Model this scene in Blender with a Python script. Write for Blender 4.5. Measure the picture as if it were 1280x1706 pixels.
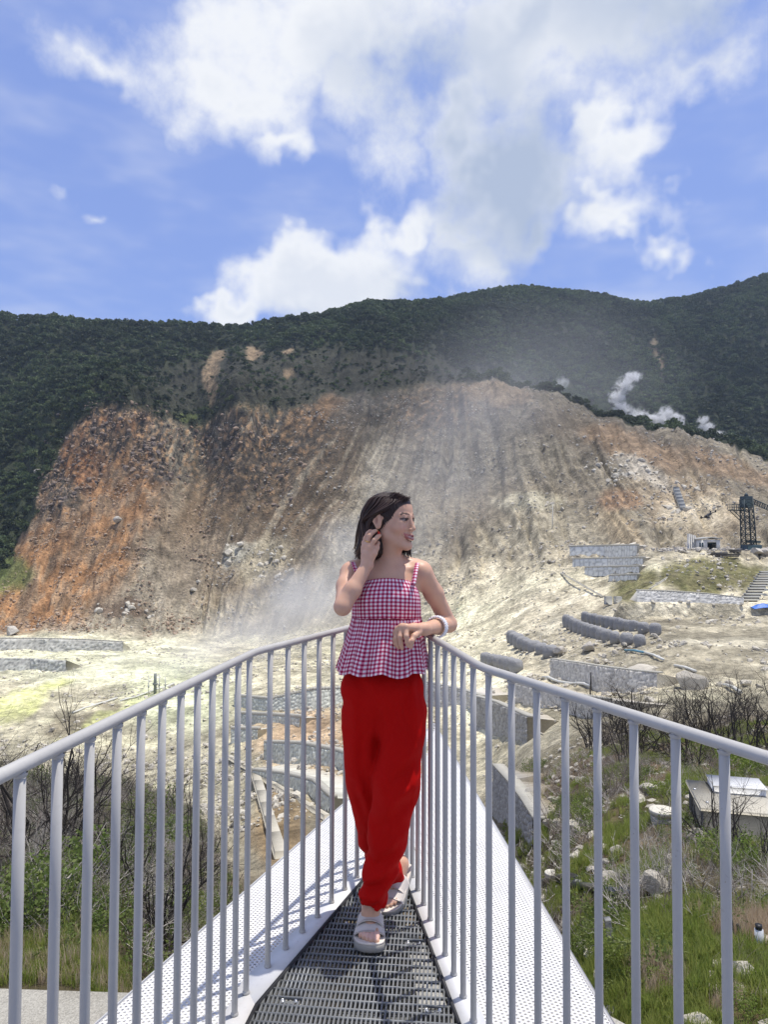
import bpy, bmesh, math, random
import numpy as np
from mathutils import Vector, Matrix
from mathutils.bvhtree import BVHTree

for _o in list(bpy.data.objects):
    bpy.data.objects.remove(_o, do_unlink=True)
random.seed(7)
RNG = np.random.default_rng(7)
R = math.radians
scene = bpy.context.scene
COL = scene.collection

# ------------------------------------------------------------------ camera
# deck surface is z = 0, the photographer stands at x = y = 0 and looks along +Y
CAM_H = 1.49
FPX = 1185.0                      # focal length in photo pixels (photo is 1280 x 1706)
PITCH, ROLL = R(2.1), 0.0035
HORIZON = 853.0 + FPX * math.tan(PITCH)
_F = Vector((0, math.cos(PITCH), math.sin(PITCH)))
_R0 = Vector((1, 0, 0))
_U0 = Vector((0, -math.sin(PITCH), math.cos(PITCH)))
_Rt = _R0 * math.cos(ROLL) + _U0 * math.sin(ROLL)
_Up = _U0 * math.cos(ROLL) - _R0 * math.sin(ROLL)
cam_data = bpy.data.cameras.new('camera')
cam = bpy.data.objects.new('camera', cam_data)
COL.objects.link(cam)
cam_data.sensor_fit = 'VERTICAL'
cam_data.sensor_height = 24.0
cam_data.lens = 24.0 * FPX / 1706.0
cam_data.clip_start = 0.05
cam_data.clip_end = 20000
cam.matrix_world = Matrix(((_Rt.x, _Up.x, -_F.x, 0), (_Rt.y, _Up.y, -_F.y, 0),
                           (_Rt.z, _Up.z, -_F.z, CAM_H), (0, 0, 0, 1)))
scene.camera = cam

# ------------------------------------------------------------------ sun, sky, exposure
SUN_DIR = Vector((0.215, 0.145, 0.966)).normalized()     # towards the sun
sun_el = math.asin(SUN_DIR.z)
sun_az = math.atan2(SUN_DIR.x, SUN_DIR.y)                # clockwise from +Y
sl = bpy.data.lights.new('sun', 'SUN')
sl.energy = 5.0
sl.angle = R(0.53)
sl.color = (1.0, 0.945, 0.86)
sun = bpy.data.objects.new('sun', sl)
sun.rotation_euler = SUN_DIR.to_track_quat('Z', 'Y').to_euler()
sun.location = SUN_DIR * 50
COL.objects.link(sun)

scene.view_settings.view_transform = 'Standard'
scene.view_settings.look = 'None'
scene.view_settings.exposure = 0.0
scene.view_settings.gamma = 1.0
scene.view_settings.use_curve_mapping = False
scene.render.engine = 'CYCLES'
cy = scene.cycles
cy.use_denoising = True
cy.denoiser = 'OPENIMAGEDENOISE'
cy.denoising_input_passes = 'RGB_ALBEDO_NORMAL'
cy.denoising_prefilter = 'ACCURATE'
cy.max_bounces = 6
cy.diffuse_bounces = 3
cy.glossy_bounces = 3
cy.transmission_bounces = 4
cy.transparent_max_bounces = 12
cy.volume_bounces = 1
cy.volume_step_rate = 1.0
cy.sample_clamp_indirect = 6.0
cy.use_adaptive_sampling = False


class NT:
    """small node-tree writer"""
    def __init__(self, tree):
        self.t = tree
        for n in list(tree.nodes):
            tree.nodes.remove(n)

    def n(self, typ, ins=None, **props):
        nd = self.t.nodes.new(typ)
        for k, v in props.items():
            setattr(nd, k, v)
        for k, v in (ins or {}).items():
            self.put(nd.inputs[k], v)
        return nd

    def put(self, sock, v):
        if isinstance(v, bpy.types.NodeSocket):
            self.t.links.new(v, sock)
        elif isinstance(v, bpy.types.Node):
            self.t.links.new(v.outputs[0], sock)
        else:
            if isinstance(v, (tuple, list)) and len(v) == 3 and sock.type == 'RGBA':
                v = (*v, 1.0)
            sock.default_value = v

    def m(self, op, a, b=0.0, c=None, clamp=False):
        nd = self.t.nodes.new('ShaderNodeMath')
        nd.operation = op
        nd.use_clamp = clamp
        self.put(nd.inputs[0], a)
        self.put(nd.inputs[1], b)
        if c is not None:
            self.put(nd.inputs[2], c)
        return nd.outputs[0]

    def vm(self, op, a, b=None, s=None):
        nd = self.t.nodes.new('ShaderNodeVectorMath')
        nd.operation = op
        self.put(nd.inputs[0], a)
        if b is not None:
            self.put(nd.inputs[1], b)
        if s is not None:
            self.put(nd.inputs['Scale'], s)
        return nd.outputs['Value'] if op in ('DOT_PRODUCT', 'LENGTH', 'DISTANCE') else nd.outputs[0]

    def noise(self, vec, scale, detail=4.0, rough=0.55, dist=0.0, dim='3D', out='Fac'):
        nd = self.n('ShaderNodeTexNoise', {'Scale': scale, 'Detail': detail, 'Roughness': rough, 'Distortion': dist},
                    noise_dimensions=dim)
        if vec is not None:
            self.put(nd.inputs['Vector'], vec)
        return nd.outputs[out]

    def ramp(self, fac, stops, interp='LINEAR'):
        nd = self.t.nodes.new('ShaderNodeValToRGB')
        nd.color_ramp.interpolation = interp
        el = nd.color_ramp.elements
        while len(el) < len(stops):
            el.new(0.5)
        for e, (p, c) in zip(el, stops):
            e.position = p
            if not isinstance(c, (tuple, list)):
                c = (c, c, c)
            e.color = (*c, 1.0) if len(c) == 3 else c
        self.put(nd.inputs[0], fac)
        return nd.outputs[0]

    def mix(self, fac, a, b, mode='MIX'):
        nd = self.t.nodes.new('ShaderNodeMix')
        nd.data_type = 'RGBA'
        nd.blend_type = mode
        nd.clamp_factor = True
        self.put(nd.inputs[0], fac)
        self.put(nd.inputs[6], a)
        self.put(nd.inputs[7], b)
        return nd.outputs[2]

    def sstep(self, x, lo, hi):
        nd = self.t.nodes.new('ShaderNodeMapRange')
        nd.interpolation_type = 'SMOOTHSTEP'
        self.put(nd.inputs[0], x)
        nd.inputs[1].default_value = lo
        nd.inputs[2].default_value = hi
        return nd.outputs[0]


MATS = {}


def mat(name, color=(.5, .5, .5), rough=.6, metal=0.0, spec=.5, var=0.12, vscale=6.0, bump=0.0, bscale=40.0,
        attr=None, trans=0.0, build=None, coat=0.0, sss=0.0):
    """principled material with procedural tone variation and fine relief"""
    if name in MATS:
        return MATS[name]
    m = bpy.data.materials.new(name)
    m.use_nodes = True
    g = NT(m.node_tree)
    out = g.n('ShaderNodeOutputMaterial')
    p = g.n('ShaderNodeBsdfPrincipled', {'Roughness': rough, 'Metallic': metal, 'Specular IOR Level': spec})
    g.t.links.new(p.outputs[0], out.inputs['Surface'])
    tc = g.n('ShaderNodeTexCoord').outputs['Object']
    if build:
        build(g, p, tc, out)
    else:
        if attr:
            base = g.n('ShaderNodeAttribute', attribute_name=attr).outputs['Color']
        else:
            base = (*color, 1.0)
        nz = g.noise(tc, vscale, 5.0, .6)
        f = g.m('MULTIPLY_ADD', nz, 2.0 * var, 1.0 - var)
        mul = g.n('ShaderNodeVectorMath', {0: base if not isinstance(base, tuple) else base[:3]}, operation='SCALE')
        g.put(mul.inputs['Scale'], f)
        g.put(p.inputs['Base Color'], mul.outputs[0])
        g.put(p.inputs['Roughness'], g.m('MULTIPLY_ADD', g.noise(tc, vscale * 2.3, 3.0), .24, rough - .12, clamp=True))
        if bump > 0:
            b = g.n('ShaderNodeBump', {'Strength': bump, 'Distance': 1.0 / bscale, 'Height': g.noise(tc, bscale, 4.0)})
            g.put(p.inputs['Normal'], b.outputs[0])
        if trans > 0:
            tr = g.n('ShaderNodeBsdfTranslucent', {'Color': mul.outputs[0]})
            mx = g.n('ShaderNodeMixShader', {0: trans, 1: p.outputs[0], 2: tr.outputs[0]})
            g.t.links.new(mx.outputs[0], out.inputs['Surface'])
        if coat > 0:
            p.inputs['Coat Weight'].default_value = coat
        if sss > 0:
            p.inputs['Subsurface Weight'].default_value = sss
            p.inputs['Subsurface Radius'].default_value = (0.012, 0.005, 0.003)
            p.inputs['Subsurface Scale'].default_value = 1.0
    MATS[name] = m
    return m


def P(px, py, d):
    """point at depth y = d on the sight line of photo pixel (px, py)"""
    a, b = (px - 640.0) / FPX, -(py - 853.0) / FPX
    v = _Rt * a + _Up * b + _F
    return Vector((v.x / v.y * d, d, CAM_H + v.z / v.y * d))


def floor_pt(px, py, z=0.0):
    a, b = (px - 640.0) / FPX, -(py - 853.0) / FPX
    v = _Rt * a + _Up * b + _F
    k = (z - CAM_H) / v.z
    return Vector((v.x * k, v.y * k, z))


# ------------------------------------------------------------------ object helpers
def tag(o, label=None, cat=None, group=None, kind=None):
    if label: o['label'] = label
    if cat: o['category'] = cat
    if group: o['group'] = group
    if kind: o['kind'] = kind
    return o


def empty(name, loc=(0, 0, 0), rz=0.0):
    o = bpy.data.objects.new(name, None)
    o.empty_display_size = 0.1
    o.location = loc
    o.rotation_euler = (0, 0, rz)
    COL.objects.link(o)
    return o


def mesh_obj(name, me, m=None, parent=None, loc=None, rot=None, link=True):
    o = bpy.data.objects.new(name, me)
    if m is not None and not me.materials:
        me.materials.append(m)
    if loc is not None: o.location = loc
    if rot is not None: o.rotation_euler = rot
    if parent is not None: o.parent = parent
    if link: COL.objects.link(o)
    return o


def np_mesh(name, verts, faces, smooth=False):
    """faces: (n,3) or (n,4) int array, or list of arrays of both kinds"""
    me = bpy.data.meshes.new(name)
    verts = np.asarray(verts, dtype=np.float32).reshape(-1, 3)
    if not isinstance(faces, (list, tuple)):
        faces = [faces]
    faces = [np.asarray(f, dtype=np.int32) for f in faces if len(f)]
    loops = np.concatenate([f.ravel() for f in faces])
    sizes = np.concatenate([np.full(len(f), f.shape[1], dtype=np.int32) for f in faces])
    starts = np.concatenate(([0], np.cumsum(sizes)[:-1])).astype(np.int32)
    me.vertices.add(len(verts))
    me.vertices.foreach_set('co', verts.ravel())
    me.loops.add(len(loops))
    me.loops.foreach_set('vertex_index', loops)
    me.polygons.add(len(sizes))
    me.polygons.foreach_set('loop_start', starts)
    if smooth:
        me.polygons.foreach_set('use_smooth', np.ones(len(sizes), dtype=bool))
    me.update()
    me.validate()
    return me


def set_attr_color(me, name, cols):
    a = me.color_attributes.new(name, 'FLOAT_COLOR', 'POINT')
    c = np.ones((len(me.vertices), 4), dtype=np.float32)
    c[:, :3] = cols
    a.data.foreach_set('color', c.ravel())


class MB:
    """collects simple shapes into one mesh"""
    def __init__(self):
        self.v, self.f3, self.f4, self.n = [], [], [], 0

    def add(self, verts, f3=(), f4=()):
        verts = np.asarray(verts, dtype=np.float64).reshape(-1, 3)
        if len(f3): self.f3.append(np.asarray(f3, dtype=np.int64) + self.n)
        if len(f4): self.f4.append(np.asarray(f4, dtype=np.int64) + self.n)
        self.v.append(verts)
        self.n += len(verts)

    def box(self, c, size, M=None, bevel=0.0):
        sx, sy, sz = [s / 2 for s in size]
        if bevel <= 0:
            q = np.array([[x, y, z] for x in (-sx, sx) for y in (-sy, sy) for z in (-sz, sz)])
            f = [[0, 1, 3, 2], [4, 6, 7, 5], [0, 4, 5, 1], [2, 3, 7, 6], [0, 2, 6, 4], [1, 5, 7, 3]]
            f3 = []
        else:
            b = min(bevel, sx * .9, sy * .9, sz * .9)
            q = []
            for x in (-1, 1):
                for y in (-1, 1):
                    for z in (-1, 1):
                        q += [[x * sx, y * (sy - b), z * (sz - b)], [x * (sx - b), y * sy, z * (sz - b)], [x * (sx - b), y * (sy - b), z * sz]]
            q = np.array(q)
            I = lambda x, y, z, k: 3 * (4 * x + 2 * y + z) + k
            f, f3 = [], []
            for x in (0, 1): f.append([I(x, 0, 0, 0), I(x, 0, 1, 0), I(x, 1, 1, 0), I(x, 1, 0, 0)])
            for y in (0, 1): f.append([I(0, y, 0, 1), I(0, y, 1, 1), I(1, y, 1, 1), I(1, y, 0, 1)])
            for z in (0, 1): f.append([I(0, 0, z, 2), I(0, 1, z, 2), I(1, 1, z, 2), I(1, 0, z, 2)])
            for x in (0, 1):
                for y in (0, 1): f.append([I(x, y, 0, 0), I(x, y, 0, 1), I(x, y, 1, 1), I(x, y, 1, 0)])
            for x in (0, 1):
                for z in (0, 1): f.append([I(x, 0, z, 0), I(x, 0, z, 2), I(x, 1, z, 2), I(x, 1, z, 0)])
            for y in (0, 1):
                for z in (0, 1): f.append([I(0, y, z, 1), I(0, y, z, 2), I(1, y, z, 2), I(1, y, z, 1)])
            for x in (0, 1):
                for y in (0, 1):
                    for z in (0, 1): f3.append([I(x, y, z, 0), I(x, y, z, 1), I(x, y, z, 2)])
        if M is not None:
            q = q @ np.array(M.to_3x3()).T
        self.add(q + np.array(c), f3, f)
        return self

    def bar(self, a, b, w, h=None, up=(0, 0, 1), bevel=0.0):
        """box from a to b with width w and height h"""
        a, b = Vector(a), Vector(b)
        h = w if h is None else h
        t = (b - a)
        L = t.length
        t.normalize()
        u = Vector(up)
        s = t.cross(u)
        if s.length < 1e-4:
            s = t.cross(Vector((1, 0, 0)))
        s.normalize()
        u = s.cross(t)
        M = Matrix((t, s, u)).transposed()
        return self.box((a + b) / 2, (L, w, h), M, bevel)

    def tube(self, pts, rad, seg=8, cap=True):
        """swept tube through points; rad a number or one per point"""
        pts = [Vector(p) for p in pts]
        n = len(pts)
        rads = [rad] * n if not hasattr(rad, '__len__') else list(rad)
        ring = []
        prev = None
        for i in range(n):
            t = (pts[min(i + 1, n - 1)] - pts[max(i - 1, 0)])
            if t.length < 1e-9: t = Vector((0, 0, 1))
            t.normalize()
            if prev is None:
                s = t.cross(Vector((0, 0, 1)))
                if s.length < 1e-3: s = t.cross(Vector((1, 0, 0)))
            else:
                s = prev - t * prev.dot(t)
                if s.length < 1e-6: s = t.orthogonal()
            s.normalize()
            prev = s
            b = t.cross(s)
            for k in range(seg):
                a = 2 * math.pi * k / seg
                ring.append(pts[i] + (s * math.cos(a) + b * math.sin(a)) * rads[i])
        f = []
        for i in range(n - 1):
            for k in range(seg):
                k2 = (k + 1) % seg
                f.append([i * seg + k, i * seg + k2, (i + 1) * seg + k2, (i + 1) * seg + k])
        f3 = []
        v = [tuple(p) for p in ring]
        if cap:
            for i, fl in ((0, 1), (n - 1, 0)):
                c = len(v)
                v.append(tuple(pts[i]))
                for k in range(seg):
                    k2 = (k + 1) % seg
                    a, b2 = i * seg + k, i * seg + k2
                    f3.append([c, b2, a] if fl else [c, a, b2])
        self.add(v, f3, f)
        return self

    def prism(self, poly, z0, z1):
        """vertical prism over a plan polygon (list of xy)"""
        n = len(poly)
        v = [(x, y, z0) for x, y in poly] + [(x, y, z1) for x, y in poly]
        f = [[i, (i + 1) % n, n + (i + 1) % n, n + i] for i in range(n)]
        f3 = []
        for i in range(1, n - 1):
            f3.append([0, i + 1, i])
            f3.append([n, n + i, n + i + 1])
        self.add(v, f3, f)
        return self

    def mesh(self, name, smooth=False):
        v = np.concatenate(self.v)
        fs = []
        if self.f3: fs.append(np.concatenate(self.f3))
        if self.f4: fs.append(np.concatenate(self.f4))
        return np_mesh(name, v, fs, smooth)

    def build(self, name, m, parent=None, smooth=False, loc=None, rot=None):
        return mesh_obj(name, self.mesh(name, smooth), m, parent, loc, rot)


def copy_tree(o, parent=None):
    c = o.copy()
    COL.objects.link(c)
    c.parent = parent
    for ch in list(o.children):
        copy_tree(ch, c)
    return c


# ------------------------------------------------------------------ numpy noise
def _hash(ix, iy, seed):
    h = (ix.astype(np.int64) * 374761393 + iy.astype(np.int64) * 668265263 + seed * 1442695041) & 0x7fffffff
    h = ((h ^ (h >> 13)) * 1274126177) & 0x7fffffff
    h = (h ^ (h >> 16)) & 0x7fffffff
    return h


def gnoise(x, y, seed=0):
    """2d gradient noise, about -1..1"""
    x = np.asarray(x, dtype=np.float64); y = np.asarray(y, dtype=np.float64)
    x0 = np.floor(x); y0 = np.floor(y)
    fx, fy = x - x0, y - y0
    u = fx * fx * fx * (fx * (fx * 6 - 15) + 10)
    w = fy * fy * fy * (fy * (fy * 6 - 15) + 10)

    def g(ix, iy, dx, dy):
        a = _hash(ix, iy, seed) * (2 * math.pi / 2147483648.0)
        return np.cos(a) * dx + np.sin(a) * dy
    n00 = g(x0, y0, fx, fy); n10 = g(x0 + 1, y0, fx - 1, fy)
    n01 = g(x0, y0 + 1, fx, fy - 1); n11 = g(x0 + 1, y0 + 1, fx - 1, fy - 1)
    return 1.5 * ((n00 * (1 - u) + n10 * u) * (1 - w) + (n01 * (1 - u) + n11 * u) * w)


def fbm(x, y, octv=5, seed=0, gain=.5, lac=2.03, ridge=False):
    s = 0.0; a = 1.0; tot = 0.0
    for i in range(octv):
        n = gnoise(x, y, seed + i * 17)
        if ridge: n = 1 - 2 * np.abs(n)
        s = s + a * n
        tot += a
        a *= gain; x = x * lac + 3.1; y = y * lac - 1.7
    return s / tot


def smooth01(x, lo, hi):
    t = np.clip((x - lo) / (hi - lo), 0, 1)
    return t * t * (3 - 2 * t)
# ------------------------------------------------------------------ world: clear sky with cumulus
world = bpy.data.worlds.new('World')
scene.world = world
world.use_nodes = True
world.cycles.sampling_method = 'MANUAL'
world.cycles.sample_map_resolution = 256
SKY_STRENGTH = 0.15
SKY_VEIL = ((.26, .365, .86), .62)      # thin high haze that pales the blue


def _ae(px, py, rx, ry, rot=0.0):
    v = P(px, py, 1.0) - Vector((0, 0, CAM_H))
    v.normalize()
    k = math.degrees(1 / FPX)
    return (math.degrees(math.atan2(v.x, v.y)), math.degrees(math.asin(v.z)), rx * k, ry * k, rot)


SKY_BANKS = [
    (_ae(545, 470, 235, 110, 8), 1.3),
    (_ae(410, 520, 110, 75), 1.1),
    (_ae(680, 380, 150, 70, 12), .95),
    (_ae(790, 410, 90, 60), .8),
    (_ae(850, 290, 220, 230), 1.05),
    (_ae(895, 400, 110, 110), .9),
    (_ae(560, 40, 520, 170, -6), 1.1),
    (_ae(350, 90, 230, 75, 10), .8),
    (_ae(130, 55, 190, 70, -20), .62),
    (_ae(960, 40, 520, 150), 1.05),
    (_ae(1050, 220, 140, 130), 1.0),
    (_ae(1050, 375, 130, 80), .95),
    (_ae(1190, 110, 250, 95, 15), .78),
    (_ae(455, 195, 110, 45), .72),
    (_ae(125, 320, 60, 35), .55),
    (_ae(660, 190, 190, 170), .8),
]
SKY_GREYS = [
    (_ae(870, 320, 190, 220), 1.25),
    (_ae(760, 130, 330, 140), .8),
    (_ae(1150, 10, 380, 130), .8),
    (_ae(900, 60, 420, 120), .6),
    (_ae(690, 490, 130, 60), .6),
    (_ae(520, 520, 150, 40), .45),
]


def build_sky():
    g = NT(world.node_tree)
    out = g.n('ShaderNodeOutputWorld')
    sky = g.n('ShaderNodeTexSky', sky_type='NISHITA', sun_disc=False, sun_elevation=sun_el, sun_rotation=sun_az,
              altitude=1000.0, air_density=1.0, dust_density=0.6, ozone_density=3.0)
    dirv = g.n('ShaderNodeTexCoord').outputs['Generated']
    nrm = g.vm('NORMALIZE', dirv)
    sp = g.n('ShaderNodeSeparateXYZ', {0: nrm})
    x, y, z = sp.outputs
    az = g.m('ARCTAN2', x, y)
    el = g.m('ARCSINE', z)
    n_warp = g.noise(nrm, 5.5, 4.0, .6)
    n_mid = g.noise(nrm, 6.5, 7.0, .62)
    n_big = g.noise(nrm, 2.2, 1.0, .5)
    n_fib = g.noise(g.vm('MULTIPLY', nrm, (1.0, 1.0, 2.6)), 6.0, 3.0, .6)
    w = g.m('MULTIPLY', g.m('SUBTRACT', n_warp, .5), .42)
    wa = g.m('ADD', az, w)
    we = g.m('ADD', el, g.m('MULTIPLY', g.m('SUBTRACT', n_big, .5), .12))
    we = g.m('SUBTRACT', we, g.m('MULTIPLY', w, .6))

    cw = g.n('ShaderNodeCombineXYZ', {0: wa, 1: we, 2: 0.0}).outputs[0]

    def blob(wgt, a, e, ra, re):
        """soft cloud bank centred at azimuth a, elevation e (degrees)"""
        v = g.n('ShaderNodeVectorMath', {0: cw, 1: (1 / R(ra), 1 / R(re), 0), 2: (-a / ra, -e / re, 0)}, operation='MULTIPLY_ADD').outputs[0]
        return g.m('MULTIPLY_ADD', g.vm('LENGTH', v), -wgt, wgt)
    banks = None
    for b, wgt in SKY_BANKS:
        v = blob(wgt, *b[:4])
        banks = v if banks is None else g.m('SMOOTH_MAX', banks, v, .15)
    banks = g.m('MAXIMUM', banks, 0.0)
    # coverage elsewhere in the sky follows the same scattered cumulus
    outside = g.m('MAXIMUM', g.sstep(g.m('ABSOLUTE', az), R(31), R(44)), g.sstep(el, R(41), R(52)))
    wide = g.m('MULTIPLY', g.m('MULTIPLY', g.sstep(n_big, .42, .70), .8), outside)
    field = g.m('MAXIMUM', banks, wide)
    dens = g.m('ADD', field, g.m('MULTIPLY', g.m('SUBTRACT', n_mid, .5), 1.55))
    gate = g.sstep(field, .0, .25)
    alpha = g.m('MULTIPLY', g.sstep(dens, .16, .78), gate)
    veil = g.m('MULTIPLY', g.sstep(n_fib, .40, .85), .34)
    alpha = g.m('MAXIMUM', alpha, veil)
    greys = None
    for b, wgt in SKY_GREYS:
        v = blob(wgt * 1.0, *b[:4])
        greys = v if greys is None else g.m('MAXIMUM', greys, v)
    greys = g.m('MULTIPLY', g.sstep(greys, .0, 1.0), .95)
    thick = g.m('MULTIPLY', g.sstep(dens, .6, 1.3), .30)
    shade = g.m('ADD', g.m('MULTIPLY', greys, g.m('SUBTRACT', 1.5, n_mid)), thick, clamp=True)
    ccol = g.mix(shade, (.93, .945, .97, 1), (.44, .52, .68, 1))
    skyc = g.vm('SCALE', sky.outputs[0], s=SKY_STRENGTH)
    skyc = g.mix(SKY_VEIL[1], skyc, (*SKY_VEIL[0], 1))
    col = g.mix(alpha, skyc, ccol)
    bg = g.n('ShaderNodeBackground', {'Color': col, 'Strength': 1.0})
    g.t.links.new(bg.outputs[0], out.inputs[0])


build_sky()
# ------------------------------------------------------------------ terrain: crater valley seen from the platform
# profiles by bearing: for each bearing (given as photo column) rows of (distance, height); height as ('z', v) or sight-line row
TC = {
    -420: [(0, 'z-2.6'), (6.9, 'z-2.6'), (14, 'z-4.2'), (28, 'z-8'), (50, 'z-16'), (90, 'z-24'), (150, 1130), (215, 1060), (240, 1030), (300, 925), (360, 780), (430, 670), (560, 512)],
    0:    [(0, 'z-2.6'), (6.9, 'z-2.6'), (14, 'z-3.7'), (28, 'z-7'), (50, 'z-16'), (90, 'z-24.5'), (150, 1130), (215, 1068), (235, 1050), (300, 925), (360, 800), (430, 690), (560, 537)],
    120:  [(0, 'z-2.6'), (6.9, 'z-2.6'), (14, 'z-3.7'), (28, 'z-7'), (50, 'z-16'), (90, 'z-24.5'), (150, 1128), (215, 1068), (235, 1045), (300, 860), (370, 702), (420, 662), (570, 546)],
    240:  [(0, 'z-2.6'), (6.9, 'z-2.6'), (14, 'z-3.8'), (28, 'z-7.2'), (50, 'z-16'), (90, 'z-24.5'), (150, 1125), (215, 1075), (235, 1048), (300, 850), (372, 700), (420, 676), (580, 552)],
    340:  [(0, 'z-2.6'), (6.9, 'z-2.6'), (13, 'z-4.0'), (26, 'z-7.6'), (48, 'z-16.5'), (90, 'z-23'), (150, 1125), (215, 1080), (240, 1045), (315, 868), (410, 722), (450, 695), (600, 551)],
    400:  [(0, 'z-2.6'), (6.0, 'z-2.8'), (12, 'z-5'), (25, 'z-9.5'), (46, 'z-17.5'), (90, 'z-21.5'), (150, 1125), (212, 1082), (235, 1045), (300, 875), (385, 684), (440, 660), (640, 562)],
    440:  [(0, 'z-2.6'), (5.5, 'z-3.2'), (12, 'z-7'), (25, 'z-12.6'), (46, 'z-17'), (90, 'z-20.5'), (148, 1125), (212, 1083), (235, 1045), (300, 885), (392, 705), (440, 670), (650, 553)],
    520:  [(0, 'z-2.6'), (5, 'z-3.6'), (12, 'z-8'), (25, 'z-13'), (46, 'z-16.6'), (90, 'z-19.5'), (145, 1125), (210, 1083), (230, 1040), (295, 875), (392, 692), (440, 655), (640, 544)],
    600:  [(0, 'z-2.6'), (5, 'z-3.6'), (12, 'z-8'), (25, 'z-13'), (46, 'z-16.2'), (90, 'z-18.5'), (142, 1122), (205, 1082), (228, 1035), (295, 858), (400, 672), (440, 642), (660, 525)],
    700:  [(0, 'z-2.6'), (5, 'z-3.6'), (12, 'z-7.5'), (25, 'z-12'), (46, 'z-15'), (88, 'z-17'), (138, 1112), (200, 1062), (225, 1010), (295, 850), (405, 660), (450, 642), (700, 520)],
    800:  [(0, 'z-2.6'), (5, 'z-3.3'), (12, 'z-6'), (25, 'z-10'), (44, 'z-13'), (82, 'z-15'), (125, 1102), (180, 1040), (215, 975), (290, 835), (400, 640), (470, 652), (760, 505)],
    900:  [(0, 'z-2.6'), (6, 'z-2.7'), (13, 'z-4.2'), (25, 'z-6.8'), (42, 'z-9.5'), (75, 1150), (112, 1080), (160, 1010), (195, 950), (275, 818), (390, 658), (480, 685), (820, 496)],
    1000: [(0, 'z-2.6'), (6, 'z-2.6'), (13, 'z-3.6'), (24, 'z-5.4'), (40, 'z-7.4'), (70, 1145), (105, 1060), (140, 1000), (178, 945), (260, 830), (380, 693), (480, 720), (850, 506)],
    1090: [(0, 'z-2.6'), (6, 'z-2.6'), (13, 'z-3.5'), (24, 'z-5.2'), (40, 'z-6.9'), (66, 1135), (100, 1045), (117, 1012), (150, 926), (185, 905), (360, 726), (480, 750), (880, 519)],
    1140: [(0, 'z-2.6'), (6, 'z-2.6'), (13, 'z-3.5'), (24, 'z-5.1'), (40, 'z-6.8'), (64, 1130), (100, 1040), (117, 1013), (148, 920), (182, 908), (355, 738), (480, 760), (880, 514)],
    1200: [(0, 'z-2.6'), (6, 'z-2.6'), (13, 'z-3.5'), (24, 'z-5.0'), (40, 'z-6.6'), (64, 1128), (100, 1038), (117, 1014), (147, 922), (180, 911), (350, 756), (480, 778), (880, 498)],
    1280: [(0, 'z-2.6'), (6, 'z-2.6'), (13, 'z-3.5'), (24, 'z-4.9'), (40, 'z-6.4'), (64, 1126), (100, 1036), (117, 1016), (145, 930), (178, 915), (345, 786), (480, 800), (860, 474)],
    1700: [(0, 'z-2.6'), (6, 'z-2.6'), (13, 'z-3.4'), (24, 'z-4.7'), (40, 'z-6'), (64, 1120), (100, 1040), (117, 1018), (145, 935), (178, 920), (330, 850), (450, 840), (820, 420)],
}


def _pchip(xs, ys, x):
    """monotone cubic through (xs, ys)"""
    xs = np.asarray(xs, float); ys = np.asarray(ys, float)
    h = np.diff(xs); dl = np.diff(ys) / h
    m = np.zeros(len(xs))
    m[0], m[-1] = dl[0], dl[-1]
    for i in range(1, len(xs) - 1):
        if dl[i - 1] * dl[i] > 0:
            w1, w2 = 2 * h[i] + h[i - 1], h[i] + 2 * h[i - 1]
            m[i] = (w1 + w2) / (w1 / dl[i - 1] + w2 / dl[i])
    k = np.clip(np.searchsorted(xs, x, side='right') - 1, 0, len(xs) - 2)
    t = (x - xs[k]) / h[k]
    return ((2 * t**3 - 3 * t**2 + 1) * ys[k] + (t**3 - 2 * t**2 + t) * h[k] * m[k]
            + (-2 * t**3 + 3 * t**2) * ys[k + 1] + (t**3 - t**2) * h[k] * m[k + 1])


def lev(z, d):
    """survey levels were taken for an eye height of 1.38 m and a 4.5 degree horizon dip; refer them to this camera"""
    return z + (CAM_H - 1.38) - d * (946.2 - HORIZON) / FPX


GROUND_Z = lev(-2.6, 6.9)


def terrain_arrays(ncol=860, rows_per=(4, 10, 14, 18, 20, 34, 40, 26, 34, 96, 70, 90, 20)):
    colX = sorted(TC)
    D = np.zeros((len(colX), 15)); Z = np.zeros((len(colX), 15))
    for i, X in enumerate(colX):
        prof = TC[X]
        for j, (d, h) in enumerate(prof):
            D[i, j] = d
            Z[i, j] = lev(float(h[1:]), max(d, 6.9)) if isinstance(h, str) else P(X, h, d).z
        D[i, 13] = prof[-1][0] + 70; Z[i, 13] = Z[i, 12] - 10
        D[i, 14] = prof[-1][0] + 260; Z[i, 14] = Z[i, 12] - 120
    # columns: bearing
    t = np.linspace(colX[0], colX[-1], ncol)
    Dc = np.stack([_pchip(colX, D[:, j], t) for j in range(15)], 1)
    Zc = np.stack([_pchip(colX, Z[:, j], t) for j in range(15)], 1)
    s = np.concatenate([j + np.arange(n) / n for j, n in enumerate(rows_per)] + [[len(rows_per)]])
    nr = len(s)
    dd = np.zeros((ncol, nr)); zz = np.zeros((ncol, nr))
    js = np.arange(15.0)
    for i in range(ncol):
        dd[i] = np.maximum.accumulate(_pchip(js, Dc[i], s))
        zz[i] = _pchip(Dc[i], Zc[i], dd[i])
    tt = ((t - 640) / FPX)[:, None] * np.ones((1, nr))
    # start the sheet behind the photographer so that the ground carries on under the platform
    xx = tt * np.maximum(dd, 0)
    xx += tt * 6.0 * np.clip(1 - dd / 40, 0, 1)
    dd = dd - 4.0 * np.clip(1 - dd / 8, 0, 1)
    return xx, dd, zz, tt * FPX + 640, np.broadcast_to(s, xx.shape)


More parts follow.
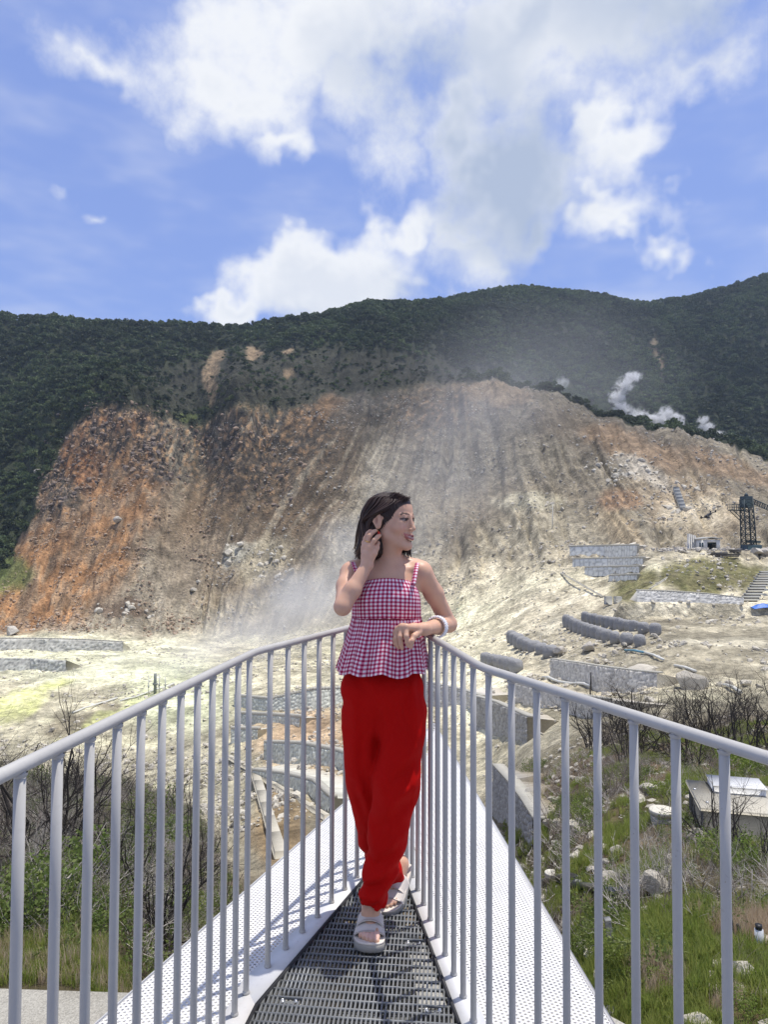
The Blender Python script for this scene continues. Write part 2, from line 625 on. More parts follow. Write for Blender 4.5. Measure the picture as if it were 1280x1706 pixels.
def build_terrain():
    x, y, z, tX, s = terrain_arrays()
    # broad relief ------------------------------------------------
    far = smooth01(y, 60, 260)
    mid = smooth01(y, 25, 80)
    near = 1 - smooth01(y, 30, 90)
    # fall-line coordinate: gullies run down the slopes (across = bearing, skewed on the flanks of the cone)
    el = np.degrees(np.arctan2(z - CAM_H, y))
    vy = HORIZON - np.tan(np.radians(el)) * FPX + ROLL * (tX - 640)   # elevation angle in photo rows
    k = np.interp(tX, [0, 200, 330, 420, 560, 700, 800, 1000, 1280], [.45, .35, .2, .62, .75, .3, -.15, -.55, -.9])
    across = tX + k * (vy - 850)
    wz = 20 * fbm(tX / 70, vy / 80, 4, 3)
    gul = fbm((across + wz) / 34, vy / 420, 4, 11, ridge=True)
    fine = fbm((across + wz) / 9, vy / 90, 4, 12)
    slope_zone = smooth01(s, 7.6, 8.6) * (1 - smooth01(s, 11.2, 12.0))
    bigf = fbm((across + 2.5 * wz) / 95, vy / 300, 3, 14)
    ampl = .45 + .55 * smooth01(fbm(tX / 120, vy / 120, 3, 15), -.3, .4)
    z += slope_zone * (gul * 5.2 * ampl + bigf * 6.0 + fine * 1.6)
    z += smooth01(s, 9.6, 10.4) * (1 - smooth01(s, 11.3, 12.0)) * (9.0 * fbm(x / 70, y / 85, 4, 16, ridge=True))
    big = fbm(x / 95, y / 95, 4, 5)
    z += far * (1 - smooth01(s, 11.5, 12)) * big * 5.0
    # crags on the crater wall
    crag = np.zeros_like(x)
    for (px, py, rx, ry, a) in [(180, 720, 120, 70, 1.0), (390, 730, 100, 70, 1.1), (270, 760, 90, 60, .8), (90, 800, 60, 80, .7),
                                (500, 740, 60, 80, .5), (720, 690, 90, 50, .35), (420, 800, 90, 60, .6)]:
        crag = np.maximum(crag, a * np.exp(-((tX - px) / rx)**2 - ((vy - py) / ry)**2))
    z += crag * (12.0 * fbm(x / 22, y / 26, 5, 21, ridge=True) + 4.0 * fbm(x / 6, y / 6, 4, 22, ridge=True))
    # the two craggy heads stand proud of the wall
    for (px, py, rx, ry, a) in [(180, 690, 60, 40, 10), (395, 700, 60, 45, 11), (330, 725, 28, 60, -8), (350, 620, 26, 60, -3)]:
        z += a * np.exp(-((tX - px) / rx)**2 - ((vy - py) / ry)**2)
    # rubble in the valley
    vz = smooth01(s, 3.2, 4.6) * (1 - smooth01(s, 7.8, 8.6))
    z += vz * (.9 * fbm(x / 14, y / 16, 5, 31) + .35 * fbm(x / 3.2, y / 3.6, 4, 32, ridge=True))
    z += mid * .22 * fbm(x / 2.4, y / 2.4, 3, 33)
    z += smooth01(y, 6.8, 10) * near * (.22 * fbm(x / 2.6, y / 2.6, 4, 34) + .06 * fbm(x / .7, y / .7, 3, 35))
    # level benches for road, shed and stone wall
    fl = np.exp(-((tX - 1190) / 105)**4)
    bench = fl * smooth01(y, 146, 150) * (1 - smooth01(y, 176, 184))
    z = z * (1 - bench) + bench * (lev(5.7, 158) + .1 * fbm(x / 3, y / 3, 3, 40))
    road = smooth01(tX, 1010, 1040) * smooth01(y, 107.5, 109) * (1 - smooth01(y, 113.5, 115))
    z = z * (1 - road) + road * (lev(-3.6, 111) + .05 * fbm(x / 2, y / 2, 3, 41))
    el = np.degrees(np.arctan2(z - CAM_H, y))
    vy = HORIZON - np.tan(np.radians(el)) * FPX + ROLL * (tX - 640)
    return x, y, z, tX, vy, s, across + wz, gul, fine, crag


T = dict(zip('x y z u v s ac gul fine crag'.split(), build_terrain()))


def rgb(*c):
    """sRGB 0..255 -> linear albedo"""
    c = np.array(c) / 255.0
    c = c.mean() + (c - c.mean()) * .86
    return np.where(c <= .04045, c / 12.92, ((c + .055) / 1.055)**2.4)


def terrain_colors():
    x, y, u, v, s = T['x'], T['y'], T['u'], T['v'], T['s']
    n1 = fbm(x / 40, y / 40, 5, 51); n2 = fbm(x / 9, y / 11, 5, 52); n3 = fbm(x / 2.2, y / 2.6, 4, 53)
    uw = u + 26 * fbm(u / 55, v / 55, 4, 61); vw = v + 22 * fbm(u / 50, v / 50, 4, 62)
    st = fbm(T['ac'] / 20, v / 260, 4, 63)
    sf = fbm(T['ac'] / 6, v / 120, 4, 64)
    c = np.zeros(x.shape + (3,)) + rgb(138, 130, 116)

    def lay(col, mask):
        nonlocal c
        m = np.clip(mask, 0, 1)[..., None]
        c = c * (1 - m) + np.asarray(col) * m

    def el(px, py, rx, ry, hard=2.0, rot=0.0):
        a = math.radians(rot); du, dv = uw - px, vw - py
        p = (du * math.cos(a) + dv * math.sin(a)) / rx; q = (-du * math.sin(a) + dv * math.cos(a)) / ry
        return np.clip(hard * (1 - (p * p + q * q)) , 0, 1)
    slope = smooth01(s, 7.4, 8.2)
    # grey-brown rubble of the cone, streaked along the fall lines
    lay(rgb(132, 122, 107), slope * .9)
    lay(rgb(160, 150, 132), slope * smooth01(st, .0, .5) * .6)
    lay(rgb(96, 88, 80), slope * smooth01(-st, .05, .5) * .7)
    lay(rgb(150, 130, 104), slope * el(760, 760, 300, 150, 1.2) * .4)
    lay(rgb(156, 150, 138), el(600, 860, 130, 150, 1.2) * .6)
    lay(rgb(118, 112, 102), el(800, 730, 330, 130, 1.2) * .78 * slope)
    lay(rgb(104, 92, 80), (el(1060, 740, 260, 50, 1.3, 17) + el(700, 680, 150, 50, 1.3, -8)) * .7 * slope)
    lay(rgb(84, 82, 80), el(585, 690, 110, 75, 1.4, -33) * .8 * slope)
    # brown flank between the crags and the woman
    lay(rgb(112, 90, 68), el(425, 850, 215, 140, 1.5, -33) * .85)
    lay(rgb(88, 74, 60), el(520, 740, 120, 100, 1.3, -35) * .7)
    lay(rgb(128, 116, 102), el(300, 960, 200, 70, 1.2, -25) * .6)
    ac2 = u + np.interp(u, [0, 200, 330, 420, 560, 700, 800, 1000, 1280], [.45, .35, .2, .62, .75, .3, -.15, -.55, -.9]) * (v - 850) + 10 * fbm(u / 70, v / 90, 3, 65)
    s1 = fbm(ac2 / 11, v / 330, 4, 66); s2 = fbm(ac2 / 4.5, v / 160, 3, 67)
    flank = slope * smooth01(u, 290, 400) * (1 - .6 * smooth01(u, 640, 760)) * smooth01(v, 660, 760)
    lay(rgb(78, 67, 56), flank * smooth01(s1, .04, .36) * .58)
    lay(rgb(172, 160, 140), flank * smooth01(-s1, .10, .40) * .5)
    lay(rgb(92, 80, 68), flank * smooth01(s2, .10, .35) * .55)
    # orange scree at the left
    orange = np.maximum(np.maximum(el(160, 800, 130, 150, 1.8), el(110, 930, 150, 110, 1.6, -20)), el(60, 1010, 130, 60, 1.6, -15))
    lay(rgb(134, 97, 66), orange * (.8 + .2 * np.sign(n2)))
    lay(rgb(156, 116, 80), orange * smooth01(sf, .0, .5) * .8)
    lay(rgb(106, 80, 58), orange * smooth01(-sf, .0, .5) * .7)
    lay(rgb(138, 88, 54), np.maximum(el(190, 690, 80, 40, 1.5), el(130, 770, 60, 60, 1.4)) * .7)
    lay(rgb(176, 150, 118), el(200, 680, 50, 22, 1.6) * .7)
    lay(rgb(178, 148, 112), el(390, 685, 55, 18, 1.6, -15) * .8)
    lay(rgb(132, 102, 74), el(520, 690, 70, 26, 1.4, -30) * .7)
    # dark crag rock
    crk = smooth01(fbm(x / 12, y / 16, 5, 71, ridge=True), .15, .5)
    lay(rgb(74, 68, 62), np.clip(T['crag'] * 1.2, 0, 1) * crk * .8)
    lay(rgb(86, 74, 62), el(405, 760, 80, 60, 1.5) * (.5 + .5 * crk))
    lay(rgb(66, 64, 64), el(255, 790, 26, 22, 1.5) * .8)
    lay(rgb(70, 68, 64), el(100, 820, 36, 60, 1.3) * crk * .8)
    lay(rgb(92, 76, 64), el(205, 1015, 60, 18, 1.6) * .9)
    blot = fbm(u / 9 + v / 30, v / 7, 4, 77)
    cz = np.clip(T['crag'] * 1.5, 0, 1)
    lay(rgb(48, 46, 46), cz * smooth01(blot, -.02, .20) * .92)
    lay(rgb(172, 132, 94), cz * smooth01(-blot, .08, .32) * .75)
    # pale rocks mid-slope
    lay(rgb(168, 158, 138), el(440, 930, 70, 40, 1.5, -30) * .7)
    lay(rgb(190, 184, 170), el(395, 925, 40, 14, 1.4, -35) * .8)
    # right flank: pink and buff bands
    lay(rgb(146, 120, 96), np.maximum(el(1060, 745, 120, 28, 1.6, 18), el(1220, 780, 110, 24, 1.6, 15)) * .65)
    lay(rgb(150, 128, 104), el(820, 650, 90, 22, 1.5, 10) * .7)
    lay(rgb(170, 150, 126), el(1150, 840, 130, 60, 1.3, 20) * .7)
    lay(rgb(196, 182, 160), el(1165, 858, 70, 36, 1.5, -10) * .8)
    lay(rgb(176, 166, 154), el(1075, 790, 60, 22, 1.5, 35) * .8)
    lay(rgb(172, 152, 124), el(1025, 880, 50, 32, 1.5, 35) * .7)
    lay(rgb(150, 116, 90), el(1030, 830, 40, 24, 1.5) * .7)
    lay(rgb(160, 150, 132), el(900, 890, 130, 60, 1.3) * .8)
    lay(rgb(176, 168, 148), el(880, 838, 70, 16, 1.5, -3) * .8)
    lay(rgb(168, 158, 138), el(860, 990, 170, 70, 1.2) * .9)
    lay(rgb(184, 140, 104), el(950, 1010, 50, 14, 1.5, -25) * .6)
    # valley floor, sulphur-stained to the left
    valley = smooth01(s, 3.6, 5.0) * (1 - slope)
    lay(rgb(176, 168, 146), valley * .9)
    lay(rgb(196, 190, 160), valley * smooth01(n2, .05, .5) * .7)
    lay(rgb(132, 124, 106), valley * smooth01(-n2, .15, .5) * .8)
    lay(rgb(186, 150, 118), valley * el(520, 1230, 120, 70, 1.3) * .7)
    lay(rgb(196, 160, 122), valley * el(560, 1330, 50, 60, 1.3) * .6)
    lay(rgb(186, 186, 160), el(150, 1100, 240, 50, 1.2) * valley * .6)
    sul = np.maximum(np.maximum(el(40, 1170, 70, 30, 1.5, -15), el(90, 1138, 50, 12, 1.4, -20)), el(190, 1190, 110, 14, 1.4, -27))
    lay(rgb(190, 192, 124), sul * (.55 + .45 * smooth01(n3, -.2, .4)))
    lay(rgb(188, 194, 158), el(300, 1160, 120, 70, 1.2) * valley * .6)
    lay(rgb(118, 108, 92), np.maximum(el(120, 1205, 50, 20, 1.5, -20), el(190, 1168, 28, 12, 1.5)) * .8)
    lay(rgb(150, 126, 96), el(470, 1370, 60, 80, 1.6) * smooth01(s, 2.2, 3.0) * .9)
    rightrub = smooth01(u, 800, 900) * smooth01(s, 4.2, 5.2) * (1 - smooth01(s, 7.2, 7.8))
    lay(rgb(160, 150, 132), rightrub * .8)
    lay(rgb(182, 174, 158), rightrub * smooth01(n2, 0, .4) * .6)
    lay(rgb(118, 108, 94), rightrub * smooth01(-n2, .2, .5) * .7)
    lay(rgb(196, 182, 156), el(1050, 1140, 90, 18, 1.5, -12) * .7)
    lay(rgb(196, 184, 160), np.maximum(el(840, 1130, 60, 12, 1.5, -20), el(1190, 930, 130, 8, 1.5, 4)) * .8)
    lay(rgb(182, 172, 152), (smooth01(u, 1030, 1060) * smooth01(y, 107, 108.5) * (1 - smooth01(y, 114, 115))) * .9)
    # grassy hill under the shed
    hill = np.maximum(el(1190, 960, 110, 34, 2.2), el(1060, 975, 50, 28, 1.6, -35))
    lay(rgb(92, 88, 52), hill * .9)
    lay(rgb(70, 72, 42), hill * smooth01(n3, 0, .3) * .6)
    lay(rgb(112, 104, 84), hill * smooth01(-n3, .15, .4) * .6)
    # earth of the near terrace
    nearm = 1 - smooth01(s, 3.2, 4.2)
    lay(rgb(112, 94, 72), nearm * (1 - el(470, 1370, 70, 80, 1.6)))
    lay(rgb(150, 134, 110), nearm * smooth01(n3, .05, .4) * .6)
    nr = nearm * smooth01(u, 700, 830)
    lay(rgb(78, 82, 44), nr * smooth01(n2, -.15, .35) * .8)
    lay(rgb(58, 64, 34), (1 - smooth01(u, 330, 430)) * nearm * smooth01(n2, -.3, .3) * .7)
    # forest floor above the bare ground
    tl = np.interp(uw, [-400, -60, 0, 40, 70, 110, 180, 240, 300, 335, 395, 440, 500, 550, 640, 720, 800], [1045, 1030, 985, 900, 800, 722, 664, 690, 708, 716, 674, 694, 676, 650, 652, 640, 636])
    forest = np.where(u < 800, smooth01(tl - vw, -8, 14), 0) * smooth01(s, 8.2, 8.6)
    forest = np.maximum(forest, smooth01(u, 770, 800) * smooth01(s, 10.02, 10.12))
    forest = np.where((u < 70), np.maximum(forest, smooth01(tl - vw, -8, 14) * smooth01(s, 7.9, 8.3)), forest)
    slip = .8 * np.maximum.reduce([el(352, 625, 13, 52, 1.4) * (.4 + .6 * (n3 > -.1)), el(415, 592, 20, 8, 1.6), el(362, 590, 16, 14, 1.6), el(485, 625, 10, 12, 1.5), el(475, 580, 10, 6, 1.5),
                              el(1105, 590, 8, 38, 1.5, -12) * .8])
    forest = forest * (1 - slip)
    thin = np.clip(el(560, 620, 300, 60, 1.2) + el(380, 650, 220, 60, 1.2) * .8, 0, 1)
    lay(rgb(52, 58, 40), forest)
    lay(rgb(64, 62, 54), forest * thin * .8)
    lay(rgb(140, 116, 90), slip * (smooth01(s, 9, 9.5)))
    lay(rgb(96, 108, 58), np.maximum(el(315, 695, 26, 8, 1.5), el(20, 960, 40, 40, 1.5)) * .8)
    # speckle of stones
    # pale ash lies low in the valley and on the lower fans, darker weathered rock higher up
    gain = 1 + .62 * smooth01(v, 880, 960) * smooth01(u, 560, 760) * (1 - .75 * smooth01(u, 860, 980) * smooth01(v, 985, 1040)) + .30 * smooth01(v, 900, 1060) * (1 - .8 * smooth01(v, 1130, 1200)) * (1 - smooth01(u, 560, 760)) - .22 * (1 - smooth01(v, 640, 800)) * smooth01(u, 500, 620)
    gain = gain * (1 + .14 * smooth01(v, 780, 860) * (1 - smooth01(u, 330, 420)))
    gain = 1 + (gain - 1) * smooth01(s, 3.4, 4.6)
    c = c * gain[..., None] * np.array([1.01, 1.02, .945])
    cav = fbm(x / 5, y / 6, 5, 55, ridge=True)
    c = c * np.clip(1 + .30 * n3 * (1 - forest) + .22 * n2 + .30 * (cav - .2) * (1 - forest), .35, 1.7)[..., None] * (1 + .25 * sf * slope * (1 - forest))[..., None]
    return np.clip(c, .015, .9), forest, thin


TCOL, FOREST, THIN = terrain_colors()


def make_terrain():
    x, y, z = T['x'], T['y'], T['z']
    nc, nr = x.shape
    v = np.stack([x, y, z], -1).reshape(-1, 3)
    i = np.arange(nc - 1)[:, None] * nr + np.arange(nr - 1)[None, :]
    f = np.stack([i, i + nr, i + nr + 1, i + 1], -1).reshape(-1, 4)
    me = np_mesh('terrain', v, f, smooth=True)
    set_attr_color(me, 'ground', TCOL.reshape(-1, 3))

    def b(g, p, tc, out):
        base = g.n('ShaderNodeAttribute', attribute_name='ground').outputs['Color']
        geo = g.n('ShaderNodeNewGeometry')
        n1 = g.noise(tc, .9, 8.0, .68)
        n2 = g.noise(tc, .13, 7.0, .62)
        n3 = g.noise(tc, 6.0, 5.0, .7)
        f1 = g.m('MULTIPLY_ADD', g.sstep(n1, .28, .72), .8, .6)
        f2 = g.m('MULTIPLY_ADD', g.sstep(n2, .30, .70), .8, .62)
        f3 = g.m('MULTIPLY_ADD', n3, .5, .75)
        vr = g.n('ShaderNodeTexVoronoi', {'Vector': tc, 'Scale': .55, 'Randomness': 1.0})
        stone = g.sstep(vr.outputs['Distance'], .10, .34)
        f4 = g.m('MULTIPLY_ADD', stone, -.22, 1.12)
        f = g.m('MULTIPLY', g.m('MULTIPLY', f1, f2), g.m('MULTIPLY', f3, f4))
        col = g.vm('SCALE', base, s=f)
        g.put(p.inputs['Base Color'], col)
        p.inputs['Roughness'].default_value = .95
        p.inputs['Specular IOR Level'].default_value = .15
        h = g.m('ADD', g.m('MULTIPLY', n1, .9), g.m('ADD', g.m('MULTIPLY', n2, 2.2), g.m('MULTIPLY', stone, -.35)))
        bp = g.n('ShaderNodeBump', {'Strength': .9, 'Distance': 1.0, 'Height': h})
        g.put(p.inputs['Normal'], bp.outputs[0])
    o = mesh_obj('terrain', me, mat('rock_and_earth', build=b))
    tag(o, 'bare volcanic crater slopes and rubble valley below dark wooded ridges', kind='structure')
    return o


TERRAIN = make_terrain()
_tv = np.stack([T['x'], T['y'], T['z']], -1)


def terrain_bvh(sub=2):
    v = _tv[::sub, ::sub]
    nc, nr = v.shape[:2]
    i = np.arange(nc - 1)[:, None] * nr + np.arange(nr - 1)[None, :]
    f = np.stack([i, i + nr, i + nr + 1, i + 1], -1).reshape(-1, 4)
    return BVHTree.FromPolygons([tuple(p) for p in v.reshape(-1, 3)], f.tolist())


BVH = terrain_bvh()


def hit(px, py):
    """ground point on the sight line of photo pixel (px, py)"""
    v = P(px, py, 1.0) - Vector((0, 0, CAM_H))
    o = Vector((0, 0, CAM_H)) + v * 3.0
    loc, nrm, idx, dist = BVH.ray_cast(o, v.normalized())
    return loc if loc is not None else P(px, py, 400)


def ground(x, y):
    loc, nrm, idx, dist = BVH.ray_cast(Vector((x, y, 600)), Vector((0, 0, -1)))
    return loc.z if loc is not None else GROUND_Z


# paved path below the platform
def make_path():
    pm = mat('path_concrete', build=path_mat)
    # left: pale exposed-aggregate apron, right: worn gravelly path
    for nm, poly, col_label in (
        ('paved_path', [(-9, -3), (-.2, -3), (-.6, 6.72), (-4.6, 6.9), (-9.5, 7.1)], 'pale aggregate paving below the platform at the left'),
        ('gravel_path', [(-.6, -3), (10, -3), (10, 5.9), (6.2, 5.75), (3.1, 5.95), (2.3, 6.2), (1.2, 7.4), (.2, 7.6)], 'grey gravel path below the platform at the right')):
        mb = MB()
        n = len(poly)
        bm = bmesh.new()
        vs = [bm.verts.new((px, py, GROUND_Z + .02 if nm == 'paved_path' else GROUND_Z + .026)) for px, py in poly]
        bm.faces.new(vs)
        r = bmesh.ops.extrude_face_region(bm, geom=bm.faces[:])
        for e in r['geom']:
            if isinstance(e, bmesh.types.BMVert): e.co.z -= .3
        bmesh.ops.recalc_face_normals(bm, faces=bm.faces[:])
        me = bpy.data.meshes.new(nm); bm.to_mesh(me); bm.free()
        tag(mesh_obj(nm, me, pm), col_label, kind='structure')


def path_mat(g, p, tc, out):
    n1 = g.noise(tc, 1.3, 6, .6); n2 = g.noise(tc, 60, 3, .7)
    vr = g.n('ShaderNodeTexVoronoi', {'Vector': tc, 'Scale': 95.0}).outputs['Color']
    c = g.mix(g.sstep(n1, .3, .7), (.25, .235, .195, 1), (.33, .315, .27, 1))
    vv = g.n('ShaderNodeRGBToBW', {0: vr}).outputs[0]
    c = g.vm('SCALE', c, s=g.m('MULTIPLY_ADD', vv, .7, .65))
    c = g.vm('SCALE', c, s=g.m('MULTIPLY_ADD', n2, .5, .75))
    g.put(p.inputs['Base Color'], c)
    p.inputs['Roughness'].default_value = .9
    g.put(p.inputs['Normal'], g.n('ShaderNodeBump', {'Strength': .5, 'Distance': .01, 'Height': n2}).outputs[0])


make_path()
# ------------------------------------------------------------------ viewing platform
RAIL_H = 1.10
# plan of the railing lines (x, y) measured from the photograph's handrail
L_BEND = P(425, 1087, 1); R_BEND = P(803, 1112, 1)


def on_height(px, py, z):
    v = P(px, py, 1.0)
    k = (z - CAM_H) / (v.z - CAM_H)
    return Vector((v.x * k, k, z))




def white_mat(g, p, tc, c):
    n = g.noise(tc, 3.0, 5, .6); n2 = g.noise(tc, 35, 4, .6)
    f = g.m('MULTIPLY', g.m('MULTIPLY_ADD', g.sstep(n, .25, .7), .14, .88), g.m('MULTIPLY_ADD', g.sstep(n2, .30, .45), .05, .95))
    spot = g.m('MULTIPLY', g.sstep(g.noise(tc, 46, 4, .7), .68, .74), g.sstep(g.noise(tc, 4.0, 2, .5), .45, .6))
    streak = g.m('MULTIPLY', g.sstep(g.noise(g.vm('MULTIPLY', tc, (1, 1, .06)), 70, 3, .6), .55, .8), .16)
    cc = g.mix(g.m('MULTIPLY', spot, .6), g.vm('SCALE', c, s=f), (.20, .15, .10, 1))
    cc = g.mix(streak, cc, (.25, .24, .21, 1))
    g.put(p.inputs['Base Color'], cc)
    g.put(p.inputs['Roughness'], g.m('MULTIPLY_ADD', n2, .25, .28))
    g.put(p.inputs['Normal'], g.n('ShaderNodeBump', {'Strength': .08, 'Distance': .002, 'Height': n2}).outputs[0])


white_paint = mat('white_paint_steel', build=lambda g, p, tc, out: white_mat(g, p, tc, (.70, .70, .70)))
rail_paint = mat('rail_paint', build=lambda g, p, tc, out: white_mat(g, p, tc, (.44, .43, .405)))
galv = mat('galvanised_steel', (.23, .24, .245), .5, .3, var=.25, vscale=14, bump=.15, bscale=120)
gap_black = mat('edge_gap_black', (.018, .018, .02), .6, var=.3)
zinc = mat('bolt_zinc', (.62, .62, .60), .3, .9, var=.2, vscale=40)

rl = [on_height(0, 1293, RAIL_H), on_height(425, 1086, RAIL_H), on_height(585, 1046, RAIL_H)]
rr = [on_height(1280, 1263, RAIL_H), on_height(803, 1112, RAIL_H), on_height(712, 1062, RAIL_H)]
lb, rb = Vector(rl[1].xy), Vector(rr[1].xy)
dl0 = (Vector(rl[0].xy) - lb).normalized(); dr0 = (Vector(rr[0].xy) - rb).normalized()
APEX = Vector((.061, 3.60))
L_START = lb + dl0 * ((lb.y + .55) / -dl0.y)
R_START = rb + dr0 * ((rb.y + .55) / -dr0.y)


def offset_path(path, off):
    """shift a plan polyline sideways by off (to the right of its direction)"""
    out = []
    n = len(path)
    for i in range(n):
        a = (path[i] - path[i - 1]).normalized() if i > 0 else (path[1] - path[0]).normalized()
        b = (path[i + 1] - path[i]).normalized() if i < n - 1 else a
        t = (a + b).normalized()
        nrm = Vector((t.y, -t.x))
        out.append(path[i] + nrm * (off / max(.5, nrm.dot(Vector((a.y, -a.x))))))
    return out


def railing(name, path, label, pitch):
    root = empty(name, (path[0].x, path[0].y, 0))
    tag(root, label, 'railing', 'white railings along the prow of the platform')
    loc = Vector((path[0].x, path[0].y, 0))
    # handrail: round bar with a small radius at the bend
    pts = []
    for i, p in enumerate(path):
        if 0 < i < len(path) - 1:
            a = p + (path[i - 1] - p).normalized() * .06
            b = p + (path[i + 1] - p).normalized() * .06
            for t in (0, .25, .5, .75, 1):
                pts.append(a * (1 - t)**2 + p * 2 * t * (1 - t) + b * t * t)
        else:
            pts.append(p)
    fine = []
    for a, b in zip(pts, pts[1:]):
        for k in range(4): fine.append(a.lerp(b, k / 4))
    fine.append(pts[-1])
    mb = MB()
    mb.tube([Vector((p.x, p.y, RAIL_H)) - loc for p in fine], .0125, 16)
    mb.build('handrail', rail_paint, root, True)
    # balusters about every 120 mm, set out from the bend both ways
    me = None
    spots = []
    for i, sgn in ((0, -1), (1, 1)):
        a, b = (path[1], path[0]) if i == 0 else (path[1], path[2])
        L = (b - a).length
        q, step = pitch[i]
        while q <= L - .03:
            spots.append(a.lerp(b, q / L))
            q += step
    mb = MB()
    zs = [-.045, 0, RAIL_H * .25, RAIL_H * .5, RAIL_H * .75, RAIL_H - .008]
    mb.tube([(0, 0, z) for z in zs], .0098, 12)
    me = mb.mesh('baluster', True)
    me.materials.append(rail_paint)
    wb = MB()
    wb.tube([(0, 0, -.002), (0, 0, .003), (0, 0, .006)], [.0125, .0122, .0100], 12, cap=False)
    weld = wb.mesh('weld_collar', True); weld.materials.append(rail_paint)
    for s in spots:
        o = mesh_obj('baluster', me, None, root, loc=(s.x - loc.x, s.y - loc.y, 0))
        mesh_obj('weld_collar', weld, None, o)
        mesh_obj('weld_collar', weld, None, o, (0, 0, RAIL_H - .0125), (math.pi, 0, 0))
    return root


path_l = [L_START, lb, APEX + Vector((-.006, -.02))]
path_r = [R_START, rb, APEX + Vector((.006, -.02))]
railing('railing', path_l, 'white bar railing on the viewer-left side of the platform, passing behind the woman', ((.058, .107), (.096, .1195)))
railing('railing', path_r, 'white bar railing on the right side of the platform, under the woman\'s forearm', ((.039, .119), (.09, .119)))


def isect(a, b, c, d):
    r, s = b - a, d - c
    t = ((c - a).x * s.y - (c - a).y * s.x) / (r.x * s.y - r.y * s.x)
    return a + r * t


# floor grating field: inside the railings
g_l = offset_path(path_l, .055)
g_r = offset_path(path_r, -.055)
gl0, gl1, gl2 = floor_pt(413, 1706).xy, floor_pt(427, 1676).xy, floor_pt(598, 1475).xy
gr1, gr2 = floor_pt(761, 1694).xy, floor_pt(662, 1432).xy
g_apex = isect(gl1, gl2, gr1, gr2)
g_lb = gl1.copy()
g_rb = gr1 + (gr1 - gr2).normalized() * ((gr1 - gr2).normalized().y and (rb.y - .02 - gr1.y) / (gr1 - gr2).normalized().y)
g_ls = g_lb + dl0 * ((g_lb.y + .55) / -dl0.y)
g_rs = g_rb + dr0 * ((g_rb.y + .55) / -dr0.y)
GRATE = [g_ls, g_lb, g_apex, g_rb, g_rs]


def inside(poly, p):
    c = False
    n = len(poly)
    for i in range(n):
        a, b = poly[i], poly[(i + 1) % n]
        if (a.y > p[1]) != (b.y > p[1]) and p[0] < (b.x - a.x) * (p[1] - a.y) / (b.y - a.y) + a.x:
            c = not c
    return c


def clip_line(poly, a, d):
    """segments of the line a + t d inside the polygon"""
    ts = []
    n = len(poly)
    for i in range(n):
        p, q = poly[i], poly[(i + 1) % n]
        e = q - p
        den = d.x * e.y - d.y * e.x
        if abs(den) < 1e-9: continue
        w = p - a
        t = (w.x * e.y - w.y * e.x) / den
        s = (w.x * d.y - w.y * d.x) / den
        if 0 <= s < 1: ts.append(t)
    ts.sort()
    return [(ts[i], ts[i + 1]) for i in range(0, len(ts) - 1, 2)]


def make_grating():
    root = empty('floor_grating', (0, 0, 0))
    tag(root, 'grey slotted steel grating under the woman\'s sandals', 'grating')
    yaw = math.atan2(g_apex.x + .09, g_apex.y - 2.1)
    ax = Vector((math.sin(yaw * .9), math.cos(yaw * .9)))     # bars run towards the tip
    cr = Vector((ax.y, -ax.x))
    o = Vector((-.05, 2.1))
    clips = [floor_pt(587, 1533).xy, floor_pt(690, 1564).xy, floor_pt(482, 1660).xy, floor_pt(722, 1676).xy]
    poly = [p.copy() for p in GRATE]
    poly[0] = poly[1] + (poly[0] - poly[1]) * .62
    poly[4] = poly[3] + (poly[4] - poly[3]) * .62

    def cut(seg, base, d, hw_along, hw_across):
        segs = [seg]
        for c in clips:
            r = c - base
            t, q = r.dot(d), r.dot(Vector((d.y, -d.x)))
            if abs(q) < hw_across:
                new = []
                for a, b in segs:
                    if t + hw_along <= a or t - hw_along >= b: new.append((a, b)); continue
                    if t - hw_along > a: new.append((a, t - hw_along))
                    if t + hw_along < b: new.append((t + hw_along, b))
                segs = new
        return segs
    k0 = 0
    for k in range(-60, 61):
        base = o + cr * (k * .0142)
        for seg in clip_line(poly, base, ax):
            for a, b in cut(seg, base, ax, .0205, .034):
                if b - a < .012: continue
                p, q = base + ax * a, base + ax * b
                mb = MB()
                mb.bar(Vector((p.x, p.y, -.018)), Vector((q.x, q.y, -.018)), .0050, .034)
                mb.build('bearing_bar', galv, root)
    for k in range(-40, 42):
        base = o + ax * (k * .041)
        for seg in clip_line(poly, base, cr):
            for a, b in cut(seg, base, cr, .036, .0):
                p, q = base + cr * a, base + cr * b
                mb = MB()
                mb.bar(Vector((p.x, p.y, -.0052)), Vector((q.x, q.y, -.0052)), .0040, .010)
                mb.build('cross_bar', galv, root)
    # black strip standing in for the shaded gap round the grating
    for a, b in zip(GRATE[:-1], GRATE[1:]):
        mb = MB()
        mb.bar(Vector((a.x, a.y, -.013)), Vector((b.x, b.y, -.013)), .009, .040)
        mb.build('gap_strip', gap_black, root)
    # fixing clips in their cut-outs
    for c in clips:
        cm = MB()
        cm.bar(Vector((c.x - .034, c.y, -.026)), Vector((c.x + .034, c.y, -.026)), .030, .006)
        cl = cm.build('fixing_clip', galv, root)
        for sx in (-.022, .022):
            b = MB()
            b.tube([(c.x + sx, c.y, -.024), (c.x + sx, c.y, -.012), (c.x + sx, c.y, -.0115), (c.x + sx, c.y, -.006)], [.010, .010, .0062, .0058], 6)
            b.build('bolt', zinc, cl)
    # dark carrier plates below the bars
    for yy in (1.35, 1.85, 2.35, 2.85):
        mb = MB()
        for sg in clip_line(poly, Vector((0, yy)), Vector((1, 0))):
            mb.bar(Vector((sg[0], yy, -.085)), Vector((sg[1], yy, -.085)), .04, .09)
            mb.build('carrier_beam', galv, root)
    return root


make_grating()

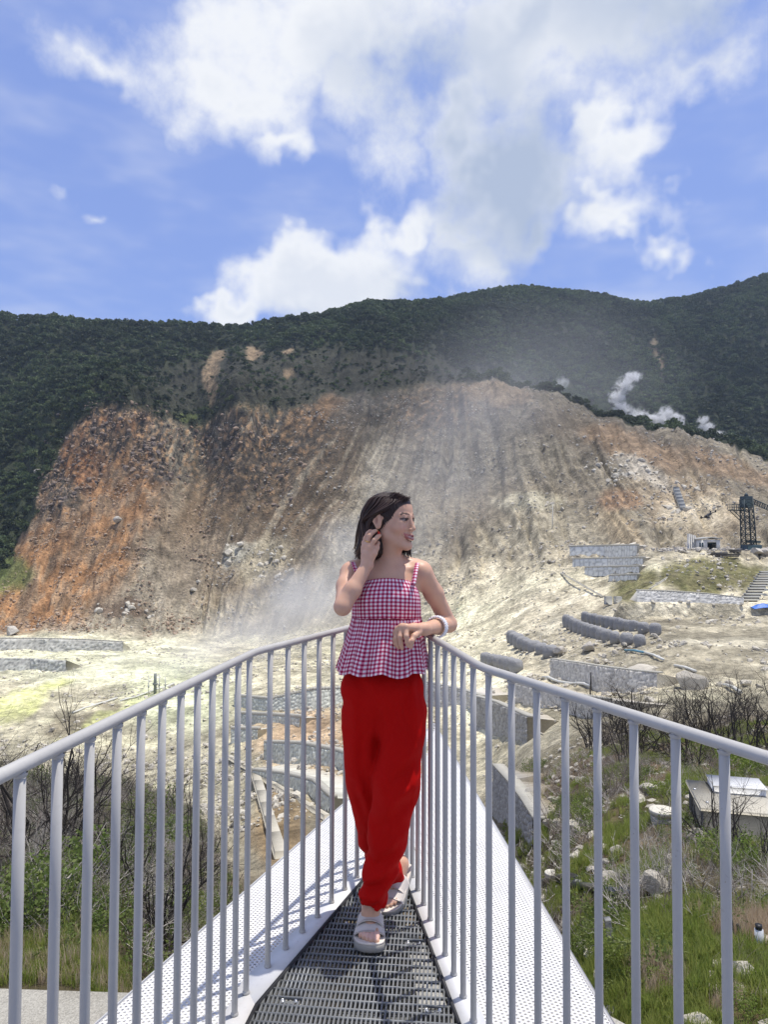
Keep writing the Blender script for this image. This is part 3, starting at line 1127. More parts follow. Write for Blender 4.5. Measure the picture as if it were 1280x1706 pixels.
# outer perforated wings
w_la, w_lb = floor_pt(160, 1706, -.03).xy, floor_pt(561, 1350, -.03).xy
w_ra, w_rb = floor_pt(1022, 1706, -.03).xy, floor_pt(788, 1313, -.03).xy
w_apex = isect(w_la, w_lb, w_ra, w_rb)
W_Z = -.03


def wing(name, label, outer_a, outer_b, base_inner, side):
    """perforated white sheet between the railing base plate and the outer edge"""
    dirw = (outer_b - outer_a).normalized()
    back = outer_a - dirw * ((outer_a.y - .2) / dirw.y)
    poly = [back, w_apex] + base_inner
    root = empty(name, (0, 0, 0))
    tag(root, label, 'platform panel', 'perforated side panels of the platform')
    pitch = .0168
    r = .0058
    ux = Vector((dirw.x, dirw.y)); uy = Vector((-dirw.y, dirw.x))
    # hexagonal cells, each a six-sided ring round a round hole; cells clipped by the edges stay solid
    V, Q, Tri = [], [], []
    hexc = [(math.cos(math.pi / 6 + i * math.pi / 3), math.sin(math.pi / 6 + i * math.pi / 3)) for i in range(6)]
    R_h = pitch / math.sqrt(3)
    xs = [p.x for p in poly]; ys = [p.y for p in poly]
    origin = outer_a
    rows = int(3.2 / (pitch * math.sqrt(3) / 2)); cols = int(8 / pitch)
    cells = []
    for i in range(-cols, cols):
        for j in range(-rows, rows):
            c = origin + ux * ((i + (j % 2) * .5) * pitch) + uy * (j * pitch * math.sqrt(3) / 2)
            if c.x < min(xs) - .05 or c.x > max(xs) + .05 or c.y < 1.5 or c.y > max(ys): continue
            pts = [c + (ux * h[0] + uy * h[1]) * R_h for h in hexc]
            if not all(inside(poly, p) for p in pts): continue
            cells.append((c, pts))
    n = 0
    for c, pts in cells:
        inner = [c + (ux * h[0] + uy * h[1]) * r for h in hexc]
        V += [(p.x, p.y, W_Z) for p in pts] + [(p.x, p.y, W_Z) for p in inner] + [(p.x, p.y, W_Z - .004) for p in inner]
        for k in range(6):
            k2 = (k + 1) % 6
            Q.append((n + k, n + k2, n + 6 + k2, n + 6 + k))
            Q.append((n + 6 + k, n + 6 + k2, n + 12 + k2, n + 12 + k))
        n += 18
    me = np_mesh('perforated_sheet', np.array(V), np.array(Q))
    mesh_obj('perforated_sheet', me, white_paint, root)
    # folded outer lip and the flange beside the base plate
    mb = MB()
    mb.bar(Vector((back.x, back.y, W_Z - .035)), Vector((w_apex.x, w_apex.y, W_Z - .035)), .012, .078, bevel=.002)
    mb.build('edge_lip', white_paint, root)
    for a, b in zip(base_inner, base_inner[1:]):
        mb = MB()
        mb.bar(Vector((a.x, a.y, W_Z - .022)), Vector((b.x, b.y, W_Z - .022)), .02, .052, bevel=.002)
        mb.build('inner_flange', white_paint, root)
    # ribs under the sheet
    for yy in (1.2, 1.9, 2.6, 3.3, 4.0, 4.7):
        for sg in clip_line(poly, Vector((0, yy)), Vector((1, 0))):
            if sg[1] - sg[0] < .06: continue
            mb = MB()
            mb.bar(Vector((sg[0] + .02, yy, W_Z - .05)), Vector((sg[1] - .02, yy, W_Z - .05)), .03, .085)
            mb.build('rib', white_paint, root)
    return root


b_l = [p + (p - Vector((.06, p.y))).normalized() * .0 for p in offset_path([L_START, lb, APEX], -.035)]
b_r = offset_path([R_START, rb, APEX], .035)
tip_l = Vector((w_apex.x - .004, w_apex.y - .15)); tip_r = Vector((w_apex.x + .004, w_apex.y - .15))
wing('side_panel', 'white perforated metal panel sloping away left of the railing', w_la, w_lb, [Vector((APEX.x + .04, APEX.y + .18)), b_l[1], b_l[0]], -1)
wing('side_panel', 'white perforated metal panel right of the railing', w_ra, w_rb, [Vector((APEX.x + .05, APEX.y + .18)), b_r[1], b_r[0]], 1)

# white base plate that carries the balusters, between grating and wings
def base_plate():
    root = empty('base_plate', (0, 0, 0))
    tag(root, 'glossy white steel base plate framing the floor grating', 'base plate')
    for inner, outer in (([g_ls, g_lb, g_apex], b_l), ([g_rs, g_rb, g_apex], b_r)):
        outer = [outer[0], outer[1], Vector((APEX.x + .045, APEX.y + .16))]
        for i in (0, 1):
            a, b, c, d = inner[i], inner[i + 1], outer[i + 1], outer[i]
            z0, z1 = -.060, -.0035
            off = .0045 if inner[0] is g_ls else -.0045
            mb = MB()
            v = [(p.x, p.y, z) for z in (z0, z1) for p in (a, b, c, d)]
            mb.add(v, f4=[[0, 1, 2, 3], [4, 5, 6, 7], [0, 1, 5, 4], [1, 2, 6, 5], [2, 3, 7, 6], [3, 0, 4, 7]])
            mb.build('plate', white_paint, root)
    # box keel underneath
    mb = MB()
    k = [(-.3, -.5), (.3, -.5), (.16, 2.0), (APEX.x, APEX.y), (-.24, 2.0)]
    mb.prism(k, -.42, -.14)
    mb.build('keel_beam', mat('shaded_keel', (.045, .047, .05), .7, var=.3), root)  # keel coloured near-black so the slots above it look shaded
    mb = MB()
    mb.box((-.02, .3, -1.58), (.34, .34, 2.32), bevel=.02)
    mb.build('support_column', white_paint, root)
    return root


base_plate()
# ------------------------------------------------------------------ scattering: point cloud + geometry-node instances (stuff only)
def instancer(name, pts, scl, rot, idx, protos, label, cat=None):
    """one object that scatters prototype meshes on points; protos are meshes kept out of the scene"""
    col = bpy.data.collections.new(name + '_kinds')
    for k, me in enumerate(protos):
        col.objects.link(bpy.data.objects.new('%s_kind_%02d' % (name, k), me))
    me = bpy.data.meshes.new(name)
    pts = np.asarray(pts, dtype=np.float32)
    me.vertices.add(len(pts))
    me.vertices.foreach_set('co', pts.ravel())
    for an, arr, typ in (('sc', scl, 'FLOAT_VECTOR'), ('ro', rot, 'FLOAT_VECTOR'), ('ki', idx, 'INT')):
        a = me.attributes.new(an, typ, 'POINT')
        a.data.foreach_set('vector' if typ == 'FLOAT_VECTOR' else 'value',
                           np.asarray(arr, dtype=np.float32 if typ == 'FLOAT_VECTOR' else np.int32).ravel())
    o = bpy.data.objects.new(name, me)
    COL.objects.link(o)
    ng = bpy.data.node_groups.new(name + '_scatter', 'GeometryNodeTree')
    ng.interface.new_socket('Geometry', in_out='INPUT', socket_type='NodeSocketGeometry')
    ng.interface.new_socket('Geometry', in_out='OUTPUT', socket_type='NodeSocketGeometry')
    gi, go = ng.nodes.new('NodeGroupInput'), ng.nodes.new('NodeGroupOutput')
    ci = ng.nodes.new('GeometryNodeCollectionInfo')
    ci.inputs['Collection'].default_value = col
    ci.inputs['Separate Children'].default_value = True
    ci.inputs['Reset Children'].default_value = True
    ip = ng.nodes.new('GeometryNodeInstanceOnPoints')
    ip.inputs['Pick Instance'].default_value = True

    def attr(nm, typ):
        n = ng.nodes.new('GeometryNodeInputNamedAttribute')
        n.data_type = typ
        n.inputs['Name'].default_value = nm
        return n.outputs['Attribute']
    L = ng.links.new
    m2p = ng.nodes.new('GeometryNodeMeshToPoints')
    L(gi.outputs[0], m2p.inputs['Mesh'])
    L(m2p.outputs[0], ip.inputs['Points'])
    L(ci.outputs[0], ip.inputs['Instance'])
    L(attr('ki', 'INT'), ip.inputs['Instance Index'])
    e2r = ng.nodes.new('FunctionNodeEulerToRotation')
    L(attr('ro', 'FLOAT_VECTOR'), e2r.inputs[0])
    L(e2r.outputs[0], ip.inputs['Rotation'])
    L(attr('sc', 'FLOAT_VECTOR'), ip.inputs['Scale'])
    L(ip.outputs[0], go.inputs[0])
    md = o.modifiers.new('scatter', 'NODES')
    md.node_group = ng
    tag(o, label, None, kind='stuff')
    if protos and protos[0].materials:
        me.materials.append(protos[0].materials[0])
    return o


def foliage_mat(name, c1, c2, c3, trans=.18, scale=.6, patch=False):
    def b(g, p, tc, out):
        oi = g.n('ShaderNodeObjectInfo')
        n = g.noise(tc, scale * 2.0, 3.0, .6)
        c = g.mix(oi.outputs['Random'], (*c1, 1), (*c2, 1))
        c = g.mix(g.sstep(n, .45, .75), c, (*c3, 1))
        if patch:
            pn = g.noise(oi.outputs['Location'], .018, 4.0, .6)
            c = g.vm('SCALE', c, s=g.m('MULTIPLY_ADD', g.sstep(pn, .35, .68), 1.1, .55))
        g.put(p.inputs['Base Color'], c)
        p.inputs['Roughness'].default_value = .6
        p.inputs['Specular IOR Level'].default_value = .25
        tr = g.n('ShaderNodeBsdfTranslucent', {'Color': c})
        mx = g.n('ShaderNodeMixShader', {0: trans, 1: p.outputs[0], 2: tr.outputs[0]})
        g.t.links.new(mx.outputs[0], out.inputs['Surface'])
    return mat(name, build=b)


def leaf_quads(rng, centers, size, aspect=.6, flat=.0):
    """random leaf/clump quads at centres"""
    n = len(centers)
    d = rng.normal(size=(n, 3)); d[:, 2] = d[:, 2] * (1 - flat)
    d /= np.linalg.norm(d, axis=1, keepdims=True)
    r = rng.normal(size=(n, 3))
    e = np.cross(d, r); e /= np.linalg.norm(e, axis=1, keepdims=True)
    s = (size * rng.uniform(.6, 1.3, n))[:, None]
    fold = np.cross(d, e) * s * .18
    v = np.stack([centers - d * s, centers - e * s * aspect + fold, centers + d * s, centers + e * s * aspect + fold], 1)
    f = np.arange(n * 4).reshape(n, 4)
    return v.reshape(-1, 3), f


def far_tree(seed, h=4.6, w=5.2, n=170, clump=.62):
    rng = np.random.default_rng(seed)
    lobes = []
    for k in range(rng.integers(5, 8)):
        a = rng.uniform(0, 6.28); r = rng.uniform(.0, .33) * w
        lobes.append((r * math.cos(a), r * math.sin(a), rng.uniform(.42, .82) * h, rng.uniform(.2, .32) * w))
    c = []
    for k in range(n):
        l = lobes[rng.integers(len(lobes))]
        d = rng.normal(size=3); d /= np.linalg.norm(d); d[2] = abs(d[2]) * .9 - .15
        c.append((l[0] + d[0] * l[3], l[1] + d[1] * l[3], l[2] + d[2] * l[3] * .8))
    v, f = leaf_quads(rng, np.array(c), clump, .7)
    mb = MB()
    mb.add(v, f4=f)
    mb.tube([(0, 0, -.6), (.1, 0, h * .3), (.05, .1, h * .6)], [.22, .16, .06], 5, cap=False)
    return mb.mesh('far_tree')


def make_forest():
    rng = np.random.default_rng(11)
    x, y, z, s = T['x'], T['y'], T['z'], T['s']
    cx = lambda a: (a[1:, 1:] + a[:-1, 1:] + a[1:, :-1] + a[:-1, :-1]) / 4
    area = np.abs((x[1:, :-1] - x[:-1, :-1]) * (y[:-1, 1:] - y[:-1, :-1]))
    sl = np.hypot(1, (z[:-1, 1:] - z[:-1, :-1]) / np.maximum(.2, y[:-1, 1:] - y[:-1, :-1]))
    fm = cx(FOREST); th = cx(THIN); ss = cx(s)
    wgt = area * np.minimum(sl, 2.0) * np.clip(fm - .25, 0, 1) * (ss < 12.25)
    # keep the strip near the frame only
    uu = cx(T['u'])
    wgt = wgt * (uu > -410) * (uu < 1680)
    wgt = wgt * (.35 + .65 * np.clip(1.2 - cx(T['y']) / 1400, 0, 1))
    flat = (wgt / wgt.sum()).ravel()
    N = 34000
    pick = rng.choice(flat.size, N, p=flat)
    i, j = np.unravel_index(pick, wgt.shape)
    a, b = rng.random(N), rng.random(N)

    def bil(q):
        return (q[i, j] * (1 - a) * (1 - b) + q[i + 1, j] * a * (1 - b) + q[i, j + 1] * (1 - a) * b + q[i + 1, j + 1] * a * b)
    pts = np.stack([bil(x), bil(y), bil(z) - .5], 1)
    thin = bil(THIN)
    dist = pts[:, 1]
    kind = rng.integers(0, 4, N)
    bare = rng.random(N) < thin * .75
    kind = np.where(bare, rng.integers(4, 6, N), kind)
    sc = (.55 + .95 * rng.random(N) ** 1.6) * np.where(bare, .42, 1.0) * (1 - .35 * thin) * np.where(dist > 520, .92, .80) * (.55 + .45 * np.clip(bil(FOREST), 0, 1))
    scl = np.stack([sc, sc, sc * rng.uniform(.8, 1.15, N)], 1)
    rot = np.stack([np.zeros(N), np.zeros(N), rng.uniform(0, 6.28, N)], 1)
    mg = foliage_mat('far_foliage', (.026, .046, .022), (.070, .098, .036), (.145, .18, .058), .15, .5, True)
    mt = foliage_mat('far_scrub', (.11, .105, .085), (.15, .14, .115), (.10, .105, .065), .05, .5, True)
    protos = [far_tree(100 + k, 4.6, 5.2, 150, .58) for k in range(4)] + [far_tree(120 + k, 4.5, 4.5, 120, .45) for k in range(2)]
    for k, me in enumerate(protos):
        me.materials.append(mg if k < 4 else mt)
    instancer('forest', pts, scl, rot, kind, protos, 'dark green woodland covering the ridges above the bare crater')
    # green scrub along the left edge of the scree
    return


make_forest()


# ------------------------------------------------------------------ loose rock
def rock_mesh(seed, sub=2, name='rock'):
    rng = np.random.default_rng(seed)
    bm = bmesh.new()
    bmesh.ops.create_icosphere(bm, subdivisions=sub, radius=1.0)
    # chop with random planes so that the stone is angular
    planes = [(Vector(rng.normal(size=3)).normalized(), rng.uniform(.45, .8)) for _ in range(9)]
    for v in bm.verts:
        for n, d in planes:
            k = v.co.dot(n) - d
            if k > 0: v.co -= n * k
        v.co.z *= .72
        v.co *= 1 + rng.uniform(-.03, .03)
    me = bpy.data.meshes.new(name)
    bm.to_mesh(me); bm.free()
    return me


def rock_mat(name, c1, c2):
    def b(g, p, tc, out):
        oi = g.n('ShaderNodeObjectInfo')
        n = g.noise(tc, 3.0, 6.0, .65)
        c = g.mix(oi.outputs['Random'], (*c1, 1), (*c2, 1))
        c = g.vm('SCALE', c, s=g.m('MULTIPLY_ADD', n, .9, .55))
        g.put(p.inputs['Base Color'], c)
        p.inputs['Roughness'].default_value = .9
        p.inputs['Specular IOR Level'].default_value = .2
        g.put(p.inputs['Normal'], g.n('ShaderNodeBump', {'Strength': .6, 'Distance': .15, 'Height': n}).outputs[0])
    return mat(name, build=b)


pale_rock = rock_mat('pale_rubble', (.58, .54, .45), (.40, .37, .31))
grey_rock = rock_mat('grey_rubble', (.34, .31, .27), (.48, .45, .39))
orange_rock = rock_mat('orange_rubble', (.42, .31, .22), (.34, .26, .19))


def make_rubble():
    rng = np.random.default_rng(5)
    x, y, z, s, u, v = [T[k][:-1, :-1] for k in ('x', 'y', 'z', 's', 'u', 'v')]
    area = np.abs((T['x'][1:, :-1] - T['x'][:-1, :-1]) * (T['y'][:-1, 1:] - T['y'][:-1, :-1]))
    bare = (1 - FOREST[:-1, :-1])
    cl = np.clip(fbm(x / 18, y / 18, 4, 91) * 1.6 + .35, .05, 1) ** 1.5
    inview = (u > -150) & (u < 1430)
    for nm, zone, N, smin, smax, m, label in (
        ('valley_rubble', (s > 4.2) & (s < 8.2), 11000, .14, .6, pale_rock, 'pale loose stones strewn over the valley floor'),
        ('slope_rubble', (s >= 8.0) & (s < 10.0) & (u > 330), 9000, .2, .9, grey_rock, 'grey loose stones on the slope of the cone'),
        ('orange_scree', (s >= 7.9) & (s < 10.2) & (u < 350), 5000, .2, .9, orange_rock, 'rusty brown stones on the left scree')):
        w = (area * cl * zone * inview * bare) ** 1.0
        w = w / np.maximum(y, 30)
        w = (w / w.sum()).ravel()
        pick = rng.choice(w.size, N, p=w)
        i, j = np.unravel_index(pick, x.shape)
        px = x[i, j] + rng.normal(0, .8, N); py = y[i, j] + rng.normal(0, .5, N)
        sc = smin + (smax - smin) * rng.random(N) ** 4
        pts = np.stack([px, py, z[i, j] + sc * .1], 1)
        scl = np.stack([sc * rng.uniform(.8, 1.3, N), sc * rng.uniform(.8, 1.3, N), sc * rng.uniform(.7, 1.1, N)], 1)
        rot = rng.uniform(0, 6.28, (N, 3)) * np.array([.1, .1, 1])
        protos = [rock_mesh(300 + k, 1) for k in range(4)]
        for me in protos: me.materials.append(m)
        instancer(nm, pts, scl, rot, rng.integers(0, 4, N), protos, label)


make_rubble()


def make_crags():
    """angular blocks bedded in the cliff heads of the crater wall"""
    rng = np.random.default_rng(29)
    x, y, z, u, v, s = [T[k] for k in ('x', 'y', 'z', 'u', 'v', 's')]
    dark = rock_mat('crag_rock', (.13, .11, .10), (.30, .22, .155))
    for nm, zones, N, smin, smax, m, label in (
        ('crag_blocks', [(185, 705, 85, 42), (265, 760, 60, 50), (385, 735, 65, 45), (95, 810, 35, 55), (440, 800, 70, 45), (130, 760, 55, 50)], 1300, .5, 2.1, dark, 'dark angular blocks of the cliff heads on the crater wall'),
        ('pale_outcrop', [(395, 925, 40, 16), (455, 935, 40, 25), (215, 1015, 50, 16), (1040, 780, 60, 25), (1140, 830, 70, 30), (900, 840, 60, 12)], 420, .5, 2.4, pale_rock, 'pale broken outcrops on the lower slopes')):
        w = np.zeros_like(x)
        for (a, b, ra, rb) in zones:
            w = np.maximum(w, np.exp(-((u - a) / ra)**2 - ((v - b) / rb)**2))
        w = w * (w > .25) * (s > 7.5) * (s < 10.6) * np.clip(fbm(x / 15, y / 20, 4, 95) + .45, 0, 1)
        w = (w / w.sum()).ravel()
        pick = rng.choice(w.size, N, p=w)
        i, j = np.unravel_index(pick, x.shape)
        sc = smin + (smax - smin) * rng.random(N) ** 3
        pts = np.stack([x[i, j] + rng.normal(0, .6, N), y[i, j] + rng.normal(0, .6, N), z[i, j] - sc * .30], 1)
        scl = np.stack([sc * rng.uniform(.6, 1.0, N), sc * rng.uniform(.6, 1.0, N), sc * rng.uniform(.6, 1.2, N)], 1)
        rot = rng.uniform(0, 6.28, (N, 3)) * np.array([.12, .12, 1])
        protos = [rock_mesh(340 + k, 2) for k in range(4)]
        for me in protos: me.materials.append(m)
        instancer(nm, pts, scl, rot, rng.integers(0, 4, N), protos, label)


make_crags()


def boulder(px, py, size, label, m=None, seed=1, sink=.25, group=None, sub=3):
    p = hit(px, py)
    me = rock_mesh(seed, sub, 'boulder')
    me.materials.append(m or pale_rock)
    o = mesh_obj('boulder', me, None, None, loc=(p.x, p.y, p.z + size * .35 * (1 - sink)), rot=(0, 0, seed * 1.3))
    o.scale = (size * .55, size * .5, size * .5)
    tag(o, label, 'boulder', group or 'large boulders on the slopes')
    return o


for k, (px, py, sz, lab, m) in enumerate([
    (197, 870, 4.2, 'lone pale boulder resting on the orange scree', grey_rock),
    (160, 905, 2.2, 'small stone low on the orange scree left of the lone boulder', orange_rock),
    (322, 985, 2.6, 'pale boulder at the foot of the brown flank', pale_rock),
    (330, 972, 2.0, 'smaller pale boulder just above its twin on the brown flank', pale_rock),
    (380, 925, 5.0, 'long whitish outcrop on the slope left of the woman', pale_rock),
    (400, 912, 4.0, 'whitish outcrop above the long pale one left of the woman', pale_rock),
    (63, 790, 4.0, 'grey boulder at the upper left rim of the orange scree', grey_rock),
    (20, 1058, 5.0, 'grey boulder pile at the left end of the valley wall', grey_rock),
    (1150, 1150, 2.6, 'white boulder below the rubble bank at the right', pale_rock),
    (1070, 1140, 3.0, 'cream rock hump behind the burnt shrubs at the right', pale_rock),
    (980, 1085, 2.2, 'dark-shaded boulder beside the middle retaining wall', grey_rock),
    (935, 1092, 2.0, 'round grey boulder at the end of a sack wall', grey_rock),
]):
    boulder(px, py, sz, lab, m, 40 + k)
# ------------------------------------------------------------------ near vegetation below the platform
def branch_mesh(seed, stems=5, h=1.8, spread=.55, r0=.022, depth=3, twist=.35, seg=5):
    """leafless many-stemmed shrub"""
    rng = np.random.default_rng(seed)
    mb = MB()

    def grow(p, d, L, r, lev):
        n = 4
        pts, q, dd = [p], p.copy(), d.copy()
        for k in range(n):
            dd = (dd + Vector(rng.normal(0, twist * .55, 3)) + Vector((0, 0, .06))).normalized()
            q = q + dd * (L / n)
            pts.append(q.copy())
        rr = [r * (1 - .62 * k / n) for k in range(n + 1)]
        mb.tube(pts, rr, seg if lev == 0 else (4 if lev == 1 else 3), cap=False)
        if lev >= depth: return
        for k in range(rng.integers(3, 6)):
            i = rng.integers(1, n + 1)
            nd = (dd * .75 + Vector(rng.normal(0, .62, 3)) + Vector((0, 0, .12))).normalized()
            grow(pts[i], nd, L * rng.uniform(.42, .7), rr[i] * rng.uniform(.5, .75), lev + 1)
    for k in range(stems):
        a = rng.uniform(0, 6.28)
        d = Vector((math.cos(a) * spread * rng.uniform(.3, 1.2), math.sin(a) * spread * rng.uniform(.3, 1.2), 1)).normalized()
        grow(Vector((math.cos(a) * .06, math.sin(a) * .06, -.1)), d, h * rng.uniform(.4, .62), r0 * rng.uniform(.6, 1.2), 0)
    return mb.mesh('branches', True)


def wood_mat(name, c1, c2):
    def b(g, p, tc, out):
        n = g.noise(g.vm('MULTIPLY', tc, (1, 1, .25)), 22.0, 5.0, .65)
        n2 = g.noise(tc, 2.2, 3.0, .5)
        c = g.mix(g.sstep(n2, .35, .65), (*c1, 1), (*c2, 1))
        c = g.vm('SCALE', c, s=g.m('MULTIPLY_ADD', n, 1.0, .5))
        g.put(p.inputs['Base Color'], c)
        p.inputs['Roughness'].default_value = .85
        p.inputs['Specular IOR Level'].default_value = .2
    return mat(name, build=b)


burnt = wood_mat('burnt_wood', (.022, .019, .018), (.055, .048, .042))
greyw = wood_mat('bleached_wood', (.36, .33, .29), (.58, .54, .48))
brownw = wood_mat('brown_twigs', (.17, .14, .115), (.32, .275, .235))
leaf_a = foliage_mat('scrub_leaf', (.15, .22, .04), (.22, .27, .06), (.30, .33, .10), .45, 1.6)
leaf_b = foliage_mat('grass_blade', (.20, .27, .05), (.33, .36, .10), (.48, .44, .20), .5, 1.2)
leaf_c = foliage_mat('pink_grass', (.50, .40, .27), (.58, .46, .33), (.42, .38, .20), .4, 1.2)
leaf_d = foliage_mat('dark_shrub_leaf', (.10, .15, .035), (.15, .20, .05), (.22, .25, .08), .4, 1.6)

shrub_protos = {
    'burnt': [branch_mesh(500 + k, 4, 2.0, .45, .022, 3) for k in range(3)],
    'grey': [branch_mesh(520 + k, 9, 1.35, .8, .011, 3) for k in range(3)],
    'brown': [branch_mesh(540 + k, 9, 1.5, .7, .009, 3) for k in range(3)],
}
for k, ms in shrub_protos.items():
    for me in ms: me.materials.append({'burnt': burnt, 'grey': greyw, 'brown': brownw}[k])


def dead_shrub(x, y, kind, k, sc, label, group, rz=None, lean=(0, 0)):
    z = ground(x, y)
    me = shrub_protos[kind][k % 3]
    o = mesh_obj({'burnt': 'burnt_shrub', 'grey': 'bleached_shrub', 'brown': 'twiggy_shrub'}[kind], me, None, None, (x, y, z - .03),
                 (lean[0], lean[1], random.uniform(0, 6.28) if rz is None else rz))
    o.scale = (sc, sc, sc)
    tag(o, label, 'shrub', group)
    return o


def bush_mesh(seed, n=520, r=.5, h=.6, leaf=.05, blades=False):
    rng = np.random.default_rng(seed)
    lob = [(rng.normal(0, r * .45), rng.normal(0, r * .45), rng.uniform(.35, .75) * h, rng.uniform(.3, .5) * r) for _ in range(9)]
    c = []
    for k in range(n):
        l = lob[rng.integers(len(lob))]
        d = rng.normal(size=3); d /= np.linalg.norm(d); rr = rng.uniform(.65, 1.0)
        c.append((l[0] + d[0] * l[3] * rr, l[1] + d[1] * l[3] * rr, max(.02, l[2] + d[2] * l[3] * rr)))
    v, f = leaf_quads(rng, np.array(c), leaf, .5)
    mb = MB(); mb.add(v, f4=f)
    me = mb.mesh('foliage')
    sb = MB()
    for l in lob[:6]:
        sb.tube([(0, 0, -.08), (l[0] * .5, l[1] * .5, l[2] * .5), (l[0], l[1], l[2])], [.012, .009, .004], 4, cap=False)
    return me, sb.mesh('stem')


bush_protos = [bush_mesh(600 + k, 1500, .62, .75, .026) for k in range(3)] + [bush_mesh(620 + k, 1400, .5, .5, .026) for k in range(2)]
for k, (fm_, sm_) in enumerate(bush_protos):
    fm_.materials.append(leaf_d if k < 3 else leaf_a)
    sm_.materials.append(brownw)


def bush(x, y, k, sc, label, group):
    z = ground(x, y)
    root = empty('leafy_bush', (x, y, z - .02), random.uniform(0, 6.28))
    root.scale = (sc, sc, sc)
    tag(root, label, 'bush', group)
    f, s_ = bush_protos[k % len(bush_protos)]
    mesh_obj('foliage', f, None, root)
    mesh_obj('stem', s_, None, root)
    return root


def tuft(seed, n=16, h=.32, w=.012, lean=.5):
    rng = np.random.default_rng(seed)
    V, F4, F3 = [], [], []
    for k in range(n):
        a = rng.uniform(0, 6.28); b = rng.uniform(0, 6.28)
        base = np.array([math.cos(a), math.sin(a), 0]) * rng.uniform(0, .09)
        out = np.array([math.cos(b), math.sin(b), 0])
        side = np.array([-out[1], out[0], 0]) * w * rng.uniform(.6, 1.3)
        L = h * rng.uniform(.5, 1.2); ln = lean * rng.uniform(.2, 1.2)
        p1 = base + out * L * ln * .25 + np.array([0, 0, L * .55])
        p2 = base + out * L * ln + np.array([0, 0, L * (1 - .25 * ln)])
        i = len(V)
        V += [base - side, base + side, p1 + side * .8, p1 - side * .8, p2]
        F4.append([i, i + 1, i + 2, i + 3]); F3.append([i + 3, i + 2, i + 4])
    mb = MB(); mb.add(V, F3, F4)
    return mb.mesh('tuft')


def sample_ground(rng, N, fn, umin, umax, dmin, dmax):
    """random ground spots between two bearings and distances, kept with probability fn(x, y)"""
    t0, t1 = (umin - 640) / FPX, (umax - 640) / FPX
    out = np.zeros((0, 2))
    while len(out) < N:
        n = 4 * N + 40
        d = np.where(rng.random(n) < .5, rng.uniform(dmin, dmax, n), np.sqrt(rng.uniform(dmin**2, dmax**2, n)))
        x = rng.uniform(t0, t1, n) * d
        keep = rng.random(n) < fn(x, d)
        out = np.concatenate([out, np.stack([x, d], 1)[keep]])
    return [(float(a), float(b)) for a, b in out[:N]]


def one(x, d):
    return np.ones_like(x)


def nz(x, y, s, seed):
    return fbm(np.asarray(x, float) / s, np.asarray(y, float) / s, 3, seed)


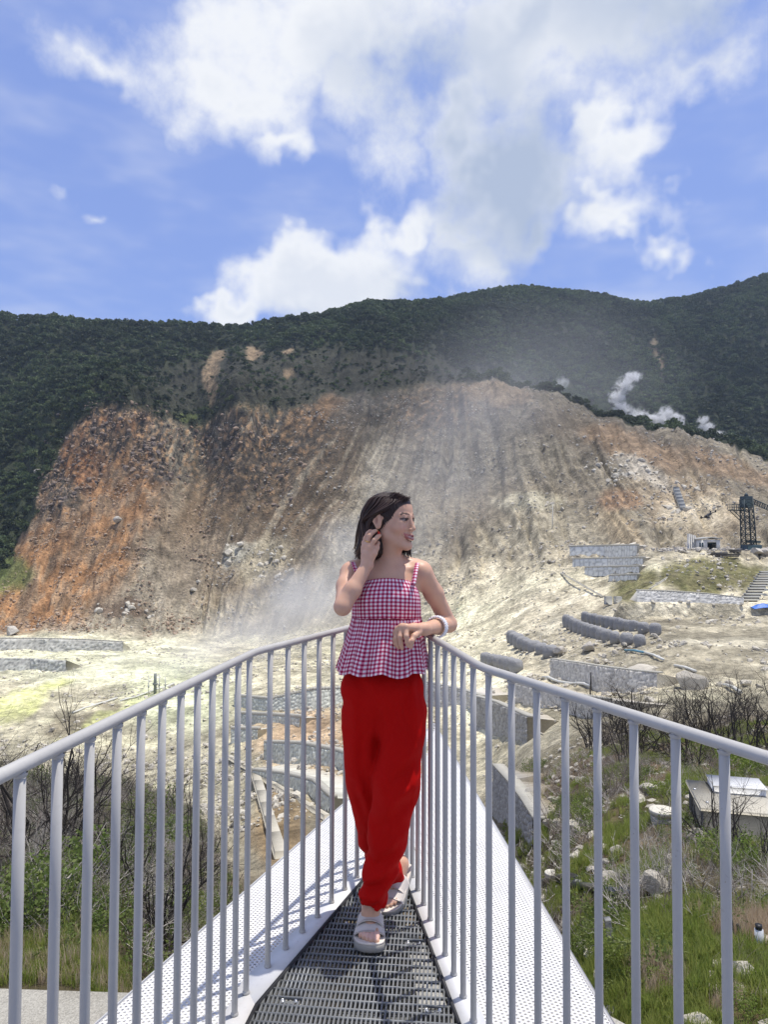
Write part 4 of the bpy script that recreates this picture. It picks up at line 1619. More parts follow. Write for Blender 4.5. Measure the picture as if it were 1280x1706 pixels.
def make_near():
    rng = np.random.default_rng(77)
    # ---- grass (stuff)
    spots, kinds, scs = [], [], []
    # strip of grass along the left paving, then the right terrace
    for (x, d) in sample_ground(rng, 3200, lambda x, d: (d > 6.98 + .12 * (np.abs(x) > 4)) * 1.0, -300, 400, 6.9, 7.9):
        spots.append((x, d)); kinds.append(int(rng.integers(0, 3)) if rng.random() < .62 else 3); scs.append(rng.uniform(.4, .95))
    for (x, d) in sample_ground(rng, 1500, lambda x, d: .25 + .75 * (nz(x, d, 1.6, 201) > 0), -300, 400, 8.0, 26):
        spots.append((x, d)); kinds.append(rng.integers(0, 3)); scs.append(rng.uniform(.6, 1.2))

    def right_density(x, d):
        edge = 6.15 + .5 * nz(x, x * 0, 1.3, 202)
        n = nz(x, d, 2.2, 203) + .35 * nz(x, d, .8, 204)
        return np.where(d < edge, 0, np.where(d < 9.5, .10 + .90 * (n > -.12), np.where(n > .16, 1.0, .03)))
    for (x, d) in sample_ground(rng, 7500, right_density, 760, 1500, 5.6, 12):
        n = float(nz([x], [d], 1.3, 205)[0])
        spots.append((x, d)); kinds.append(int(rng.integers(0, 3)) if n < .22 else 3); scs.append(rng.uniform(.45, 1.15) * (1.0 if d > 7 else .8))
    for (x, d) in sample_ground(rng, 5000, right_density, 800, 1450, 11.5, 34):
        spots.append((x, d)); kinds.append(int(rng.integers(0, 3))); scs.append(rng.uniform(.6, 1.5))
    pts = np.array([(x, d, ground(x, d) - .02) for x, d in spots])
    sc = np.array(scs)
    protos = [tuft(700 + k, 26, .21, .0048) for k in range(3)] + [tuft(710, 20, .27, .0032, .3)]
    for k, me in enumerate(protos): me.materials.append(leaf_c if k == 3 else leaf_b)
    instancer('grass', pts, np.stack([sc, sc, sc * rng.uniform(.8, 1.2, len(sc))], 1),
              np.stack([np.zeros(len(sc)), np.zeros(len(sc)), rng.uniform(0, 6.28, len(sc))], 1), np.array(kinds), protos,
              'green and straw-coloured grass growing on the terrace below the platform')
    # ---- low leafy ground cover and twig litter (stuff)
    cov = [bush_mesh(640 + k, 300, .28, .20, .020)[0] for k in range(3)]
    for me in cov: me.materials.append(leaf_d)
    tw = [branch_mesh(660 + k, 5, .7, 1.3, .008, 1, .5, 4) for k in range(3)]
    for k, me in enumerate(tw): me.materials.append(greyw if k != 1 else brownw)
    sp = sample_ground(rng, 1300, lambda x, d: .3 + .7 * (nz(x, d, 2.0, 210) > -.1), -300, 430, 7.6, 30)
    sp += sample_ground(rng, 170, lambda x, d: np.where(nz(x, d, 1.8, 211) > .1, 1.0, .03), 800, 1450, 6.4, 26)
    k = rng.integers(0, 3, len(sp)); s_ = rng.uniform(.6, 1.5, len(sp))
    instancer('ground_cover', np.array([(x, d, ground(x, d)) for x, d in sp]), np.stack([s_] * 3, 1),
              np.stack([0 * s_, 0 * s_, rng.uniform(0, 6.28, len(sp))], 1), k, cov, 'low leafy ground cover under the burnt shrubs')
    sp = sample_ground(rng, 3300, one, -300, 440, 8.0, 30)
    sp += sample_ground(rng, 1700, lambda x, d: np.where(nz(x, d, 2.0, 212) > -.1, 1.0, .1), 830, 1450, 8.5, 34)
    k = rng.integers(0, 3, len(sp)); s_ = rng.uniform(.6, 1.5, len(sp))
    instancer('twig_litter', np.array([(x, d, ground(x, d)) for x, d in sp]), np.stack([s_] * 3, 1),
              np.stack([0 * s_, 0 * s_, rng.uniform(0, 6.28, len(sp))], 1), k, tw, 'dry grey twigs tangled over the ground of the terrace')
    # stones on the terrace (stuff)
    sp = sample_ground(rng, 2600, lambda x, d: np.where(nz(x, d, 1.5, 213) > .0, 1.0, .15), 800, 1450, 6.3, 40)
    s_ = .03 + .16 * rng.random(len(sp)) ** 3
    pr = [rock_mesh(320 + q, 1) for q in range(3)]
    for me in pr: me.materials.append(pale_rock)
    instancer('terrace_stones', np.array([(x, d, ground(x, d)) for x, d in sp]), np.stack([s_ * 1.3, s_, s_], 1),
              np.stack([0 * s_, 0 * s_, rng.uniform(0, 6.28, len(sp))], 1), rng.integers(0, 3, len(sp)), pr, 'small pale stones scattered among the terrace grass')

    # ---- shrubs on the left, behind the left railing
    for (x, d) in sample_ground(rng, 64, one, -120, 425, 8.8, 25):
        dead_shrub(x, d, 'brown', int(rng.integers(3)), rng.uniform(.8, 1.25), 'brown leafless twiggy shrub in the thicket behind the left railing', 'twiggy shrubs behind the left railing')
    for (x, d) in sample_ground(rng, 30, one, -120, 420, 8.6, 24):
        dead_shrub(x, d, 'grey', int(rng.integers(3)), rng.uniform(.9, 1.3), 'bleached grey dead shrub in the thicket behind the left railing', 'bleached shrubs behind the left railing')
    for (x, d) in sample_ground(rng, 34, one, -100, 410, 9.5, 22):
        dead_shrub(x, d, 'burnt', int(rng.integers(3)), rng.uniform(.85, 1.35), 'blackened burnt shrub in the thicket behind the left railing', 'burnt shrubs behind the left railing')
    for (x, d) in sample_ground(rng, 13, one, -120, 400, 8.2, 22):
        bush(x, d, int(rng.integers(5)), rng.uniform(.7, 1.3), 'dense green bush in the thicket behind the left railing', 'green bushes behind the left railing')
    # the tall burnt stems that stand above the left handrail
    for px, py, d, k, sc, lab in ((24, 1300, 10.5, 0, 1.75, 'tall blackened shrub rising above the left end of the handrail'),
                                  (78, 1330, 11.5, 1, 1.5, 'blackened forked shrub just above the handrail near the left edge'),
                                  (205, 1330, 12.5, 2, .95, 'dark burnt shrub between the third and fourth bars from the left'),
                                  (290, 1330, 14, 0, .9, 'dark burnt shrub low behind the middle of the left railing')):
        x = P(px, py, d).x
        dead_shrub(x, d, 'burnt', k, sc, lab, 'tall burnt shrubs behind the left handrail')
    # ---- shrubs on the right terrace
    for (x, d) in sample_ground(rng, 46, lambda x, d: np.where(nz(x, d, 6, 220) > -.35, 1.0, .1), 960, 1400, 22, 42):
        dead_shrub(x, d, 'burnt', int(rng.integers(3)), rng.uniform(1.2, 1.75), 'thin blackened shrub in the burnt stand beyond the right railing', 'burnt stand beyond the right railing')
    for (x, d) in sample_ground(rng, 26, one, 900, 1400, 18, 38):
        dead_shrub(x, d, 'brown', int(rng.integers(3)), rng.uniform(1.0, 1.6), 'brown twiggy shrub in the burnt stand beyond the right railing', 'twiggy shrubs beyond the right railing')
    for px, py, kind, k, sc, lab in (
        (1075, 1500, 'grey', 0, 1.0, 'bleached tangled shrub right of the steel pipe on the right terrace'),
        (1110, 1480, 'grey', 1, .95, 'bleached shrub with dark core behind the second-last bar on the right'),
        (1180, 1500, 'brown', 2, 1.0, 'brown spindly shrub between the last two bars on the right'),
        (1245, 1510, 'grey', 2, .95, 'bleached spindly shrub at the right edge above the pipe stand'),
        (1195, 1420, 'burnt', 1, .9, 'blackened shrub standing in front of the concrete chamber'),
        (1170, 1400, 'burnt', 2, .8, 'small blackened shrub left of the concrete chamber'),
        (1260, 1440, 'burnt', 0, .9, 'blackened shrub at the right edge below the concrete chamber'),
        (905, 1500, 'grey', 0, .6, 'bleached shrub beside the black corrugated pipe'),
        (960, 1545, 'brown', 1, .5, 'low twiggy shrub left of the wooden stake'),
        (1040, 1540, 'burnt', 2, .45, 'thin burnt stem right of the wooden stake'),
        (940, 1400, 'grey', 1, .55, 'bleached shrub among the rocks between the fifth and sixth right bars'),
        (1010, 1330, 'burnt', 0, .6, 'burnt forked shrub above the rocks on the right terrace'),
        (1090, 1400, 'brown', 0, .6, 'pinkish twiggy shrub left of the round concrete lid'),
        (890, 1440, 'brown', 2, .5, 'twiggy shrub at the foot of the curved stone wall'),
        (1230, 1620, 'brown', 1, .4, 'low dry shrub at the lower right edge of the grass'),
    ):
        p = hit(px, py)
        dead_shrub(p.x, p.y, kind, k, sc, lab, 'shrubs on the right terrace')
    for px, py, k, sc, lab in (
        (1040, 1600, 3, .55, 'small green bush right of the wooden stake'),
        (990, 1590, 1, .5, 'small green bush left of the wooden stake'),
        (1110, 1330, 4, 1.1, 'bright green bush behind the round concrete lid'),
        (1060, 1310, 3, 1.0, 'bright green bush left of the round concrete lid'),
        (1190, 1270, 4, 1.5, 'bright green bush uphill of the concrete chamber'),
        (1250, 1290, 3, 1.4, 'bright green bush behind the concrete chamber'),
        (980, 1370, 4, .9, 'green bush among rocks behind the fifth right bar'),
        (930, 1360, 0, .9, 'dark green bush beside the curved stone wall'),
        (1240, 1460, 3, 1.0, 'bright green bush below the concrete chamber at the right edge'),
        (1260, 1690, 3, .4, 'yellow-green tussock bush at the lower right corner'),
        (1130, 1655, 4, .45, 'rounded green bush at the edge of the gravel path'),
        (1060, 1650, 3, .45, 'rounded green bush nearest the gravel path bend'),
        (960, 1640, 0, .45, 'dark green bush beside the right side panel'),
        (890, 1290, 0, 1.3, 'olive bush left of the burnt stand at the right'),
        (870, 1330, 3, .9, 'green bush on the bank above the curved stone wall'),
    ):
        p = hit(px, py)
        bush(p.x, p.y, k, sc, lab, 'green bushes on the right terrace')


make_near()
# ------------------------------------------------------------------ walls, shed, tower and other works in the valley
def cellular(u, v, seed, jitter=.85):
    """nearest-cell distance and a random value per cell on a brick-like jittered lattice"""
    iu, iv = np.floor(u), np.floor(v)
    best = np.full(u.shape, 9.0); sec = np.full(u.shape, 9.0); val = np.zeros(u.shape)
    for a in (-1, 0, 1):
        for b in (-1, 0, 1):
            cu, cv = iu + a, iv + b
            h1 = _hash(cu, cv, seed) / 2147483648.0; h2 = _hash(cu, cv, seed + 7) / 2147483648.0; h3 = _hash(cu, cv, seed + 13) / 2147483648.0
            d = np.hypot(u - cu - .5 - (h1 - .5) * jitter, v - cv - .5 - (h2 - .5) * jitter)
            closer = d < best
            sec = np.where(closer, best, np.minimum(sec, d))
            val = np.where(closer, h3, val)
            best = np.where(closer, d, best)
    return best, sec - best, val


stone_attr = mat('rubble_masonry', attr='stone', rough=.9, spec=.2, var=.25, vscale=5.0, bump=.3, bscale=14)
coping_mat = mat('pale_coping', (.40, .385, .33), .85, var=.22, vscale=.8, bump=.2, bscale=12)
concrete = mat('weathered_concrete', (.36, .36, .335), .85, var=.28, vscale=.5, bump=.2, bscale=10)
pale_concrete = mat('pale_concrete', (.50, .47, .39), .85, var=.2, vscale=1.2, bump=.2, bscale=20)
dark_steel = mat('dark_teal_steel', (.030, .048, .055), .5, .4, var=.35, vscale=2.0)
black_plastic = mat('black_plastic', (.014, .014, .015), .45, var=.3, vscale=9)


def stone_wall(name, pts, label, stone=.5, tone=((.30, .29, .265), (.18, .175, .165)), coping=.0, seed=1, res=.16, group=None, thick=4.5, relief=.12, cat='retaining wall', fill=(.50, .455, .375)):
    """pts: list of (px, py_bottom, py_top); rubble-stone face with real stone relief, closed behind and on top"""
    base = [hit(px, pb) for px, pb, pt in pts]
    for i, p in enumerate(base):               # smooth distances along the wall
        pass
    dm = [p.y for p in base]
    if len(dm) > 2:
        co = np.polyfit(range(len(dm)), dm, min(2, len(dm) - 1))
        dm = list(np.polyval(co, range(len(dm))))
    bot = [P(px, pb, d) for (px, pb, pt), d in zip(pts, dm)]
    top = [P(px, pt, d + .6 * abs(P(px, pt, d).z - P(px, pb, d).z)) for (px, pb, pt), d in zip(pts, dm)]
    bot = [Vector((b.x, b.y, b.z - .5)) for b in bot]
    L = [0]
    for a, b in zip(bot, bot[1:]): L.append(L[-1] + (b - a).length)
    H = max((t - b).length for t, b in zip(top, bot))
    nu = max(8, min(260, int(L[-1] / res))); nv = max(4, min(60, int(H / res)))
    root = empty(name, tuple(bot[len(bot) // 2]))
    tag(root, label, cat, group)
    o = np.array(bot[len(bot) // 2])
    us = np.linspace(0, L[-1], nu + 1)
    B = np.stack([np.interp(us, L, [p[k] for p in bot]) for k in range(3)], 1)
    Tt = np.stack([np.interp(us, L, [p[k] for p in top]) for k in range(3)], 1)
    vs = np.linspace(0, 1, nv + 1)
    G = B[:, None, :] * (1 - vs[None, :, None]) + Tt[:, None, :] * vs[None, :, None]
    Ug = np.broadcast_to(us[:, None], G.shape[:2]); Vg = np.linalg.norm(G - B[:, None, :], axis=2)
    bd, ed, val = cellular(Ug / stone, Vg / (stone * .8), seed)
    disp = relief * np.clip(ed * 2.2, 0, 1) * (.6 + .7 * val)
    tg = np.gradient(B, axis=0); tg /= np.linalg.norm(tg, axis=1, keepdims=True)
    nrm = np.cross(tg, np.array([0, 0, 1.0]))
    nrm *= np.sign((nrm * (np.array([0, 0, CAM_H]) - B)).sum(1, keepdims=True))
    G = G + nrm[:, None, :] * disp[..., None]
    col = np.array(tone[1]) * (1 - val[..., None]) + np.array(tone[0]) * val[..., None]
    col = col * (.55 + .45 * np.clip(ed * 4, 0, 1))[..., None]
    # earth fill behind the face, running back until it meets the slope (or down to level ground)
    back = np.zeros_like(Tt)
    for q in range(nu + 1):
        best = None
        for st in np.arange(.5, thick + .01, .5):
            c = Tt[q] - nrm[q] * st
            gz = ground(c[0], c[1])
            if gz >= Tt[q][2] - .05:
                best = (c[0], c[1], gz + .03); break
        if best is None:
            c = Tt[q] - nrm[q] * thick
            best = (c[0], c[1], max(ground(c[0], c[1]) - .1, Tt[q][2] - thick * .45))
        back[q] = best
    V = np.concatenate([G.reshape(-1, 3), back, np.stack([back[:, 0], back[:, 1], B[:, 2] - 1.0], 1)])
    n0 = (nu + 1) * (nv + 1)
    i = np.arange(nu)[:, None] * (nv + 1) + np.arange(nv)[None, :]
    F = [np.stack([i, i + nv + 1, i + nv + 2, i + 1], -1).reshape(-1, 4)]
    k = np.arange(nu)
    F.append(np.stack([k * (nv + 1) + nv, (k + 1) * (nv + 1) + nv, n0 + k + 1, n0 + k], -1))
    F.append(np.stack([n0 + k, n0 + k + 1, n0 + nu + 2 + k, n0 + nu + 1 + k], -1))
    # end faces
    F.append(np.array([[0, nv, n0, n0 + nu + 1], [nu * (nv + 1), nu * (nv + 1) + nv, n0 + nu, n0 + 2 * nu + 1]]))
    me = np_mesh('stone_face', V - o, F)
    C = np.concatenate([col.reshape(-1, 3), np.tile(np.array(fill), (len(V) - n0, 1))])
    set_attr_color(me, 'stone', C)
    mesh_obj('stone_face', me, stone_attr, root)
    if coping > 0:
        mb = MB()
        for a, b in zip(range(0, nu, max(1, nu // 40)), list(range(max(1, nu // 40), nu, max(1, nu // 40))) + [nu]):
            if a == b: continue
            mb.bar(Vector(Tt[a] - o - nrm[a] * .28) + Vector((0, 0, coping * .3)), Vector(Tt[b] - o - nrm[b] * .28) + Vector((0, 0, coping * .3)), .62, coping)
        mb.build('coping', coping_mat, root)
    return root


GR = ((.72, .69, .61), (.46, .44, .395))
TEAL = ((.70, .71, .61), (.48, .49, .43))
stone_wall('stone_wall', [(1062, 1010, 984), (1120, 1012, 986), (1180, 1014, 990), (1240, 1018, 997)], 'long pale boulder wall below the grassy hill with the shed', .55, ((.80, .78, .71), (.50, .49, .45)), .25, 3)
stone_wall('stone_wall', [(918, 1128, 1098), (965, 1142, 1105), (1010, 1152, 1112), (1060, 1152, 1118), (1097, 1148, 1122)], 'curved grey stone wall in the middle of the right valley side', .42, GR, .14, 4)
stone_wall('stone_wall', [(850, 1170, 1138), (905, 1180, 1150), (960, 1192, 1158), (1005, 1200, 1165)], 'lower grey stone wall behind the right handrail, under the curved wall', .42, GR, .14, 5)
stone_wall('stone_wall', [(790, 1210, 1160), (825, 1222, 1170), (880, 1235, 1195)], 'short dark stone wall behind the closely spaced right bars', .42, ((.50, .48, .43), (.30, .29, .26)), .16, 6, thick=2.5)
stone_wall('stone_wall', [(822, 1360, 1275), (845, 1372, 1300), (868, 1390, 1330), (890, 1410, 1365)], 'steep curved stone wall close beside the right side panel', .24, ((.46, .45, .42), (.28, .275, .26)), .12, 7, res=.08, relief=.06, thick=2.0, fill=(.26, .22, .15))
stone_wall('stone_wall', [(640, 1165, 1128), (700, 1170, 1135), (770, 1180, 1150), (800, 1190, 1160)], 'stone wall terrace hidden behind the woman\'s hips', .5, GR, .2, 18)
# terraces of the check dams below the prow, at the left of the woman
stone_wall('terrace_wall', [(390, 1178, 1160), (450, 1186, 1166), (520, 1182, 1150), (575, 1172, 1148)], 'uppermost greenish stone check dam left of the woman', .7, TEAL, .45, 8)
stone_wall('terrace_wall', [(395, 1212, 1190), (440, 1206, 1192), (500, 1212, 1196)], 'second greenish stone check dam with pale coping left of the woman', .7, TEAL, .5, 9)
stone_wall('terrace_wall', [(385, 1240, 1215), (430, 1232, 1216)], 'small pale check dam between the bars near the left rail bend', .6, TEAL, .4, 19)
stone_wall('terrace_wall', [(440, 1268, 1238), (500, 1272, 1240), (560, 1282, 1252), (590, 1292, 1262)], 'broad grey stone check dam level with the woman\'s thigh', .5, TEAL, .35, 10)
stone_wall('terrace_wall', [(420, 1300, 1284), (470, 1312, 1290), (520, 1335, 1302), (550, 1360, 1330)], 'lowest curved stone check dam nearest the left side panel', .45, TEAL, .3, 11)
stone_wall('valley_wall', [(-40, 1083, 1064), (60, 1083, 1064), (140, 1084, 1066), (205, 1086, 1070)], 'long low stone embankment at the foot of the orange scree', 1.2, ((.64, .63, .56), (.40, .39, .35)), .3, 12, res=.4, relief=.35)
stone_wall('valley_wall', [(-40, 1118, 1095), (50, 1116, 1096), (110, 1118, 1100)], 'lower grey stone embankment at the far left of the valley', 1.0, ((.66, .66, .58), (.44, .43, .39)), 0, 13, res=.4, relief=.35)


def beam(name, a, b, w, h, label, m=None, cat='concrete beam', group=None):
    """concrete beam laid on the slope between two sight lines"""
    pa, pb = hit(*a), hit(*b)
    root = empty(name, tuple(pa))
    tag(root, label, cat, group)
    mb = MB()
    n = 6
    for k in range(n):
        p = pa.lerp(pb, k / n); q = pa.lerp(pb, (k + 1) / n - .004)
        seg = MB()
        seg.bar(p - pa + Vector((0, 0, h * .35)), q - pa + Vector((0, 0, h * .35)), w, h, bevel=.03)
        seg.build('beam_segment', m or pale_concrete, root)
    return root


beam('slope_beam', (425, 1292), (468, 1430), .8, .5, 'pale concrete beam running down the brown bank beside the left side panel')
beam('slope_beam', (427, 1292), (545, 1365), .5, .4, 'pale concrete beam slanting along the top of the brown bank to the right')
beam('slope_beam', (380, 1262), (428, 1290), .6, .4, 'short pale concrete beam leading to the corner of the brown bank')
beam('slope_beam', (1127, 816), (1139, 850), 2.0, 1.2, 'white concrete chute lying on the slope above the shed', concrete, 'chute')
beam('slope_beam', (1005, 995), (935, 955), .4, .3, 'thin pale line of blocks along the slope below the concrete tiers', coping_mat, 'concrete beam')
beam('handrail_line', (1084, 982), (1148, 940), .35, .25, 'thin pale rail running up the grassy hill to the shed', coping_mat, 'rail')


# concrete tiers on the cone
CON = ((.74, .74, .68), (.66, .66, .61))
for (xa, xb, yt, yb, lab) in ((950, 1062, 911, 927, 'uppermost long tier of the stepped concrete terraces on the pale slope'), (955, 1072, 932, 944, 'second tier of the stepped concrete terraces on the pale slope'),
                              (975, 1066, 946, 957, 'third tier of the stepped concrete terraces on the pale slope'), (1015, 1062, 960, 968, 'lowest short tier of the stepped concrete terraces on the pale slope')):
    stone_wall('concrete_tier', [(xa, yb, yt), ((xa + xb) / 2, yb - 1, yt - 1), (xb, yb - 2, yt - 2)], lab, 2.2, CON, .5, 30 + yt, res=.4, relief=.05, group='concrete tiers on the slope', thick=9, cat='concrete tier')


# rows of dark sacks (large fabric gabions)
sack_mat = mat('grey_sack_cloth', (.25, .25, .25), .85, var=.35, vscale=1.4, bump=.5, bscale=5)


def sack_mesh(seed):
    rng = np.random.default_rng(seed)
    bm = bmesh.new()
    bmesh.ops.create_uvsphere(bm, u_segments=10, v_segments=6, radius=1.0)
    for v in bm.verts:
        x, y, z = v.co
        v.co = Vector((math.copysign(abs(x) ** .6, x) * .5, math.copysign(abs(y) ** .6, y) * .5, math.copysign(abs(z) ** .55, z) * .85))
        v.co += Vector(rng.normal(0, .03, 3))
    me = bpy.data.meshes.new('sack'); bm.to_mesh(me); bm.free()
    me.materials.append(sack_mat)
    me.polygons.foreach_set('use_smooth', np.ones(len(me.polygons), dtype=bool))
    return me


sacks = [sack_mesh(800 + k) for k in range(3)]


def sack_row(pts, n, hpx, label, tiers_=1):
    ps = [hit(px, py) for px, py in pts]
    root = empty('sack_wall', tuple(ps[0]))
    tag(root, label, 'sack wall', 'rows of grey sacks holding the slope')
    L = [0]
    for a, b in zip(ps, ps[1:]): L.append(L[-1] + (b - a).length)
    for k in range(n):
        u = L[-1] * (k + .5) / n
        p = Vector([np.interp(u, L, [q[i] for q in ps]) for i in range(3)])
        h = hpx / FPX * p.y
        w = L[-1] / n
        o = mesh_obj('sack', sacks[k % 3], None, root, tuple(p - ps[0] + Vector((0, 0, h * .40))), (random.uniform(-.1, .1), random.uniform(-.1, .1), random.uniform(-.3, .3)))
        o.scale = (w * random.uniform(.40, .52), w * .55, h * random.uniform(.70, .84))
    return root


sack_row([(972, 1036), (1010, 1044), (1060, 1052), (1103, 1058)], 13, 17, 'upper row of dark grey sacks on the right slope below the road')
sack_row([(942, 1042), (975, 1058), (1020, 1070), (1078, 1078)], 13, 19, 'second row of dark grey sacks, below the upper row')
sack_row([(850, 1068), (880, 1084), (925, 1096)], 8, 18, 'row of dark grey sacks above the grey boulder, near the right rail bend')
sack_row([(806, 1106), (835, 1112), (866, 1120)], 6, 19, 'lowest row of dark grey sacks just above the right rail bend')


# shed
def shed():
    a = P(1163, 920, 156); b = P(1201, 921, 156)
    w = (b - a).x; h = P(1180, 900, 156).z - a.z
    root = empty('equipment_shed', ((a.x + b.x) / 2, 156, a.z + .1))
    tag(root, 'small pale concrete shed with open dark doorway on the hill shelf', 'shed')
    wall_m = mat('shed_wall', (.66, .655, .62), .8, var=.12, vscale=.9, bump=.1, bscale=20)
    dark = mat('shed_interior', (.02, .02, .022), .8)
    D = 4.2
    x0, x1 = -w / 2, w / 2
    dx0, dx1, dh = w * -.06, w * .34, h * .78       # door opening
    for nm, c, s in (('front_wall', ((x0 + dx0) / 2, .1, h / 2), (dx0 - x0, .2, h)), ('front_wall', ((dx1 + x1) / 2, .1, h / 2), (x1 - dx1, .2, h)),
                     ('door_lintel', ((dx0 + dx1) / 2, .1, (h + dh) / 2), (dx1 - dx0 - .004, .194, h - dh)),
                     ('side_wall', (x0 + .1, D / 2 + .1, h / 2), (.19, D - .02, h - .01)), ('side_wall', (x1 - .1, D / 2 + .1, h / 2), (.19, D - .02, h - .01)),
                     ('back_wall', (0, D + .1, h / 2), (w - .02, .2, h - .02))):
        mb = MB(); mb.box(c, s); mb.build(nm, wall_m, root)
    # shallow gabled roof slab
    mb = MB()
    e = .25
    pr = [(x0 - e, h), (x0 - e, h + .18), (w * .12, h + .62), (x1 + e, h + .30), (x1 + e, h + .12), (w * .12, h + .40)]
    n = len(pr)
    v = [(x, -.35, z) for x, z in pr] + [(x, D + .4, z) for x, z in pr]
    mb.add(v, [[0, 5, 1], [1, 5, 2], [2, 5, 3], [3, 5, 4], [6, 7, 11], [7, 8, 11], [8, 9, 11], [9, 10, 11]], [[i, (i + 1) % n, n + (i + 1) % n, n + i] for i in range(n)])
    mb.build('roof', concrete, root)
    mb = MB(); mb.box(((dx0 + dx1) / 2, 2.2, dh * .45), (dx1 - dx0 - .1, .12, dh * .9)); mb.build('doorway_shade_panel', dark, root)  # near-black panel standing in for the unlit inside of the shed
    mb = MB(); mb.box(((dx0 + dx1) / 2, .3, dh * .93), (dx1 - dx0, .08, .35)); mb.build('roller_shutter', dark_steel, root)
    for fx in (-.38, -.27):
        f = MB(); f.box((fx * w, -.006, h * .58), (w * .07, .05, h * .36)); fo = f.build('window', dark_steel, root)
        f = MB(); f.box((fx * w, -.04, h * .58), (w * .05, .02, h * .28)); f.build('pane', mat('shed_glass', (.05, .1, .12), .1, var=.1), fo)
    mb = MB(); mb.box((x0 - .5, 1.0, h * .35), (.35, .4, h * .7)); mb.build('meter_cabinet', mat('cabinet_blue', (.12, .22, .26), .5), root)


shed()


def vents():
    """white stepped box and posts left of the shed"""
    p = P(1153, 921, 157)
    root = empty('pipe_cabinet', tuple(p))
    tag(root, 'white upright cabinet with ribs at the left end of the shed', 'cabinet')
    for k in range(4):
        mb = MB(); mb.box((k * .42 - .6, 0, 1.9), (.32, .9, 4.6 - .25 * k), bevel=.05); mb.build('rib_panel', mat('cabinet_white', (.62, .60, .55), .6), root)
    mb = MB(); mb.box((0, 0, .0), (2.2, 1.3, .5)); mb.build('plinth', concrete, root)


vents()


# lattice tower with jib
def tower():
    d = 158.0
    base = P(1249, 920, d); top = P(1241, 832, d)
    root = empty('lattice_tower', tuple(base))
    tag(root, 'dark lattice crane tower with side platform and jib beside the shed', 'crane tower')
    H = top.z - base.z
    lean = (top.x - base.x) / H * .5
    w0, w1 = 1.15, .95
    lv = 9

    def c(k, sx, sy):
        t = k / lv
        w = w0 * (1 - t) + w1 * t
        return Vector((lean * H * t + sx * w, sy * w, H * t))
    for sx in (-1, 1):
        for sy in (-1, 1):
            mb = MB(); mb.bar(c(0, sx, sy), c(lv, sx, sy), .22); mb.build('corner_post', dark_steel, root)
    for k in range(lv + 1):
        mb = MB()
        for (s1, s2) in (((-1, -1), (1, -1)), ((1, -1), (1, 1)), ((1, 1), (-1, 1)), ((-1, 1), (-1, -1))):
            mb.bar(c(k, *s1), c(k, *s2), .14)
        mb.build('frame_ring', dark_steel, root)
        if k < lv:
            mb = MB()
            for (s1, s2) in (((-1, -1), (1, -1)), ((1, -1), (1, 1)), ((1, 1), (-1, 1)), ((-1, 1), (-1, -1))):
                mb.bar(c(k, *s1) * 1.0, c(k + 1, *s2), .10)
                mb.bar(c(k, *s2) * 1.0, c(k + 1, *s1), .10)
            mb.build('cross_brace', dark_steel, root)
    mb = MB(); mb.box((lean * H, 0, H - .6), (2.0, 2.0, 2.6), bevel=.1); hd = mb.build('winch_head', dark_steel, root)
    mb = MB(); mb.tube([(lean * H, 0, H + .5), (lean * H, 0, H + 1.1), (lean * H, 0, H + 1.5)], [.5, .4, .05], 8); mb.build('cap', dark_steel, hd)
    # side platform with railing
    zp = P(1225, 850, d).z - base.z
    xl = P(1217, 850, d).x - base.x; xr = lean * zp - .8
    mb = MB(); mb.box(((xl + xr) / 2, 0, zp), (xr - xl, 2.0, .2)); pf = mb.build('side_platform', dark_steel, root)
    for k in range(7):
        x = xl + (xr - xl) * k / 6
        mb = MB()
        for sy in (-.95, .95): mb.bar((x, sy, zp + .11), (x, sy, zp + 1.3), .07)
        mb.build('guard_post', dark_steel, pf)
    mb = MB()
    for zz in (.65, 1.3):
        for sy in (-.95, .95): mb.bar((xl, sy, zp + zz), (xr, sy, zp + zz), .07)
    mb.build('guard_rail', dark_steel, pf)
    mb = MB()
    for sy in (-.8, .8): mb.bar((xl + .4, sy, zp - .1), (lean * zp * .7 - .9, sy, zp - 2.6), .14)
    mb.build('bracket', dark_steel, pf)
    # jib running down to the right, out of the picture
    a = Vector((lean * H + .9, 0, H - .4)); b = P(1300, 856, d - 6) - base
    dv = (b - a)
    up = Vector((0, 0, .75))
    jb = MB(); jb.bar(a + up, b + up, .18); jb.bar(a - up * .35, b - up * .35, .18); jb.build('jib_chord', dark_steel, root)
    jb = MB()
    for k in range(12):
        p, q = a + dv * (k / 12), a + dv * ((k + 1) / 12)
        jb.bar(p + up, q - up * .35, .10); jb.bar(p - up * .35, p + up, .10)
    jb.build('jib_lacing', dark_steel, root)
    mb = MB(); mb.box((.3, -.4, .7), (3.4, 3.0, 1.9), bevel=.15)
    mb.build('base_housing', mat('housing_teal', (.03, .06, .075), .5, var=.3), root)
    mb = MB(); mb.box((1.2, .4, 2.3), (2.8, 1.2, .5), bevel=.05); mb.build('drive_unit', dark_steel, root)


tower()


